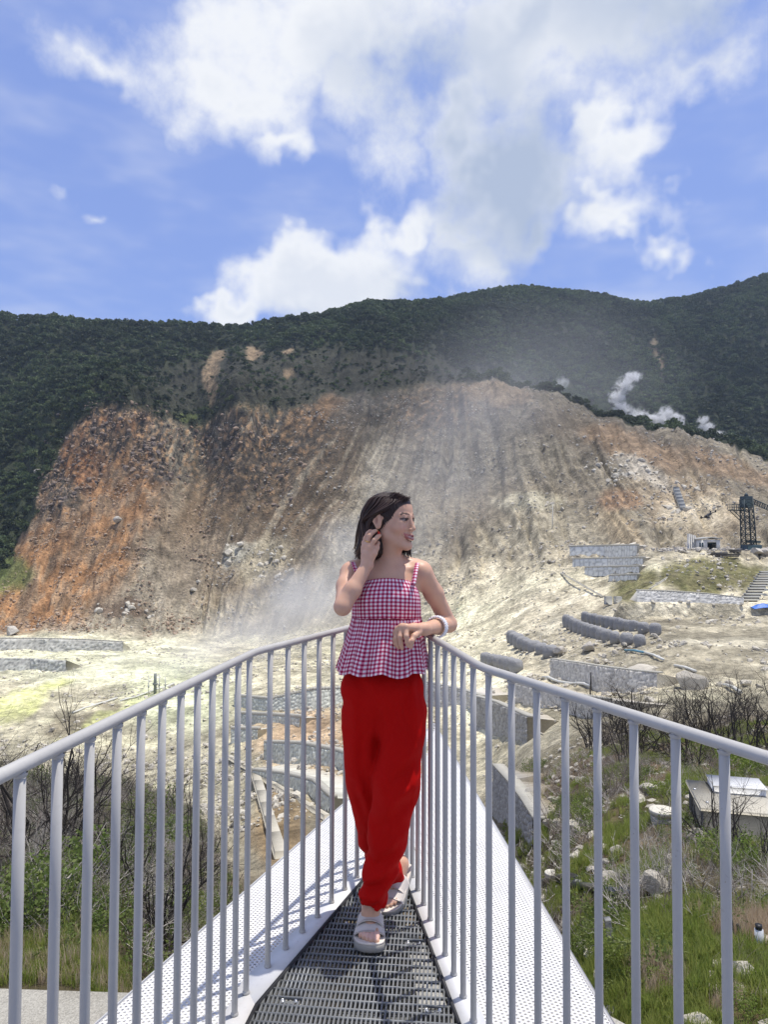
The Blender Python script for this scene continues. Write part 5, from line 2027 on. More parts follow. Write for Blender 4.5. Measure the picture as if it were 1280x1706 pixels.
def materials_heap():
    k = 0
    for px, py, L, rz, lab in ((1196, 926, 4.0, .1, 'dark beams stacked in front of the shed'), (1212, 928, 4.5, -.4, 'tilted dark girder lying between shed and tower'),
                               (1226, 921, 3.0, .5, 'dark timber heap at the foot of the tower')):
        p = hit(px, py)
        root = empty('timber_heap', tuple(p), rz)
        tag(root, lab, 'timber heap', 'heaps of dark beams by the shed')
        for j in range(6):
            mb = MB(); mb.box((random.uniform(-.3, .3), (j % 3 - 1) * .4, .22 + .34 * (j // 3)), (L * random.uniform(.8, 1.05), .3, .3), Matrix.Rotation(random.uniform(-.12, .12), 3, 'Z'))
            mb.build('beam', mat('dark_timber', (.055, .05, .045), .8, var=.4), root)
    # dark heap of scrap right of the tower
    p = hit(1268, 925)
    for j, lab in enumerate(('grey scrap block right of the tower base', 'dark scrap block at the right edge beside the tower')):
        boulder(1262 + 14 * j, 924, 2.6, lab, grey_rock, 90 + j)


materials_heap()


def stairs():
    root = empty('slope_stairs', tuple(hit(1250, 1004)))
    tag(root, 'dark stepped stairs climbing the right end of the grassy hill', 'stairs')
    o = Vector(root.location)
    a, b = hit(1248, 1002), hit(1278, 955)
    for k in range(12):
        p = a.lerp(b, k / 11) - o
        mb = MB(); mb.box((p.x, p.y - .3, p.z + .30), (2.8, .8, .24), bevel=.02)
        t = mb.build('tread', concrete if k % 3 else coping_mat, root)
        mb = MB(); mb.box((p.x, p.y - .05, p.z + .05), (2.6, .3, .30)); mb.build('riser', black_plastic, t)


stairs()


def tarp():
    p = hit(1272, 1012)
    n = 16
    xs = np.linspace(-1.9, 1.9, n); ys = np.linspace(-1.1, 1.1, n)
    X, Y = np.meshgrid(xs, ys, indexing='ij')
    Z = .75 * np.exp(-(X / 1.5)**2 - (Y / .9)**2) + .12 * fbm(X * 1.5, Y * 1.5, 3, 5) - .12
    i = np.arange(n - 1)[:, None] * n + np.arange(n - 1)[None, :]
    me = np_mesh('tarpaulin', np.stack([X, Y, Z], -1).reshape(-1, 3), np.stack([i, i + n, i + n + 1, i + 1], -1).reshape(-1, 4), True)
    o = mesh_obj('tarpaulin', me, mat('blue_tarpaulin', (.02, .13, .50), .45, var=.25, vscale=3, bump=.4, bscale=6), None, tuple(p))
    sd = o.modifiers.new('thickness', 'SOLIDIFY'); sd.thickness = .02
    tag(o, 'bright blue tarpaulin heap at the right edge beside the road', 'tarpaulin')


tarp()


def drone():
    p = P(1181, 858, 42)
    root = empty('drone', tuple(p), R(25))
    root.scale = (1.45, 1.45, 1.45)
    tag(root, 'small black drone hovering in the air left of the lattice tower', 'drone')
    bm_ = mat('drone_shell', (.012, .012, .013), .4, var=.2)
    mb = MB(); mb.box((0, 0, 0), (.34, .10, .09), Matrix.Rotation(-.42, 3, 'Y'), bevel=.02); mb.build('body', bm_, root)
    ends = [(-.30, -.10, -.10), (-.26, .12, -.12), (.30, -.10, .14), (.27, .12, .12)]
    for e in ends:
        mb = MB(); mb.tube([(e[0] * .45, 0, e[2] * .45), e], .018, 6); arm = mb.build('arm', bm_, root)
        mb = MB(); mb.tube([(e[0], e[1], e[2] - .03), (e[0], e[1], e[2] + .06)], .032, 8); mb.build('motor', bm_, arm)
        mb = MB(); mb.box((e[0], e[1], e[2] + .065), (.24, .022, .006), Matrix.Rotation(e[0] * 9, 3, 'Z')); mb.build('propeller', bm_, arm)
    mb = MB(); mb.box((-.08, -.05, -.10), (.14, .10, .09), bevel=.02); mb.build('camera_gimbal', bm_, root)
    for sx in (-.14, .1):
        mb = MB(); mb.tube([(sx, -.08, -.03), (sx * 1.2, -.12, -.16)], .01, 5); mb.build('landing_leg', bm_, root)


drone()


# fumarole pipes by the steam
def pipes():
    for k, (px, py, top, lab) in enumerate(((247, 1160, 1128, 'leftmost thin white steam pipe in the sulphur field'), (258, 1156, 1122, 'thick grey steam well pipe in the sulphur field'),
                                            (265, 1158, 1124, 'thin white pipe right of the grey steam well'), (275, 1156, 1128, 'rightmost thin white pipe by the steam well'))):
        p = hit(px, py)
        h = P(px, top, p.y).z - p.z
        root = empty('steam_pipe', tuple(p)); tag(root, lab, 'pipe', 'pipes of the steam wells')
        r = .28 if k == 1 else .09
        mb = MB(); mb.tube([(0, 0, -.3), (0, 0, h * .5), (0, 0, h)], r, 8); mb.build('riser', mat('pipe_white', (.6, .6, .55), .5) if k != 1 else mat('pipe_grey', (.2, .22, .2), .6), root)
        mb = MB(); mb.tube([(0, 0, h * .45), (0, 0, h * .52)], r * 1.7, 8); mb.build('flange', mat('pipe_grey', (.2, .22, .2), .6), root)
    for a, b, lab in (((200, 1170), (290, 1140), 'long pale pipeline crossing the sulphur field'), ((120, 1190), (195, 1165), 'grey hose snaking over the sulphur field at the left'),
                      ((905, 1132), (985, 1148), 'pale pipe lying below the curved stone wall')):
        pa, pb = hit(*a), hit(*b)
        mb = MB(); pts = []
        for k in range(9):
            q = pa.lerp(pb, k / 8); q.z = ground(q.x, q.y) + .25; pts.append(q - pa)
        mb.tube(pts, .16, 6)
        root = mb.build('pipeline', mat('pipe_white', (.6, .6, .55), .5), None, True, tuple(pa))
        tag(root, lab, 'pipe')
    for a, b, m, lab in (((1042, 1086), (1075, 1090), mat('pipe_blue', (.12, .28, .36), .5), 'light blue hose on the rubble above the curved wall'),
                         ((1075, 1090), (1106, 1102), mat('pipe_white', (.6, .6, .55), .5), 'white pipe continuing the blue hose to the right'),
                         ((1125, 1112), (1160, 1122), mat('pipe_white', (.6, .6, .55), .5), 'white pole lying on the rubble at the right'),
                         ((1208, 1145), (1235, 1158), mat('pipe_white', (.6, .6, .55), .5), 'pale planks lying beside the footpath at the right')):
        pa, pb = hit(*a), hit(*b)
        mb = MB(); mb.tube([pa - pa + Vector((0, 0, .2)), (pa.lerp(pb, .5) - pa) + Vector((0, 0, .3)), pb - pa + Vector((0, 0, .2))], .14, 6)
        tag(mb.build('hose', m, None, True, tuple(pa)), lab, 'pipe')
    # block and barrels
    p = hit(1022, 1006)
    root = empty('concrete_block', tuple(p)); tag(root, 'pair of small grey concrete blocks at the left end of the boulder wall', 'block')
    for sx in (-.9, .9):
        mb = MB(); mb.box((sx, 0, .6), (1.2, 1.2, 1.5), bevel=.06); mb.build('block', concrete, root)
    for px, py, top, lab in ((921, 880, 840, 'thin white marker pole standing on the pale slope'), (984, 1172, 1140, 'dark post with base on the lower stone wall'), (985, 1150, 1120, 'thin dark stick above the lower stone wall')):
        p = hit(px, py)
        h = P(px, top, p.y).z - p.z
        mb = MB(); mb.tube([(0, 0, -.3), (.02 * h, 0, h)], [.12 * p.y / 150 + .04, .05], 6)
        tag(mb.build('marker_pole', mat('pipe_white', (.6, .6, .55), .5) if px == 921 else burnt, None, True, tuple(p)), lab, 'pole')


pipes()


# ------------------------------------------------------------------ things on the right terrace
def chamber():
    a = hit(1235, 1402)
    d = a.y
    root = empty('concrete_chamber', (P(1268, 1400, d).x, d + .9, a.z - .05), R(-14))
    tag(root, 'flat cream concrete chamber with raised white hatch on the right terrace', 'chamber')
    slab = mat('cream_concrete', (.56, .52, .42), .85, var=.16, vscale=2.0, bump=.2, bscale=40)
    w = 1.45
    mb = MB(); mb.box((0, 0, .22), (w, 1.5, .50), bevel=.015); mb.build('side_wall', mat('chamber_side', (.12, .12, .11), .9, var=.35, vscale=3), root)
    mb = MB(); mb.box((0, 0, .50), (w + .1, 1.6, .07), bevel=.012); mb.build('top_slab', slab, root)
    mb = MB(); mb.box((.10, .42, .60), (.95, .62, .13), bevel=.015); h = mb.build('hatch', mat('hatch_white', (.74, .74, .72), .5, var=.1), root)
    mb = MB(); mb.box((.10, .42, .675), (.99, .66, .022), bevel=.006); mb.build('hatch_lid', mat('hatch_white', (.74, .74, .72), .5, var=.1), h)
    for x, y in ((-.6, -.5), (-.3, -.62), (.5, -.55), (-.7, .2)):
        mb = MB(); mb.tube([(x, y, .53), (x, y, .555), (x, y, .56)], [.03, .03, .01], 8); mb.build('lifting_eye', zinc, root)


chamber()


def drum(px, py, r, h, label):
    p = hit(px, py)
    root = empty('round_chamber', tuple(p)); tag(root, label, 'concrete lid', 'round concrete lids on the right terrace')
    c = mat('lid_concrete', (.60, .57, .48), .85, var=.18, vscale=4, bump=.2, bscale=50)
    mb = MB(); mb.tube([(0, 0, -.1), (0, 0, h - .08)], r * .92, 24); mb.build('ring', mat('ring_grey', (.34, .35, .34), .8, var=.2, vscale=5), root)
    mb = MB(); mb.tube([(0, 0, h - .08), (0, 0, h - .01), (0, 0, h)], [r, r, r * .97], 28); ld = mb.build('lid', c, root)
    mb = MB(); mb.tube([(0, 0, h - .005), (0, 0, h + .02)], r * .12, 10); mb.build('lid_knob', c, ld)


drum(1105, 1372, .26, .28, 'round cream concrete lid left of the concrete chamber')
drum(920, 1462, .16, .12, 'small round cream lid beside the black corrugated pipe')


def corrugated(pts, r, label):
    ps = [hit(*q) for q in pts]
    root = empty('corrugated_pipe', tuple(ps[0])); tag(root, label, 'pipe', 'pipes lying on the right terrace')
    fine, rad = [], []
    N = 60
    for k in range(N + 1):
        t = k / N * (len(ps) - 1); i = min(int(t), len(ps) - 2)
        q = ps[i].lerp(ps[i + 1], t - i); q.z = max(q.z, ground(q.x, q.y)) + r
        fine.append(q - ps[0]); rad.append(r * (1.0 if k % 2 else .86))
    mb = MB(); mb.tube(fine, rad, 12); mb.build('hose_body', black_plastic, root, True)
    return root


corrugated([(900, 1478), (918, 1474), (938, 1470), (965, 1474)], .085, 'black corrugated drain pipe between the third and fifth right bars')
corrugated([(1012, 1470), (1030, 1468), (1052, 1470)], .06, 'short grey corrugated pipe behind the steel pipe')


def steel_pipe():
    a, b = hit(952, 1488), hit(1056, 1508)
    root = empty('steel_pipe', tuple(a)); tag(root, 'dark steel pipe with flange lying across the right terrace', 'pipe', 'pipes lying on the right terrace')
    up = Vector((0, 0, .16))
    q = b - a
    mb = MB(); mb.tube([up, q * .5 + up, q + up * .8], .065, 14); mb.build('pipe_run', mat('dull_steel', (.10, .11, .12), .35, .7, var=.4, vscale=5), root, True)
    for t in (.12, .2, .9):
        mb = MB(); c = q * t + up; n = q.normalized() * .015
        mb.tube([c - n, c + n], .10, 14); mb.build('flange', mat('dull_steel2', (.06, .065, .07), .5, .5), root)
    mb = MB(); mb.box(q * .2 + Vector((0, 0, -.02)), (.10, .10, .34)); mb.build('stand', dark_steel, root)
    mb = MB(); mb.box(q * .75 + Vector((0, 0, -.02)), (.10, .10, .30)); mb.build('stand', dark_steel, root)


steel_pipe()


def stake():
    p = hit(1024, 1592)
    h = P(1014, 1533, p.y).z - p.z
    root = empty('wooden_stake', tuple(p)); tag(root, 'weathered square wooden stake leaning left in the grass', 'stake')
    mb = MB(); mb.bar((0, 0, -.1), (-.07, .02, h), .075, .075, bevel=.006); mb.build('post', mat('stake_wood', (.10, .105, .11), .85, var=.4, vscale=8, bump=.4, bscale=30), root)
    mb = MB(); mb.bar((-.07, .02, h - .004), (-.072, .02, h + .012), .08, .08, bevel=.004); mb.build('cut_top', mat('stake_top', (.26, .26, .25), .8), root)
    p = hit(1268, 1582)
    h = P(1266, 1548, p.y).z - p.z
    root = empty('standpipe', tuple(p)); tag(root, 'short pale capped pipe standing in the grass at the right edge', 'pipe')
    mb = MB(); mb.tube([(0, 0, -.1), (-.015, 0, h)], .045, 12); mb.build('pipe', mat('pipe_pale', (.55, .57, .60), .5, var=.15), root, True)
    mb = MB(); mb.tube([(-.015, 0, h), (-.016, 0, h + .05)], .036, 12); mb.build('cap', black_plastic, root)
    for px, py, top, lean, lab in ((1238, 1572, 1540, -.05, 'burnt stump post left of the standpipe'), (1222, 1565, 1480, -.12, 'thin burnt stem leaning left near the standpipe')):
        p = hit(px, py); h = P(px, top, p.y).z - p.z
        mb = MB(); mb.tube([(0, 0, -.1), (lean * .3, 0, h * .5), (lean, 0, h)], [.035, .03, .018], 7)
        tag(mb.build('burnt_stump', burnt, None, True, tuple(p)), lab, 'stump')


stake()

for k, (px, py, sz, lab) in enumerate((
    (1015, 1478, .42, 'pale block-like rock above the steel pipe'), (960, 1430, .30, 'buff rock below the corrugated pipe'), (1000, 1420, .34, 'buff rock among grass between right bars'),
    (1085, 1325, .55, 'orange-buff rock behind the sixth right bar'), (1062, 1340, .45, 'dark-topped buff rock left of the round lid'), (955, 1388, .55, 'flat grey-white rock beside fallen branch'),
    (915, 1378, .40, 'pale rock at the end of the curved stone wall'), (1030, 1425, .30, 'small buff stone left of the bleached tangled shrub'), (1090, 1485, .5, 'large pale rock inside the bleached tangled shrub'),
    (1160, 1400, .45, 'buff rock at the left corner of the concrete chamber'), (1000, 1630, .22, 'orange-tinged stone at the edge of the gravel path'), (1240, 1632, .35, 'long flat grey stone at the lower right'),
)):
    o = boulder(px, py, sz, lab, pale_rock, 60 + k, .3, 'rocks on the right terrace')

for px, py, px2, py2, lab in ((965, 1370, 1035, 1378, 'pale driftwood branch lying across the right terrace'), (825, 1385, 885, 1400, 'thin white pole lying at the foot of the curved wall'),
                              (880, 1430, 884, 1398, 'short white plank leaning by the curved wall')):
    a, b = hit(px, py), hit(px2, py2)
    b = Vector((b.x, a.y + (b.y - a.y) * .3, a.z + .12))
    mb = MB(); mb.tube([Vector((0, 0, .08)), (b - a) * .5 + Vector((0, 0, .14)), (b - a)], [.028, .03, .02], 7)
    tag(mb.build('fallen_branch', mat('pale_wood', (.50, .46, .40), .8, var=.2, vscale=6), None, True, tuple(a)), lab, 'branch')
# ------------------------------------------------------------------ the woman: distance-field modelling, meshed with surface nets
class Field:
    """ordered list of distance-field pieces joined with smooth unions / subtractions"""
    def __init__(self):
        self.items = []

    def add(self, fn, k=.01, op='u'):
        self.items.append((op, fn, k))
        return self

    def cap(self, a, b, ra, rb, k=.012, op='u'):
        a, b = np.array(a, float), np.array(b, float)
        ab = b - a; L2 = max(1e-9, ab @ ab)

        def fn(p):
            t = np.clip(((p - a) @ ab) / L2, 0, 1)
            return np.linalg.norm(p - a - t[:, None] * ab, axis=1) - (ra + (rb - ra) * t)
        return self.add(fn, k, op)

    def chain(self, pts, rads, k=.008):
        for (a, b, ra, rb) in zip(pts, pts[1:], rads, rads[1:]):
            self.cap(a, b, ra, rb, k)
        return self

    def ell(self, c, r, k=.012, op='u', M=None):
        c = np.array(c, float); r = np.array(r, float)

        def fn(p):
            q = p - c
            if M is not None: q = q @ M
            k0 = np.linalg.norm(q / r, axis=1); k1 = np.linalg.norm(q / (r * r), axis=1)
            return np.where(k1 > 1e-9, k0 * (k0 - 1) / np.maximum(k1, 1e-9), -r.min())
        return self.add(fn, k, op)

    def eval(self, p, items=None):
        d = None
        for op, fn, k in (items if items is not None else self.items):
            v = fn(p)
            if d is None:
                d = v
                continue
            if op == 'u':
                h = np.clip(.5 + .5 * (d - v) / k, 0, 1)
                d = d * (1 - h) + v * h - k * h * (1 - h)
            else:
                h = np.clip(.5 - .5 * (d + v) / k, 0, 1)
                d = d * (1 - h) - v * h + k * h * (1 - h)
        return d

    def mesh(self, name, lo, hi, h, post=None):
        lo = np.array(lo, float); hi = np.array(hi, float)
        B = 14
        nb = np.ceil((hi - lo) / (h * B)).astype(int)
        n = nb * B + 1
        G = np.full(n, 1.0, dtype=np.float32)
        half = h * B / 2; rad = half * math.sqrt(3)
        ax = np.arange(B + 1) * h
        loc = np.stack(np.meshgrid(ax, ax, ax, indexing='ij'), -1).reshape(-1, 3)
        cs = np.stack(np.meshgrid(*[np.arange(k) for k in nb], indexing='ij'), -1).reshape(-1, 3)
        cen = lo + cs * h * B + half
        vals = np.stack([fn(cen) for _, fn, _ in self.items], 1)
        uni = np.array([op == 'u' for op, _, _ in self.items])
        mn = vals[:, uni].min(1)
        for c, bc, vv, m0 in zip(cs, cen, vals, mn):
            if m0 > rad + .035: continue
            keep = [it for it, v in zip(self.items, vv) if (v < m0 + 2 * rad + .05 if it[0] == 'u' else v < rad + .03)]
            pts = lo + c * h * B + loc
            d = self.eval(pts, keep)
            if post is not None: d = post(pts, d)
            G[c[0] * B:c[0] * B + B + 1, c[1] * B:c[1] * B + B + 1, c[2] * B:c[2] * B + B + 1] = d.reshape(B + 1, B + 1, B + 1)
        return nets(name, G, lo, h)


def nets(name, G, lo, h):
    s = G < 0
    c8 = [(a, b, c) for a in (0, 1) for b in (0, 1) for c in (0, 1)]
    sl = lambda o: tuple(slice(k, G.shape[i] - 1 + k) for i, k in enumerate(o))
    cnt = sum(s[sl(o)].astype(np.int8) for o in c8)
    act = (cnt > 0) & (cnt < 8)
    ijk = np.argwhere(act)
    idx = np.full(act.shape, -1, dtype=np.int64)
    idx[act] = np.arange(len(ijk))
    cv = {o: G[ijk[:, 0] + o[0], ijk[:, 1] + o[1], ijk[:, 2] + o[2]].astype(float) for o in c8}
    acc = np.zeros((len(ijk), 3)); num = np.zeros(len(ijk))
    for o in c8:
        for ax in range(3):
            if o[ax]: continue
            q = list(o); q[ax] = 1; q = tuple(q)
            a, b = cv[o], cv[q]
            x = (a < 0) != (b < 0)
            t = np.where(x, a / np.where(x, a - b, 1), 0)
            p = np.zeros((len(ijk), 3)); p += np.array(o); p[:, ax] += t
            acc[x] += p[x]; num[x] += 1
    V = lo + (ijk + acc / num[:, None]) * h
    F = []
    for ax in range(3):
        u, v = (ax + 1) % 3, (ax + 2) % 3
        a = s; sh = [slice(None)] * 3; sh2 = [slice(None)] * 3
        sh[ax] = slice(0, -1); sh2[ax] = slice(1, None)
        A, Bb = s[tuple(sh)], s[tuple(sh2)]
        e = np.argwhere(A != Bb)
        e = e[(e[:, u] > 0) & (e[:, v] > 0) & (e[:, u] < G.shape[u] - 1) & (e[:, v] < G.shape[v] - 1)]
        if not len(e): continue
        inside = s[e[:, 0], e[:, 1], e[:, 2]]

        def at_(du, dv):
            q = e.copy(); q[:, u] += du; q[:, v] += dv
            return idx[q[:, 0], q[:, 1], q[:, 2]]
        f = np.stack([at_(-1, -1), at_(0, -1), at_(0, 0), at_(-1, 0)], 1)
        f[~inside] = f[~inside][:, ::-1]
        F.append(f[(f >= 0).all(1)])
    return np_mesh(name, V, np.concatenate(F), True)


def vget(me):
    a = np.zeros(len(me.vertices) * 3, dtype=np.float32)
    me.vertices.foreach_get('co', a)
    return a.reshape(-1, 3).astype(float)


V3 = lambda p: np.array(p, float)
W_ = lambda px, py, d: V3(P(px, py, d))

# --- joints (sight line + distance)
J = dict(
    pelvis=W_(638, 1168, 2.84), belly=W_(642, 1090, 2.85), chest=W_(645, 995, 2.85), neck0=W_(649, 942, 2.865), neck1=W_(652, 905, 2.845),
    shR=W_(585, 957, 2.86), shL=W_(703, 956, 2.87),
    elR=W_(571, 1011, 2.70), wrR=W_(612, 941, 2.755),
    elL=W_(748, 1040, 2.97), wrL=W_(708, 1048, 2.74),
    hipR=W_(607, 1185, 2.85), hipL=W_(671, 1185, 2.84),
    knR=W_(612, 1310, 2.90), knL=W_(655, 1318, 2.78),
    anR=W_(660, 1474, 3.00), anL=W_(617, 1518, 2.735))
HC = W_(651, 869, 2.84)
yaw = R(58)
HF = np.array([math.sin(yaw), -math.cos(yaw), .03]); HF /= np.linalg.norm(HF)
HU = np.array([-.035, .02, 1.0]); HU -= HF * (HU @ HF); HU /= np.linalg.norm(HU)
HS = np.cross(HF, HU)                    # her right
HM = np.stack([HS, HF, HU], 1)           # columns: side, forward, up


def H(s, f, u):
    return HC + HM @ np.array([s, f, u])


body = Field()
# torso
cx = J['chest']
body.ell(cx + [0, .0, .0], (.128, .088, .145), .03)
body.ell(J['belly'], (.112, .085, .14), .05)
body.ell(J['pelvis'] + [0, .01, .03], (.13, .08, .09), .05)
body.ell(cx + [-.055, -.052, .0], (.058, .045, .055), .03)
body.ell(cx + [.055, -.052, .0], (.058, .045, .055), .03)
body.cap(J['shR'] + [.03, .015, .005], J['shL'] + [-.03, .015, .005], .048, .048, .035)
body.cap(J['neck0'] + [0, .005, -.03], J['neck1'] + [-.005, 0, 0], .048, .043, .025)
body.cap(J['neck1'], HC + HM @ np.array([0, -.015, -.01]), .045, .05, .02)
for sh in ('shR', 'shL'):
    sg = -1 if sh == 'shR' else 1
    body.cap(J['neck0'] + [sg * .02, .03, .03], J[sh] + [0, .015, .016], .028, .026, .03)
    body.cap(J['neck0'] + [sg * .014, -.045, -.018], J[sh] + [-sg * .01, -.02, .022], .008, .009, .018)     # collar bones
# arms
body.cap(J['shR'], J['shR'] * .62 + J['elR'] * .38 + [-.006, 0, 0], .045, .037, .03)
body.cap(J['shR'] * .62 + J['elR'] * .38 + [-.006, 0, 0], J['elR'], .037, .031, .02)
body.cap(J['elR'], J['elR'] * .6 + J['wrR'] * .4, .031, .032, .015)
body.cap(J['elR'] * .6 + J['wrR'] * .4, J['wrR'], .032, .022, .015)
body.cap(J['shL'], J['shL'] * .6 + J['elL'] * .4 + [.004, 0, .004], .045, .037, .03)
body.cap(J['shL'] * .6 + J['elL'] * .4 + [.004, 0, .004], J['elL'], .037, .032, .02)
body.cap(J['elL'], J['elL'] * .6 + J['wrL'] * .4, .034, .033, .012)
body.cap(J['elL'] * .6 + J['wrL'] * .4, J['wrL'], .034, .0235, .012)
# legs inside the trousers
for s in 'RL':
    body.cap(J['hip' + s] + [0, .01, 0], J['kn' + s] + [0, .01, 0], .058, .045, .01)
    body.cap(J['kn' + s] + [0, .01, 0], J['an' + s], .045, .029, .01)

# right hand at the ear: palm, four fingers, thumb
w = J['wrR']


def hand(f, wr, knuckles, tips, mids, thumb, pr=.013):
    """palm as a fan of capsules from wrist to each knuckle, then three-bone fingers"""
    for kx in knuckles:
        f.cap(wr, kx, .019, pr - .001, .012)
    for a, b in zip(knuckles, knuckles[1:]):
        f.cap(a, b, pr, pr, .008)
        f.cap((a + wr) / 2, (b + wr) / 2, .016, .016, .01)
    for kx, md, tp, r in zip(knuckles, mids, tips, (.0088, .0092, .0088, .0078)):
        q = (md + tp) / 2
        out = q - (kx + tp) / 2
        q = q + out * .25
        f.chain([kx, md, q, tp], [r * 1.18, r * 1.05, r * .95, r * .78], .004)
    f.chain(thumb, [.0135, .0112, .0098, .0082], .006)


kn = [W_(617, 912, 2.752), W_(612, 909, 2.764), W_(608, 912, 2.778), W_(607, 918, 2.79)]
md = [W_(624, 900, 2.745), W_(616, 893, 2.758), W_(609, 897, 2.776), W_(606, 904, 2.79)]
tp = [W_(633, 892, 2.762), W_(626, 884, 2.768), W_(617, 884, 2.782), W_(612, 893, 2.80)]
hand(body, w, kn, tp, md, [W_(618, 933, 2.75), W_(624, 922, 2.745), W_(628, 913, 2.752), W_(630, 904, 2.768)])
# left hand hanging over the rail
kn = [W_(677, 1045, 2.655), W_(670, 1045, 2.665), W_(664, 1049, 2.68), W_(661, 1054, 2.70)]
md = [W_(677, 1060, 2.635), W_(667, 1061, 2.645), W_(661, 1063, 2.665), W_(658, 1065, 2.69)]
tp = [W_(680, 1076, 2.652), W_(670, 1080, 2.662), W_(664, 1079, 2.68), W_(660, 1076, 2.70)]
hand(body, J['wrL'], kn, tp, md, [W_(698, 1053, 2.70), W_(690, 1060, 2.665), W_(686, 1068, 2.65), W_(685, 1077, 2.65)])

# head
E = lambda s, f, u, r, k=.012, op='u': body.ell(H(s, f, u), r, k, op, HM)
Cc = lambda a, b, ra, rb, k=.01, op='u': body.cap(H(*a), H(*b), ra, rb, k, op)
E(0, -.014, .032, (.070, .092, .080), .02)
E(0, .033, -.030, (.051, .057, .077), .033)
E(0, .058, .048, (.050, .030, .042), .03)
for sg in (-1, 1):
    Cc((sg * .044, .004, -.054), (sg * .008, .070, -.098), .016, .012, .022)
    E(sg * .037, .061, -.026, (.024, .023, .021), .02)
    E(sg * .043, .066, -.004, (.016, .014, .010), .014)
E(0, .076, -.098, (.020, .015, .014), .016)
for sg in (-1, 1):
    E(sg * .031, .099, .004, (.017, .016, .0105), .012, 's')        # eye sockets
    E(sg * .031, .0760, .003, (.0145, .0130, .0115), .004)           # eyeballs
    Cc((sg * .047, .071, .0035), (sg * .031, .0885, .0100), .0030, .0032, .004)   # upper lids
    Cc((sg * .031, .0885, .0100), (sg * .017, .0845, .0040), .0032, .0028, .004)
    Cc((sg * .046, .071, .0005), (sg * .030, .0865, -.0050), .0026, .0026, .004)  # lower lids
    Cc((sg * .030, .0865, -.0050), (sg * .018, .0845, .001), .0026, .0026, .004)
    Cc((sg * .046, .074, .022), (sg * .014, .089, .019), .0065, .0075, .010)       # brow
Cc((0, .087, .016), (0, .101, -.022), .0070, .0078, .010)
E(0, .1045, -.032, (.0092, .0098, .0080), .008)
for sg in (-1, 1):
    E(sg * .0108, .0955, -.036, (.0068, .0088, .0064), .006)
    E(sg * .0060, .1000, -.0425, (.0034, .005, .0026), .003, 's')
    # smile: cheeks fold and lips
    Cc((sg * .016, .094, -.042), (sg * .036, .074, -.056), .0010, .0012, .016, 's')
    Cc((sg * .031, .0755, -.0520), (sg * .009, .0940, -.0595), .0034, .0048, .006)
    Cc((sg * .030, .0755, -.0540), (sg * .009, .0925, -.0720), .0034, .0058, .006)
Cc((-.009, .0940, -.0595), (.009, .0940, -.0595), .0048, .0048, .005)
Cc((-.009, .0925, -.0720), (.009, .0925, -.0720), .0058, .0058, .005)
for sg in (-1, 1):
    Cc((sg * .028, .0790, -.0530), (0, .0990, -.0655), .0014, .0026, .003, 's')   # parted lips
# ears
for sg in (-1, 1):
    E(sg * .0735, -.012, .0, (.0075, .0165, .031), .006)
    Cc((sg * .078, -.022, .020), (sg * .080, -.028, .0), .0042, .0042, .004)
    Cc((sg * .080, -.028, .0), (sg * .075, -.016, -.026), .0042, .0052, .004)
    Cc((sg * .078, -.022, .020), (sg * .077, -.004, .024), .0042, .0038, .004)
    E(sg * .0825, -.015, .003, (.0075, .0085, .0155), .003, 's')
    Cc((sg * .0785, -.006, .010), (sg * .0785, -.009, -.012), .0034, .0040, .003)

# feet ---------------------------------------------------------------
FL_toe = np.array(floor_pt(614, 1594)); FL_dir = np.array([.035, 1.0, 0]); FL_dir /= np.linalg.norm(FL_dir)   # toe -> heel
FR_toe = np.array([floor_pt(640, 1522).x, floor_pt(640, 1522).y, 0.0])


def foot_frame(toe, back, pitch):
    b = np.array(back, float); b[2] = 0; b /= np.linalg.norm(b)
    y = -b
    x = np.array([y[1], -y[0], 0])          # to the right when looking towards the toes
    z = np.array([0, 0, 1.0])
    # pitch lifts the heel, turning about the ball of the foot
    cp, sp_ = math.cos(pitch), math.sin(pitch)
    y2 = y * cp - z * sp_
    z2 = z * cp + y * sp_
    M = np.stack([x, y2, z2], 1)
    ball = toe + b * .075
    heel = ball - M @ np.array([0, .185, 0])
    return M, heel


FRAMES = {'L': foot_frame(FL_toe, FL_dir, 0.0), 'R': foot_frame(FR_toe, np.array([.42, 1.0, 0]), .42)}


def foot(side):
    M, heel = FRAMES[side]
    sg = -1 if side == 'L' else 1            # big toe on the inner side
    g = lambda x, y, z: heel + M @ np.array([x, y, z])
    t = .034                                 # sole thickness
    body.ell(g(0, .045, t + .030), (.031, .042, .034), .02, 'u', M)
    body.cap(g(0, .055, t + .046), g(0, .150, t + .018), .034, .022, .02)
    body.cap(g(-.016, .12, t + .012), g(-.022, .185, t + .011), .018, .014, .015)
    body.cap(g(.016, .12, t + .012), g(.022, .180, t + .010), .018, .013, .015)
    body.cap(g(0, .10, t + .012), g(0, .185, t + .011), .018, .014, .012)
    body.cap(J['an' + side], g(0, .055, t + .046), .029, .034, .02)
    # toes
    for k, (x, y0, y1, r) in enumerate(((-.027, .190, .235, .0118), (-.0085, .192, .236, .0088), (.0065, .190, .229, .0082), (.0200, .186, .219, .0078), (.0325, .180, .207, .0074))):
        x *= -sg if False else (1 if sg < 0 else -1)
        body.chain([g(x * .9, y0 - .015, t + .013), g(x, (y0 + y1) / 2, t + .013), g(x, y1, t + .008)], [r, r * 1.03, r * .92], .004)


foot('L'); foot('R')

lo = np.array([-.32, 2.42, -.02]); hi = np.array([.34, 3.14, 1.70])
body_me = body.mesh('body', lo, hi, .0027)


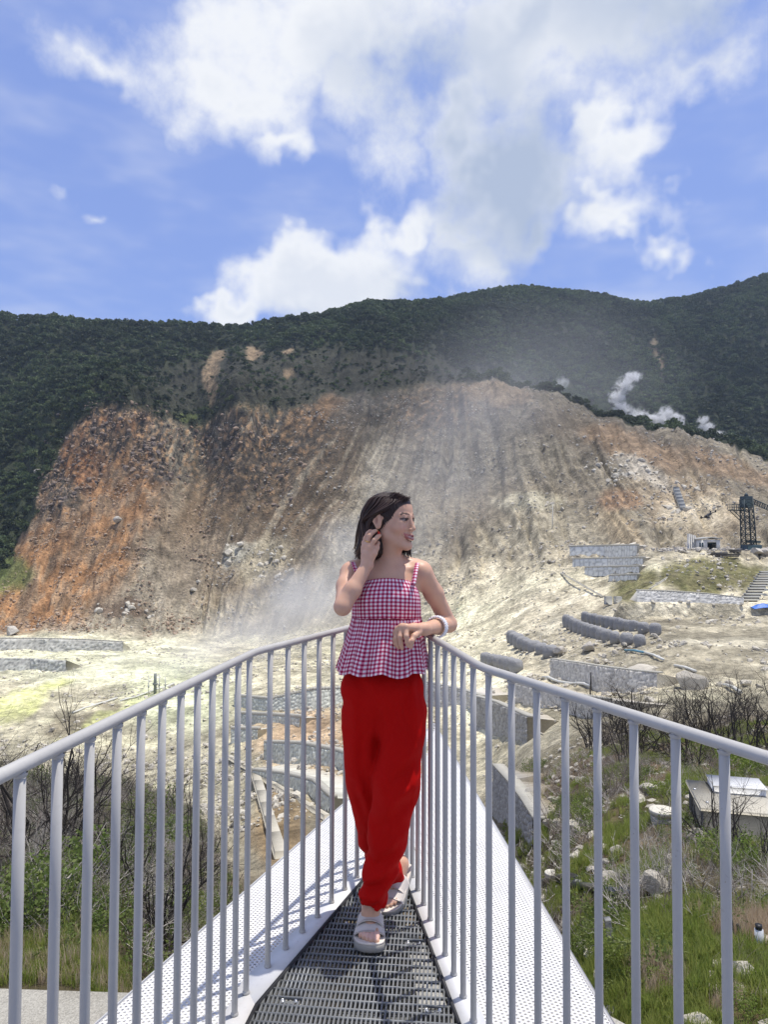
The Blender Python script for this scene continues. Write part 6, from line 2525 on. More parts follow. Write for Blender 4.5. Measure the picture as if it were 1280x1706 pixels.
def skin_colors():
    v = vget(body_me)
    q = (v - HC) @ HM
    s_, f, u = q[:, 0], q[:, 1], q[:, 2]
    col = np.zeros((len(v), 3)) + np.array([.60, .355, .24])
    n = fbm(v[:, 0] * 40, v[:, 2] * 40 + v[:, 1] * 17, 4, 9)
    col *= (1 + .05 * n)[:, None]
    head = np.linalg.norm(q, axis=1) < .17

    def lay(c, m):
        nonlocal col
        m = np.clip(m * head, 0, 1)[:, None]
        col = col * (1 - m) + np.array(c) * m
    front = f > .03
    a = np.abs(s_)
    # blush
    lay((.58, .27, .21), .45 * np.exp(-((a - .040) / .018)**2 - ((u + .028) / .016)**2) * front)
    # lips
    lip = np.exp(-np.maximum(0, (a / .027)**2 - .1)) * 0
    lu = u + .0665 - .0135 * (a / .031)**2
    lay((.38, .115, .105), ((np.abs(lu) < .0100 * np.sqrt(np.clip(1 - (a / .034)**2, 0, 1)) + .0003) & (a < .033) & (f > .066)) * .9)
    # teeth line
    lay((.72, .68, .62), ((np.abs(lu + .0005) < .0030 * np.clip(1 - (a / .026)**2, 0, 1)) & (f > .065)) * .4)
    lay((.16, .05, .045), ((np.abs(lu + .0042) < .0014 * np.clip(1 - (a / .028)**2, 0, 1)) & (f > .07)) * .8)
    # brows
    bu = u - (.0235 + .006 * np.clip((a - .012) / .03, 0, 1) - .010 * np.clip((a - .040) / .02, 0, 1))
    lay((.055, .034, .026), ((np.abs(bu) < .0036) & (a > .013) & (a < .052) & (f > .04)) * .95)
    # eyes
    eu = u - .003; ea = a - .031
    open_ = (np.abs(eu) < .0044 * np.sqrt(np.clip(1 - (ea / .0165)**2, 0, 1))) & (f > .06)
    lay((.24, .21, .19), open_ * .9)
    lay((.025, .015, .010), (open_ & (np.abs(s_ - np.sign(s_) * .031 + .0035) < .0092)) * 1.0)
    lash = (np.abs(eu - .0054 * np.sqrt(np.clip(1 - (ea / .019)**2, 0, 1)) - .0006) < .0030) & (np.abs(ea) < .0195) & (f > .05)
    lay((.03, .02, .016), lash * .95)
    low = (np.abs(eu + .0062 * np.sqrt(np.clip(1 - (ea / .016)**2, 0, 1)) + .0008) < .0010) & (np.abs(ea) < .016) & (f > .05)
    lay((.18, .10, .08), low * .6)
    lay((.40, .22, .17), np.exp(-((a - .033) / .017)**2 - ((u - .0135) / .004)**2) * .5 * front)
    # scalp under the hair
    open_face = ((s_ / .125)**2 + ((f - .104) / .074)**2 + ((u + .022) / .090)**2) < 1.0
    lay((.03, .018, .014), (~open_face) & (u > .9 * f - .024 + .004 * np.sin(f * 900)) & (u > -.03) & ((f > -.2)) & ~((np.abs(a - .078) < .012) & (f < .012) & (f > -.034) & (u < .034)))
    lay((.36, .17, .12), np.exp(-((a - .077) / .006)**2 - ((f + .015) / .007)**2 - ((u - .003) / .013)**2) * .9)  # ear hollow darker, its shade put into the skin colour
    # toe nails
    for side in 'LR':
        M, heel = FRAMES[side]
        t = (v - heel) @ M
        nail = (t[:, 1] > .200) & (t[:, 2] > .034 + .0155) & (t[:, 1] < .26) & (t[:, 2] < .075)
        col[nail] = np.array([.66, .42, .34])
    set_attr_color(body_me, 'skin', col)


skin_colors()


def skin_mat(g, p, tc, out):
    base = g.n('ShaderNodeAttribute', attribute_name='skin').outputs['Color']
    n = g.noise(tc, 260.0, 3.0, .6)
    n2 = g.noise(tc, 18.0, 4.0, .6)
    c = g.vm('SCALE', base, s=g.m('MULTIPLY_ADD', n2, .16, .92))
    g.put(p.inputs['Base Color'], c)
    p.inputs['Roughness'].default_value = .48
    p.inputs['Specular IOR Level'].default_value = .42
    p.inputs['Subsurface Weight'].default_value = .18
    p.inputs['Subsurface Radius'].default_value = (1.0, .35, .2)
    p.inputs['Subsurface Scale'].default_value = .008
    g.put(p.inputs['Normal'], g.n('ShaderNodeBump', {'Strength': .12, 'Distance': .0012, 'Height': n}).outputs[0])


woman = empty('person', (0.0, 2.84, 0.0))
tag(woman, 'woman in gingham top and red trousers leaning on the railing, looking to the right', 'person')
WO = Vector(woman.location)


def wpart(name, me, m, parent=None, off=True):
    o = mesh_obj(name, me, m, parent or woman)
    if off and parent is None:
        o.location = -WO
    return o


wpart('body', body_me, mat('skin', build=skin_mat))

# ------------------------------------------------------------------ trousers
tr = Field()
tr.ell(W_(637, 1150, 2.845), (.161, .118, .14), .03)
tr.ell(W_(637, 1200, 2.835), (.105, .085, .09), .03)
tr.chain([W_(674, 1185, 2.82), W_(659, 1310, 2.785), W_(646, 1395, 2.765), W_(634, 1450, 2.75), W_(623, 1490, 2.735), W_(617, 1509, 2.728)], [.086, .089, .073, .062, .049, .042], .02)
tr.chain([W_(607, 1185, 2.855), W_(612, 1300, 2.895), W_(628, 1395, 2.93), W_(645, 1448, 2.97), W_(656, 1474, 2.995)], [.094, .088, .073, .056, .046], .016)


TR_FOLDS = []
for (a, b, c, e, wpx, am) in ((632, 1178, 627, 1265, 8, .016), (590, 1135, 588, 1300, 9, -.007), (605, 1138, 601, 1310, 8, .007), (655, 1140, 660, 1255, 8, .006), (690, 1138, 694, 1300, 8, -.006),
                              (703, 1225, 645, 1285, 9, -.008), (704, 1250, 640, 1312, 8, .009), (696, 1290, 636, 1340, 8, -.009), (692, 1318, 632, 1368, 8, .009), (640, 1290, 655, 1400, 8, -.007),
                              (676, 1372, 622, 1412, 7, -.008), (672, 1392, 616, 1434, 7, .009), (664, 1416, 610, 1456, 7, -.009), (658, 1438, 606, 1474, 6, .009), (648, 1462, 602, 1492, 6, -.008), (640, 1480, 601, 1504, 5, .007),
                              (585, 1310, 612, 1380, 8, .008), (596, 1300, 622, 1395, 7, -.007), (602, 1395, 640, 1440, 6, .007), (668, 1190, 672, 1330, 10, .006)):
    p1, p2 = W_(a, b, 2.78), W_(c, e, 2.78)
    TR_FOLDS.append((p1[0], p1[2], p2[0], p2[2], wpx / FPX * 2.78, am))


def cloth_folds(p, d):
    x, y, z = p[:, 0], p[:, 1], p[:, 2]
    tw = fbm(x * 5 + y * 3, z * 3.2, 3, 71)
    f = .0075 * np.sin((x * 46 + 6 * tw + z * 5)) * np.clip((z - .45) / .3, 0, 1) * .6
    f += .0045 * np.sin((z * 20 + x * 48 + 6 * tw)) * np.clip(1 - np.abs(z - .52) / .28, 0, 1)
    f += .0075 * np.sin((z * 62 - x * 28 + 8 * tw)) * np.clip((.34 - z) / .25, 0, 1)
    f += .0040 * fbm(x * 14 + y * 5, z * 9, 3, 72)
    front = np.clip((2.90 - y) / .06, 0, 1)
    for (x1, z1, x2, z2, wd, am) in TR_FOLDS:
        am = am * 1.1
        vx, vz = x2 - x1, z2 - z1
        t = np.clip(((x - x1) * vx + (z - z1) * vz) / (vx * vx + vz * vz), 0, 1)
        dist2 = (x - x1 - t * vx)**2 + (z - z1 - t * vz)**2
        f += am * np.exp(-dist2 / (wd * wd)) * np.sin(np.pi * np.clip(t, .12, .88)) * front
    return d + f


tr_me = tr.mesh('trousers', (-.30, 2.55, .04), (.30, 3.16, 1.06), .0036, cloth_folds)


def cut_below(me, tests):
    """remove vertices for which any test is true (open hems, waist)"""
    bm = bmesh.new(); bm.from_mesh(me)
    bad = [v for v in bm.verts if any(t(v.co) for t in tests)]
    bmesh.ops.delete(bm, geom=bad, context='VERTS')
    bm.to_mesh(me); bm.free()


_hemL = W_(617, 1506, 2.728)
_hemR = W_(655, 1470, 2.99)
cut_below(tr_me, [lambda c: c.z < _hemL[2] - .3 * (c.x - _hemL[0]) + .006 * math.sin(c.x * 90) and c.y < 2.86, lambda c: c.z < _hemR[2] - .012 and c.y >= 2.86, lambda c: c.z > 1.045])


def fabric(name, c, rough=.8, wscale=900.0, sheen=.25, fold=0.0):
    def b(g, p, tc, out):
        n = g.noise(tc, 5.0, 4.0, .6)
        wv = g.noise(tc, 420.0, 2.0, .5)
        cr = g.noise(g.vm('MULTIPLY', tc, (1.0, 1.0, .55)), 22.0, 3.0, .5)
        cc = g.vm('SCALE', c, s=g.m('MULTIPLY_ADD', n, .22, .89))
        g.put(p.inputs['Base Color'], cc)
        p.inputs['Roughness'].default_value = rough
        p.inputs['Specular IOR Level'].default_value = .10
        p.inputs['Sheen Weight'].default_value = sheen
        hgt = g.m('ADD', g.m('MULTIPLY', wv, .06), g.m('MULTIPLY', cr, fold))
        g.put(p.inputs['Normal'], g.n('ShaderNodeBump', {'Strength': .5, 'Distance': .006, 'Height': hgt}).outputs[0])
    return mat(name, build=b)


trs = wpart('trousers', tr_me, fabric('red_cotton', (.45, .004, .003), .85, fold=.9, sheen=.0))
sd = trs.modifiers.new('thickness', 'SOLIDIFY'); sd.thickness = .0015; sd.offset = -1


# ------------------------------------------------------------------ gingham top
def gingham(g, p, tc, out):
    uv = g.n('ShaderNodeUVMap').outputs[0]
    sp = g.n('ShaderNodeSeparateXYZ', {0: uv})

    def stripe(v):
        f = g.m('FRACT', v)
        return g.sstep(g.m('ABSOLUTE', g.m('SUBTRACT', f, .5)), .225, .275)
    a, b_ = stripe(sp.outputs[0]), stripe(sp.outputs[1])
    t = g.m('MULTIPLY', g.m('ADD', a, b_), .5)
    c = g.ramp(t, [(0.0, (.86, .82, .85)), (.5, (.68, .20, .31)), (1.0, (.31, .009, .065))])
    n = g.noise(tc, 300.0, 2.0)
    c = g.vm('SCALE', c, s=g.m('MULTIPLY_ADD', n, .2, .9))
    g.put(p.inputs['Base Color'], c)
    p.inputs['Roughness'].default_value = .85
    p.inputs['Specular IOR Level'].default_value = .2
    cr = g.noise(tc, 30.0, 3.0, .5)
    g.put(p.inputs['Normal'], g.n('ShaderNodeBump', {'Strength': .35, 'Distance': .006, 'Height': cr}).outputs[0])
    tr_ = g.n('ShaderNodeBsdfTranslucent', {'Color': c})
    mx = g.n('ShaderNodeMixShader', {0: .18, 1: p.outputs[0], 2: tr_.outputs[0]})
    g.t.links.new(mx.outputs[0], out.inputs['Surface'])


ging = mat('gingham_cotton', build=gingham)
CHK = .0148


def loft(name, rings, nu, uvs, fold=None, closed=True):
    """rings: list of (center xyz, rx, ry); angle 0 faces the camera"""
    nv = len(rings)
    th = np.linspace(0, 2 * math.pi, nu + 1)
    V = np.zeros((nv, nu + 1, 3)); UV = np.zeros((nv, nu + 1, 2))
    for j, (c, rx, ry) in enumerate(rings):
        x = np.sin(th); y = -np.cos(th)
        # slightly squared section
        e = 2.35
        k = (np.abs(x)**e + np.abs(y)**e) ** (-1 / e)
        dx, dy = x * k * rx, y * k * ry
        dz = np.zeros_like(th)
        if fold is not None:
            m, dz = fold(th, j / (nv - 1))
            dx, dy = dx * m, dy * m
        V[j] = np.stack([c[0] + dx, c[1] + dy, c[2] + dz], 1)
        UV[j, :, 0] = th / (2 * math.pi) * uvs[0]
    hgt = np.concatenate([[0], np.cumsum([np.linalg.norm(np.array(a[0]) - np.array(b[0])) for a, b in zip(rings, rings[1:])])])
    UV[:, :, 1] = (hgt / CHK)[:, None]
    i = np.arange(nv - 1)[:, None] * (nu + 1) + np.arange(nu)[None, :]
    F = np.stack([i, i + nu + 1, i + nu + 2, i + 1], -1).reshape(-1, 4)
    me = np_mesh(name, V.reshape(-1, 3), F, True)
    uvl = me.uv_layers.new(name='UVMap')
    li = np.zeros(len(me.loops), dtype=np.int32); me.loops.foreach_get('vertex_index', li)
    uvl.data.foreach_set('uv', UV.reshape(-1, 2)[li].astype(np.float32).ravel())
    return me


def bodice():
    rows = []
    spec = [(965, 646.5, 43.5, .084), (970, 646.5, 46, .092), (978, 646, 51, .102), (986, 645.5, 54, .111), (996, 645, 56, .119), (1006, 644.5, 57, .121), (1016, 644.5, 57.5, .117), (1025, 644.5, 57.5, .110), (1033, 644.5, 57, .104)]
    for py, px, hw, ry in spec:
        c = W_(px, py, 2.85)
        c[2] = W_(px, py, 2.85 - ry)[2]
        rows.append((c, hw / FPX * 2.80, ry))
    # refine
    def fine(rows, n):
        t = np.linspace(0, len(rows) - 1, n)
        a = np.array([list(r[0]) + [r[1], r[2]] for r in rows])
        q = np.stack([np.interp(t, range(len(rows)), a[:, k]) for k in range(5)], 1)
        return [(r[:3], r[3], r[4]) for r in q]
    bust = lambda th, t: (1 + (.012 * np.sin(th * 13 + 2.5 * np.sin(th * 3)) + .008 * np.sin(th * 29)) * (.25 + .75 * t) + .045 * np.exp(-((np.abs((th + math.pi) % (2 * math.pi) - math.pi) - .62) / .34)**2) * np.exp(-((t - .42) / .3)**2),
                          (.004 * np.cos(2 * th) - .02 * (1 - np.cos(th)) * (1 - t)))
    me = loft('bodice', fine(rows, 34), 200, (round(2 * math.pi * .118 / CHK), 0), bust)
    top = empty_part('gingham_top')
    o1 = mesh_obj('bodice', me, ging, top)
    # peplum: gathered skirt that flares over the hips
    rows = []
    for py, px, hw, ry in [(1033, 644.5, 57.5, .105), (1042, 644.5, 59, .116), (1060, 643, 62, .134), (1080, 641.5, 66, .148), (1100, 640, 70, .160), (1118, 638.5, 73.5, .169), (1128, 638, 75, .173)]:
        c = W_(px, py, 2.85)
        c[2] = W_(px, py, 2.85 - ry)[2]
        rows.append((c, hw / FPX * 2.80, ry))
    rng = np.random.default_rng(3)
    ph = rng.uniform(0, 6.28, 6)

    def gather(th, t):
        a = (.2 + .8 * t)
        m = 1 + a * (.058 * np.sin(th * 9 + ph[0] + 1.6 * np.sin(th * 2 + ph[1])) + .036 * np.sin(th * 17 + ph[2] + np.sin(th * 3)) + .016 * np.sin(th * 31 + ph[3])) \
            + (1 - t) ** 3 * .014 * np.sin(th * 47 + ph[4])
        return m, t * (.007 * np.sin(th * 9 + ph[0] + 1.2) + .004 * np.sin(th * 5 + ph[5]))
    me = loft('peplum', fine(rows, 44), 320, (round(2 * math.pi * .14 / CHK) + 8, 0), gather)
    o2 = mesh_obj('peplum', me, ging, top)
    for o in (o1, o2):
        sd = o.modifiers.new('thickness', 'SOLIDIFY'); sd.thickness = .0018; sd.offset = 0
    # waist seam cord and neckline binding
    th = np.linspace(0, 2 * math.pi, 81)
    for nm, py, px, hw, ry, r in (('waist_seam', 1033, 644.5, 57.2, .1045, .0022),):
        c = W_(px, py, 2.85); c[2] = W_(px, py, 2.85 - ry)[2]; e = 2.35
        pts = []
        for a in th:
            x, y = math.sin(a), -math.cos(a)
            k = (abs(x)**e + abs(y)**e) ** (-1 / e)
            pts.append((c[0] + x * k * hw / FPX * 2.80, c[1] + y * k * ry, c[2] + .004 * math.cos(2 * a)))
        mb = MB(); mb.tube(pts, r, 6, cap=False)
        mb.build(nm, fabric('seam_red', (.24, .01, .04), .85), top, True)
    # straps
    for a, b, c, d_ in ((W_(602, 974, 2.752), W_(591, 944, 2.80), W_(590, 939, 2.87), W_(604, 966, 2.955)),
                        (W_(689, 974, 2.752), W_(694, 946, 2.805), W_(695, 939, 2.88), W_(684, 966, 2.955))):
        pts = []
        P4 = [Vector(a), Vector(b), Vector(c), Vector(d_)]
        for k in range(21):
            t = k / 20
            i = min(int(t * 3), 2); u = t * 3 - i
            p0, p1, p2, p3 = P4[max(i - 1, 0)], P4[i], P4[i + 1], P4[min(i + 2, 3)]
            pts.append(.5 * ((2 * p1) + (p2 - p0) * u + (2 * p0 - 5 * p1 + 4 * p2 - p3) * u * u + (3 * p1 - p0 - 3 * p2 + p3) * u**3))
        V, UV = [], []
        wd = .0085
        L = 0
        for k, p in enumerate(pts):
            if k: L += (p - pts[k - 1]).length
            side = Vector((1, 0, 0))
            t_ = (pts[min(k + 1, 20)] - pts[max(k - 1, 0)]).normalized()
            n_ = side.cross(t_).normalized()
            for j, s in enumerate((-1, -.4, .4, 1)):
                q = p + side * s * wd + Vector((0, 0, .003)) * (1 - abs(s)) + n_ * 0
                V.append(tuple(q)); UV.append((s * wd / CHK + .25, L / CHK))
        i = np.arange(20)[:, None] * 4 + np.arange(3)[None, :]
        me = np_mesh('strap', np.array(V), np.stack([i, i + 4, i + 5, i + 1], -1).reshape(-1, 4), True)
        uvl = me.uv_layers.new(name='UVMap')
        li = np.zeros(len(me.loops), dtype=np.int32); me.loops.foreach_get('vertex_index', li)
        uvl.data.foreach_set('uv', np.array(UV, dtype=np.float32)[li].ravel())
        so = mesh_obj('strap', me, ging, top)
        sd = so.modifiers.new('thickness', 'SOLIDIFY'); sd.thickness = .003; sd.offset = 0


def empty_part(name):
    o = bpy.data.objects.new(name, None)
    o.empty_display_size = .05
    COL.objects.link(o)
    o.parent = woman
    o.location = -WO
    return o


bodice()


# ------------------------------------------------------------------ hair
def hair_mat(g, p, tc, out):
    at = g.n('ShaderNodeAttribute', attribute_name='hair').outputs['Color']
    n = g.noise(tc, 60.0, 3.0, .6)
    c = g.vm('SCALE', at, s=g.m('MULTIPLY_ADD', n, .9, .55))
    g.put(p.inputs['Base Color'], c)
    p.inputs['Roughness'].default_value = .42
    p.inputs['Specular IOR Level'].default_value = .35
    p.inputs['Anisotropic'].default_value = .5


def make_hair():
    hp = empty_part('hair')
    hm = mat('dark_brown_hair', build=hair_mat)
    f = Field()
    f.ell(H(0, -.018, .034), (.0765, .098, .0855), .02, 'u', HM)
    f.ell(H(0, .040, .056), (.062, .044, .050), .02, 'u', HM)
    f.ell(H(0, -.062, -.03), (.074, .056, .10), .03, 'u', HM)
    f.ell(H(.02, -.055, -.095), (.055, .045, .055), .03, 'u', HM)
    f.ell(H(-.045, -.03, -.08), (.022, .035, .07), .03, 'u', HM)
    # carve the face and the ear window
    f.ell(H(.0, .104, -.022), (.125, .074, .090), .010, 's', HM)
    f.ell(H(.082, .000, -.026), (.030, .026, .050), .01, 's', HM)
    lo_ = HC - .22; hi_ = HC + np.array([.2, .2, .16])

    def strands(p, d):
        q = (p - HC) @ HM
        a = np.arctan2(q[:, 0], -q[:, 1])
        return d + .0016 * np.sin(a * 46 + 5 * np.sin(q[:, 2] * 22)) + .0010 * np.sin(a * 97 + 9 * q[:, 2] * 14)
    me = f.mesh('hair_mass', lo_, hi_, .0028, strands)
    set_attr_color(me, 'hair', np.zeros((len(me.vertices), 3)) + np.array([.028, .0150, .0115]))
    mesh_obj('hair_mass', me, hm, hp)
    # locks
    rng = np.random.default_rng(17)
    mb = MB(); cols = []

    def lock(pts, r0, tipc):
        pts = [Vector(q) for q in pts]
        # resample smooth
        fine = []
        n = len(pts)
        for i in range(n - 1):
            p0, p1, p2, p3 = pts[max(i - 1, 0)], pts[i], pts[i + 1], pts[min(i + 2, n - 1)]
            for k in range(4):
                u = k / 4
                fine.append(.5 * ((2 * p1) + (p2 - p0) * u + (2 * p0 - 5 * p1 + 4 * p2 - p3) * u * u + (3 * p1 - p0 - 3 * p2 + p3) * u**3))
        fine.append(pts[-1])
        m = len(fine)
        rr = [r0 * (.45 + .55 * min(1, 4 * t)) * (1 - .8 * max(0, (t - .7) / .3) ** 1.5) for t in np.linspace(0, 1, m)]
        n0 = mb.n
        mb.tube(fine, rr, 4, cap=False)
        tt = np.repeat(np.linspace(0, 1, m), 4)
        base = np.array([.030, .0155, .012]) * rng.uniform(.6, 1.8)
        c = base[None, :] * (1 - tt[:, None] ** 3) + np.array(tipc)[None, :] * tt[:, None] ** 3
        cols.append(c)
    for k in range(640):
        phi = rng.uniform(26, 318) if k > 190 else rng.uniform(12, 100)                       # 90 = her right, 180 = back, 270 = her left
        a0 = R(phi)
        top_f = rng.uniform(-.05, .068) if phi > 100 else rng.uniform(.02, .088)
        part = .012
        right = phi < 180
        j = rng.normal(0, .004)
        lay_r = rng.uniform(0, .008)
        pts = [(part * (1 if right else -1) * rng.uniform(.2, 1.4) + (0 if right else .008), top_f, .112 - .5 * max(0, top_f - .03) ** 1.0 + rng.normal(0, .001))]
        for (uu, k_r) in ((.098, .55), (.070, .84), (.035, 1.0), (.0, 1.02)):
            ph = a0
            if right:                                    # sweep back behind the ear
                back = R(128)
                t = (0.11 - uu) / .11
                ph = a0 + max(0, back - a0) * min(1, t * 1.02) ** 1.7
            else:
                t = (0.11 - uu) / .11
                ph = a0 - max(0, a0 - R(285)) * 0
            rs, rf = .080 + lay_r, (.100 if math.cos(ph) < .3 else .106) + lay_r
            pts.append((math.sin(ph) * rs * k_r + j, math.cos(ph) * rf * k_r - .018 + (top_f * .35 * (1 - k_r) if k_r < 1 else 0), uu))
        ph_e = ph
        sx, fx = math.sin(ph_e), math.cos(ph_e)
        L = rng.uniform(-.150, -.115)
        flick = rng.uniform(-.006, .012) + (.030 * rng.random() if 120 < math.degrees(ph_e) < 200 else 0)
        for (uu, kk) in ((-.045, .99), (-.085, .95), (L * .85, .92), (L, .93)):
            o = flick * (uu / L) ** 2
            pts.append((sx * (.078 + lay_r) * kk + sx * o + j, fx * (.098 + lay_r) * kk - .016 + fx * o - .35 * o, uu + rng.normal(0, .002)))
        tipc = (.20, .125, .07) if (110 < math.degrees(ph_e) < 215 and rng.random() < .55) else (.03, .018, .014)  # paler tips at the back, their sunlit look put into the hair colour
        lock([H(*q) for q in pts], rng.uniform(.0022, .0042), tipc)
    # hair swept from the parting along the temple and behind the ear
    for k in range(170):
        q = rng.random(); j = rng.normal(0, .0035, 3); o = rng.uniform(.0, .006)
        pts = [(rng.uniform(-.012, .030) + .02 * q, .088 - .045 * q + o, .086 + .020 * q + j[2] + o * .5), (.040 + .012 * q + o, .068 - .045 * q, .068 + .018 * q + j[2]),
               (.066 + o, .034 - .040 * q + j[1], .044 + .014 * q), (.0775 + o, .002 - .022 * q + j[1], .034 + .006 * q), (.079 + o, -.030 - .012 * q, .018 + j[2]),
               (.074 + o, -.050 - .012 * q, -.020), (.066 + o + j[0], -.062 - .015 * q, -.075), (.060 + j[0] * 2, -.066 - .02 * q, rng.uniform(-.135, -.105))]
        lock([H(*t) for t in pts], rng.uniform(.0018, .0034), (.05, .028, .02))
    # loose fly-away strands at the back
    for k in range(26):
        o = rng.uniform(.005, .028)
        pts = [(.03 + rng.normal(0, .012), -.085, .07), (.035, -.112 - o * .4, .02), (.035, -.118 - o, -.04), (.03, -.122 - o * 1.3, -.09), (.03 + rng.normal(0, .01), -.125 - o * rng.uniform(1, 2.2), rng.uniform(-.13, -.105))]
        lock([H(*q) for q in pts], .0011, (.26, .17, .09))
    me = mb.mesh('locks', True)
    set_attr_color(me, 'hair', np.concatenate(cols))
    mesh_obj('locks', me, hm, hp)


make_hair()


# ------------------------------------------------------------------ jewellery
def jewels():
    b = empty_part('bracelet')
    a, e = J['wrL'], J['elL']
    c = a * .52 + e * .48 + np.array([.0, -.01, .0])
    ax = (e - a) / np.linalg.norm(e - a)
    u = np.cross(ax, [0, 0, 1]); u /= np.linalg.norm(u); v = np.cross(ax, u)
    bm_ = bmesh.new(); bmesh.ops.create_icosphere(bm_, subdivisions=2, radius=.0052); bead = bpy.data.meshes.new('bead'); bm_.to_mesh(bead); bm_.free()
    bead.materials.append(mat('white_beads', (.80, .79, .80), .3, var=.1, vscale=60))
    for row in (-1, 0, 1):
        for k in range(26):
            t = 2 * math.pi * (k + .5 * (row % 2)) / 26
            p = c + ax * row * .0085 + (u * math.cos(t) + v * math.sin(t)) * .0405
            mesh_obj('bead', bead, None, b, tuple(p))
    # earring: gold stud with red drop
    er = empty_part('earring')
    q = H(.081, -.012, -.034)
    mb = MB(); mb.tube([q, q + [0, 0, -.006]], .003, 8); mb.build('stud', mat('gold', (.8, .5, .15), .25, 1.0, var=.05), er, True)
    mb = MB(); mb.tube([q + [.004, -.002, -.004], q + [.006, -.002, -.012], q + [.006, -.002, -.022], q + [.005, -.002, -.030]], [.002, .0062, .0068, .002], 10)
    mb.build('red_drop', mat('red_resin', (.55, .03, .01), .25, var=.1), er, True)
    rg = empty_part('ring')
    p0 = W_(612, 908, 2.764); p1 = W_(616, 893, 2.758)
    ax = (p1 - p0) / np.linalg.norm(p1 - p0); c = p0 * .6 + p1 * .4
    u = np.cross(ax, [0, 1, 0]); u /= np.linalg.norm(u); v = np.cross(ax, u)
    mb = MB(); mb.tube([c + (u * math.cos(t) + v * math.sin(t)) * .0108 for t in np.linspace(0, 2 * math.pi, 25)], .0022, 6, cap=False)
    mb.build('band', mat('gold', (.8, .5, .15), .25, 1.0, var=.05), rg, True)


jewels()


# ------------------------------------------------------------------ sandals
def sandal(side):
    M, heel = FRAMES[side]
    sg = 1 if side == 'L' else -1
    root = empty_part('sandal')
    mirror = 1 if side == 'L' else -1
    out_m = mat('sandal_sole', (.34, .325, .295), .75, var=.1, vscale=30, bump=.1, bscale=300)
    foot_m = mat('sandal_footbed', (.66, .60, .53), .75, var=.1, vscale=30)
    strap_m = mat('sandal_strap', (.60, .55, .50), .55, var=.08, vscale=30, bump=.08, bscale=200)
    # outline (x, y) from heel to toe; inner side at -x for the left foot
    half = [(0, .0, -1), (-.024, .006, 0), (-.033, .03, 0), (-.032, .08, 0), (-.036, .13, 0), (-.045, .18, 0), (-.047, .215, 0), (-.040, .245, 0), (-.022, .262, 0),
            (.0, .264, 0), (.022, .254, 0), (.040, .228, 0), (.048, .19, 0), (.045, .14, 0), (.038, .09, 0), (.034, .04, 0), (.026, .008, 0)]
    poly = [(x * mirror * 1.22, y - .004) for x, y, _ in half]
    n = len(poly)
    # smooth closed outline
    pts = []
    for i in range(n):
        p0, p1, p2, p3 = [np.array(poly[(i + k) % n]) for k in (-1, 0, 1, 2)]
        for k in range(4):
            u = k / 4
            pts.append(.5 * ((2 * p1) + (p2 - p0) * u + (2 * p0 - 5 * p1 + 4 * p2 - p3) * u * u + (3 * p1 - p0 - 3 * p2 + p3) * u**3))
    pts = np.array(pts); m = len(pts)
    cen = pts.mean(0)

    def ringz(z, k):
        q = cen + (pts - cen) * k
        spring = .012 * np.clip((q[:, 1] - .19) / .07, 0, 1) ** 2
        return np.stack([q[:, 0], q[:, 1], z + spring], 1)

    def stack(levels, name, m_):
        V = np.concatenate([ringz(z, k) for z, k in levels] + [np.array([[cen[0], cen[1], levels[0][0]], [cen[0], cen[1], levels[-1][0]]])])
        nl = len(levels)
        F4, F3 = [], []
        for j in range(nl - 1):
            for i in range(m):
                i2 = (i + 1) % m
                F4.append([j * m + i, j * m + i2, (j + 1) * m + i2, (j + 1) * m + i])
        for i in range(m):
            i2 = (i + 1) % m
            F3.append([nl * m, i2, i]); F3.append([nl * m + 1, (nl - 1) * m + i, (nl - 1) * m + i2])
        V = heel + V @ M.T
        me = np_mesh(name, V, [np.array(F3), np.array(F4)], True)
        mesh_obj(name, me, m_, root)
    stack([(.0, .95), (.002, .985), (.012, 1.0), (.024, .995), (.0255, .985)], 'outsole', out_m)
    stack([(.0258, .985), (.032, .985), (.0345, .965), (.0335, .90)], 'footbed', foot_m)
    # two broad straps over the instep
    for nm, y0, y1, hgt, wid in (('front_strap', .140, .192, .044, .053), ('rear_strap', .088, .156, .064, .048)):
        V = []
        nj, ni = 7, 15
        for layer in (0, 1):
            for j in range(nj):
                yy = y0 + (y1 - y0) * j / (nj - 1)
                hh = (hgt - .010 * (j / (nj - 1))) + (.0035 if layer else 0)
                ww = (wid + .004 * (j / (nj - 1))) + (.003 if layer else 0)
                for i in range(ni):
                    a = math.pi * i / (ni - 1)
                    x = -math.cos(a) * ww
                    z = .022 + math.sin(a) ** .75 * hh
                    V.append((x * mirror + .001, yy + .010 * math.sin(a), z))
        V = heel + np.array(V) @ M.T
        L = nj * ni
        F = []
        for layer in (0, 1):
            for j in range(nj - 1):
                for i in range(ni - 1):
                    q = [layer * L + j * ni + i, layer * L + j * ni + i + 1, layer * L + (j + 1) * ni + i + 1, layer * L + (j + 1) * ni + i]
                    F.append(q if layer else q[::-1])
        for j in (0, nj - 1):
            for i in range(ni - 1):
                F.append([j * ni + i, j * ni + i + 1, L + j * ni + i + 1, L + j * ni + i])
        me = np_mesh(nm, V, np.array(F), True)
        mesh_obj(nm, me, strap_m, root)


sandal('L'); sandal('R')
# ------------------------------------------------------------------ steam and haze
def volume_mat(name, color, density, aniso=.35):
    m = bpy.data.materials.new(name)
    m.use_nodes = True
    g = NT(m.node_tree)
    out = g.n('ShaderNodeOutputMaterial')
    v = g.n('ShaderNodeVolumePrincipled', {'Color': color, 'Density': density, 'Anisotropy': aniso})
    g.t.links.new(v.outputs[0], out.inputs['Volume'])
    m.cycles.homogeneous_volume = True
    MATS[name] = m
    return m



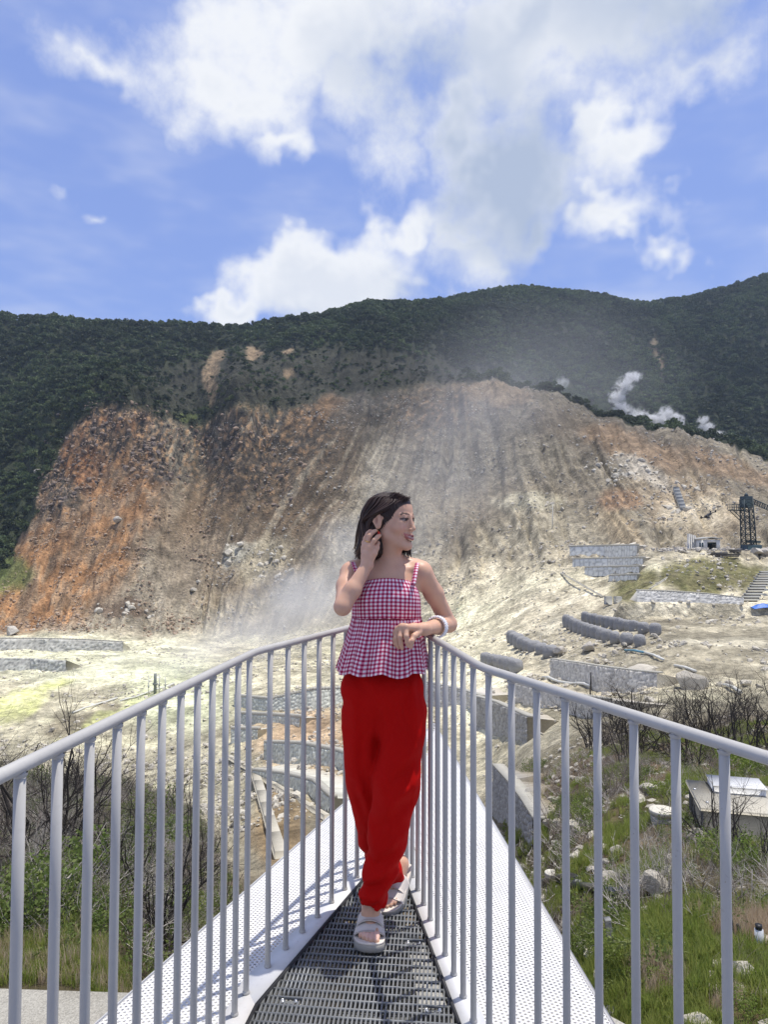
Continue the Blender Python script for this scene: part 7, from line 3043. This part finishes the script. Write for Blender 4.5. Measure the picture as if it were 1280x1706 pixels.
def steam(name, blobs, dens, nscale, label, cut=(.22, 1.0), color=(.97, .98, 1.0), amp=2.6):
    """one box of vapour: density follows a few soft puffs broken up by noise"""
    C = [W_(px, py, d) for px, py, d, rx, ry in blobs]
    Rr = [np.array([rx, rx * 1.1, ry]) * d / FPX for px, py, d, rx, ry in blobs]
    lo = np.min([c - r * 1.05 for c, r in zip(C, Rr)], 0); hi = np.max([c + r * 1.05 for c, r in zip(C, Rr)], 0)
    cen = (lo + hi) / 2
    m = bpy.data.materials.new(name); m.use_nodes = True
    g = NT(m.node_tree)
    out = g.n('ShaderNodeOutputMaterial')
    tc = g.n('ShaderNodeTexCoord').outputs['Object']
    f = None
    for c, r in zip(C, Rr):
        v = g.n('ShaderNodeVectorMath', {0: tc, 1: tuple(1 / r), 2: tuple(-(c - cen) / r)}, operation='MULTIPLY_ADD').outputs[0]
        b = g.m('SUBTRACT', 1.0, g.vm('LENGTH', v))
        f = b if f is None else g.m('SMOOTH_MAX', f, b, .12)
    f = g.m('MAXIMUM', f, 0.0)
    n = g.noise(tc, nscale, 4.0, .62, .4)
    q = g.m('MULTIPLY_ADD', g.m('SUBTRACT', n, .5), amp, f)
    q = g.m('MULTIPLY', g.sstep(q, *cut), g.sstep(f, .0, .35))
    vol = g.n('ShaderNodeVolumePrincipled', {'Color': (*color, 1), 'Density': g.m('MULTIPLY', q, dens), 'Anisotropy': .3})
    g.t.links.new(vol.outputs[0], out.inputs['Volume'])
    MATS[name + str(len(MATS))] = m
    mb = MB(); mb.box((0, 0, 0), tuple(hi - lo))
    o = mb.build(name, m, None, False, tuple(cen))
    tag(o, label, kind='stuff')
    return o


steam('steam_plume', [(1036, 682, 470, 24, 18), (1030, 660, 472, 20, 22), (1042, 641, 474, 20, 18), (1056, 628, 476, 22, 12), (1062, 692, 470, 26, 16), (1085, 700, 470, 26, 14)], .42, .26, 'tall white steam plume rising behind the shoulder of the cone', (.25, 1.0), amp=3.6)
steam('steam_plume', [(1102, 700, 465, 26, 18), (1124, 703, 464, 22, 20), (1112, 688, 466, 20, 16)], .42, .26, 'broad white steam puff right of the tall plume', (.25, 1.0), amp=3.6)
steam('steam_plume', [(1178, 713, 460, 18, 17), (1188, 724, 458, 24, 11), (1172, 700, 461, 14, 12)], .42, .3, 'small white steam puff at the far right below the wooded slope', (.25, 1.0), amp=3.6)
steam('steam_plume', [(922, 648, 480, 22, 14), (936, 638, 480, 16, 18)], .12, .18, 'faint white steam puff above the top of the cone')
steam('steam_drift', [(290, 1108, 152, 90, 36), (350, 1085, 160, 130, 50), (420, 1055, 172, 150, 66), (500, 1010, 188, 160, 84), (262, 1128, 148, 50, 28)], .036, .07, 'pale drifting steam above the sulphur vents left of the woman', (.05, 1.1), amp=1.8)
steam('steam_drift', [(140, 1125, 150, 80, 28), (205, 1105, 158, 80, 34), (90, 1150, 145, 60, 22)], .035, .12, 'thin yellowish steam over the sulphur field at the left edge', (.2, .9), (.97, .98, .88))
steam('steam_veil', [(530, 1000, 195, 120, 90), (580, 930, 215, 110, 100), (470, 1050, 185, 100, 50)], .022, .05, 'thin steam veil rising along the slope behind the woman', (.0, 1.1), amp=1.4)
steam('dust_veil', [(740, 800, 262, 190, 150), (800, 700, 325, 200, 120), (690, 900, 232, 140, 120)], .0060, .012, 'grey veil of drifting vapour over the upper cone', (.0, 1.1), amp=1.0)


steam('dust_veil', [(880, 620, 420, 300, 150), (960, 650, 430, 260, 120)], .0020, .01, 'faint bluish veil of vapour in front of the wooded slope', (.0, 1.1), amp=.8)


def haze():
    me = bpy.data.meshes.new('haze')
    x0, x1, y0, y1, z0, z1 = -760, 900, -25, 1250, -52, 420
    v = [(x, y, z) for x in (x0, x1) for y in (y0, y1) for z in (z0, z1)]
    me.from_pydata(v, [], [(0, 1, 3, 2), (4, 6, 7, 5), (0, 4, 5, 1), (2, 3, 7, 6), (0, 2, 6, 4), (1, 5, 7, 3)])
    o = mesh_obj('haze', me, volume_mat('haze_air', (.62, .78, 1.0, 1), HAZE_DENSITY, .25))
    tag(o, 'thin bluish summer haze filling the valley air', kind='stuff')


HAZE_DENSITY = .00011
haze()
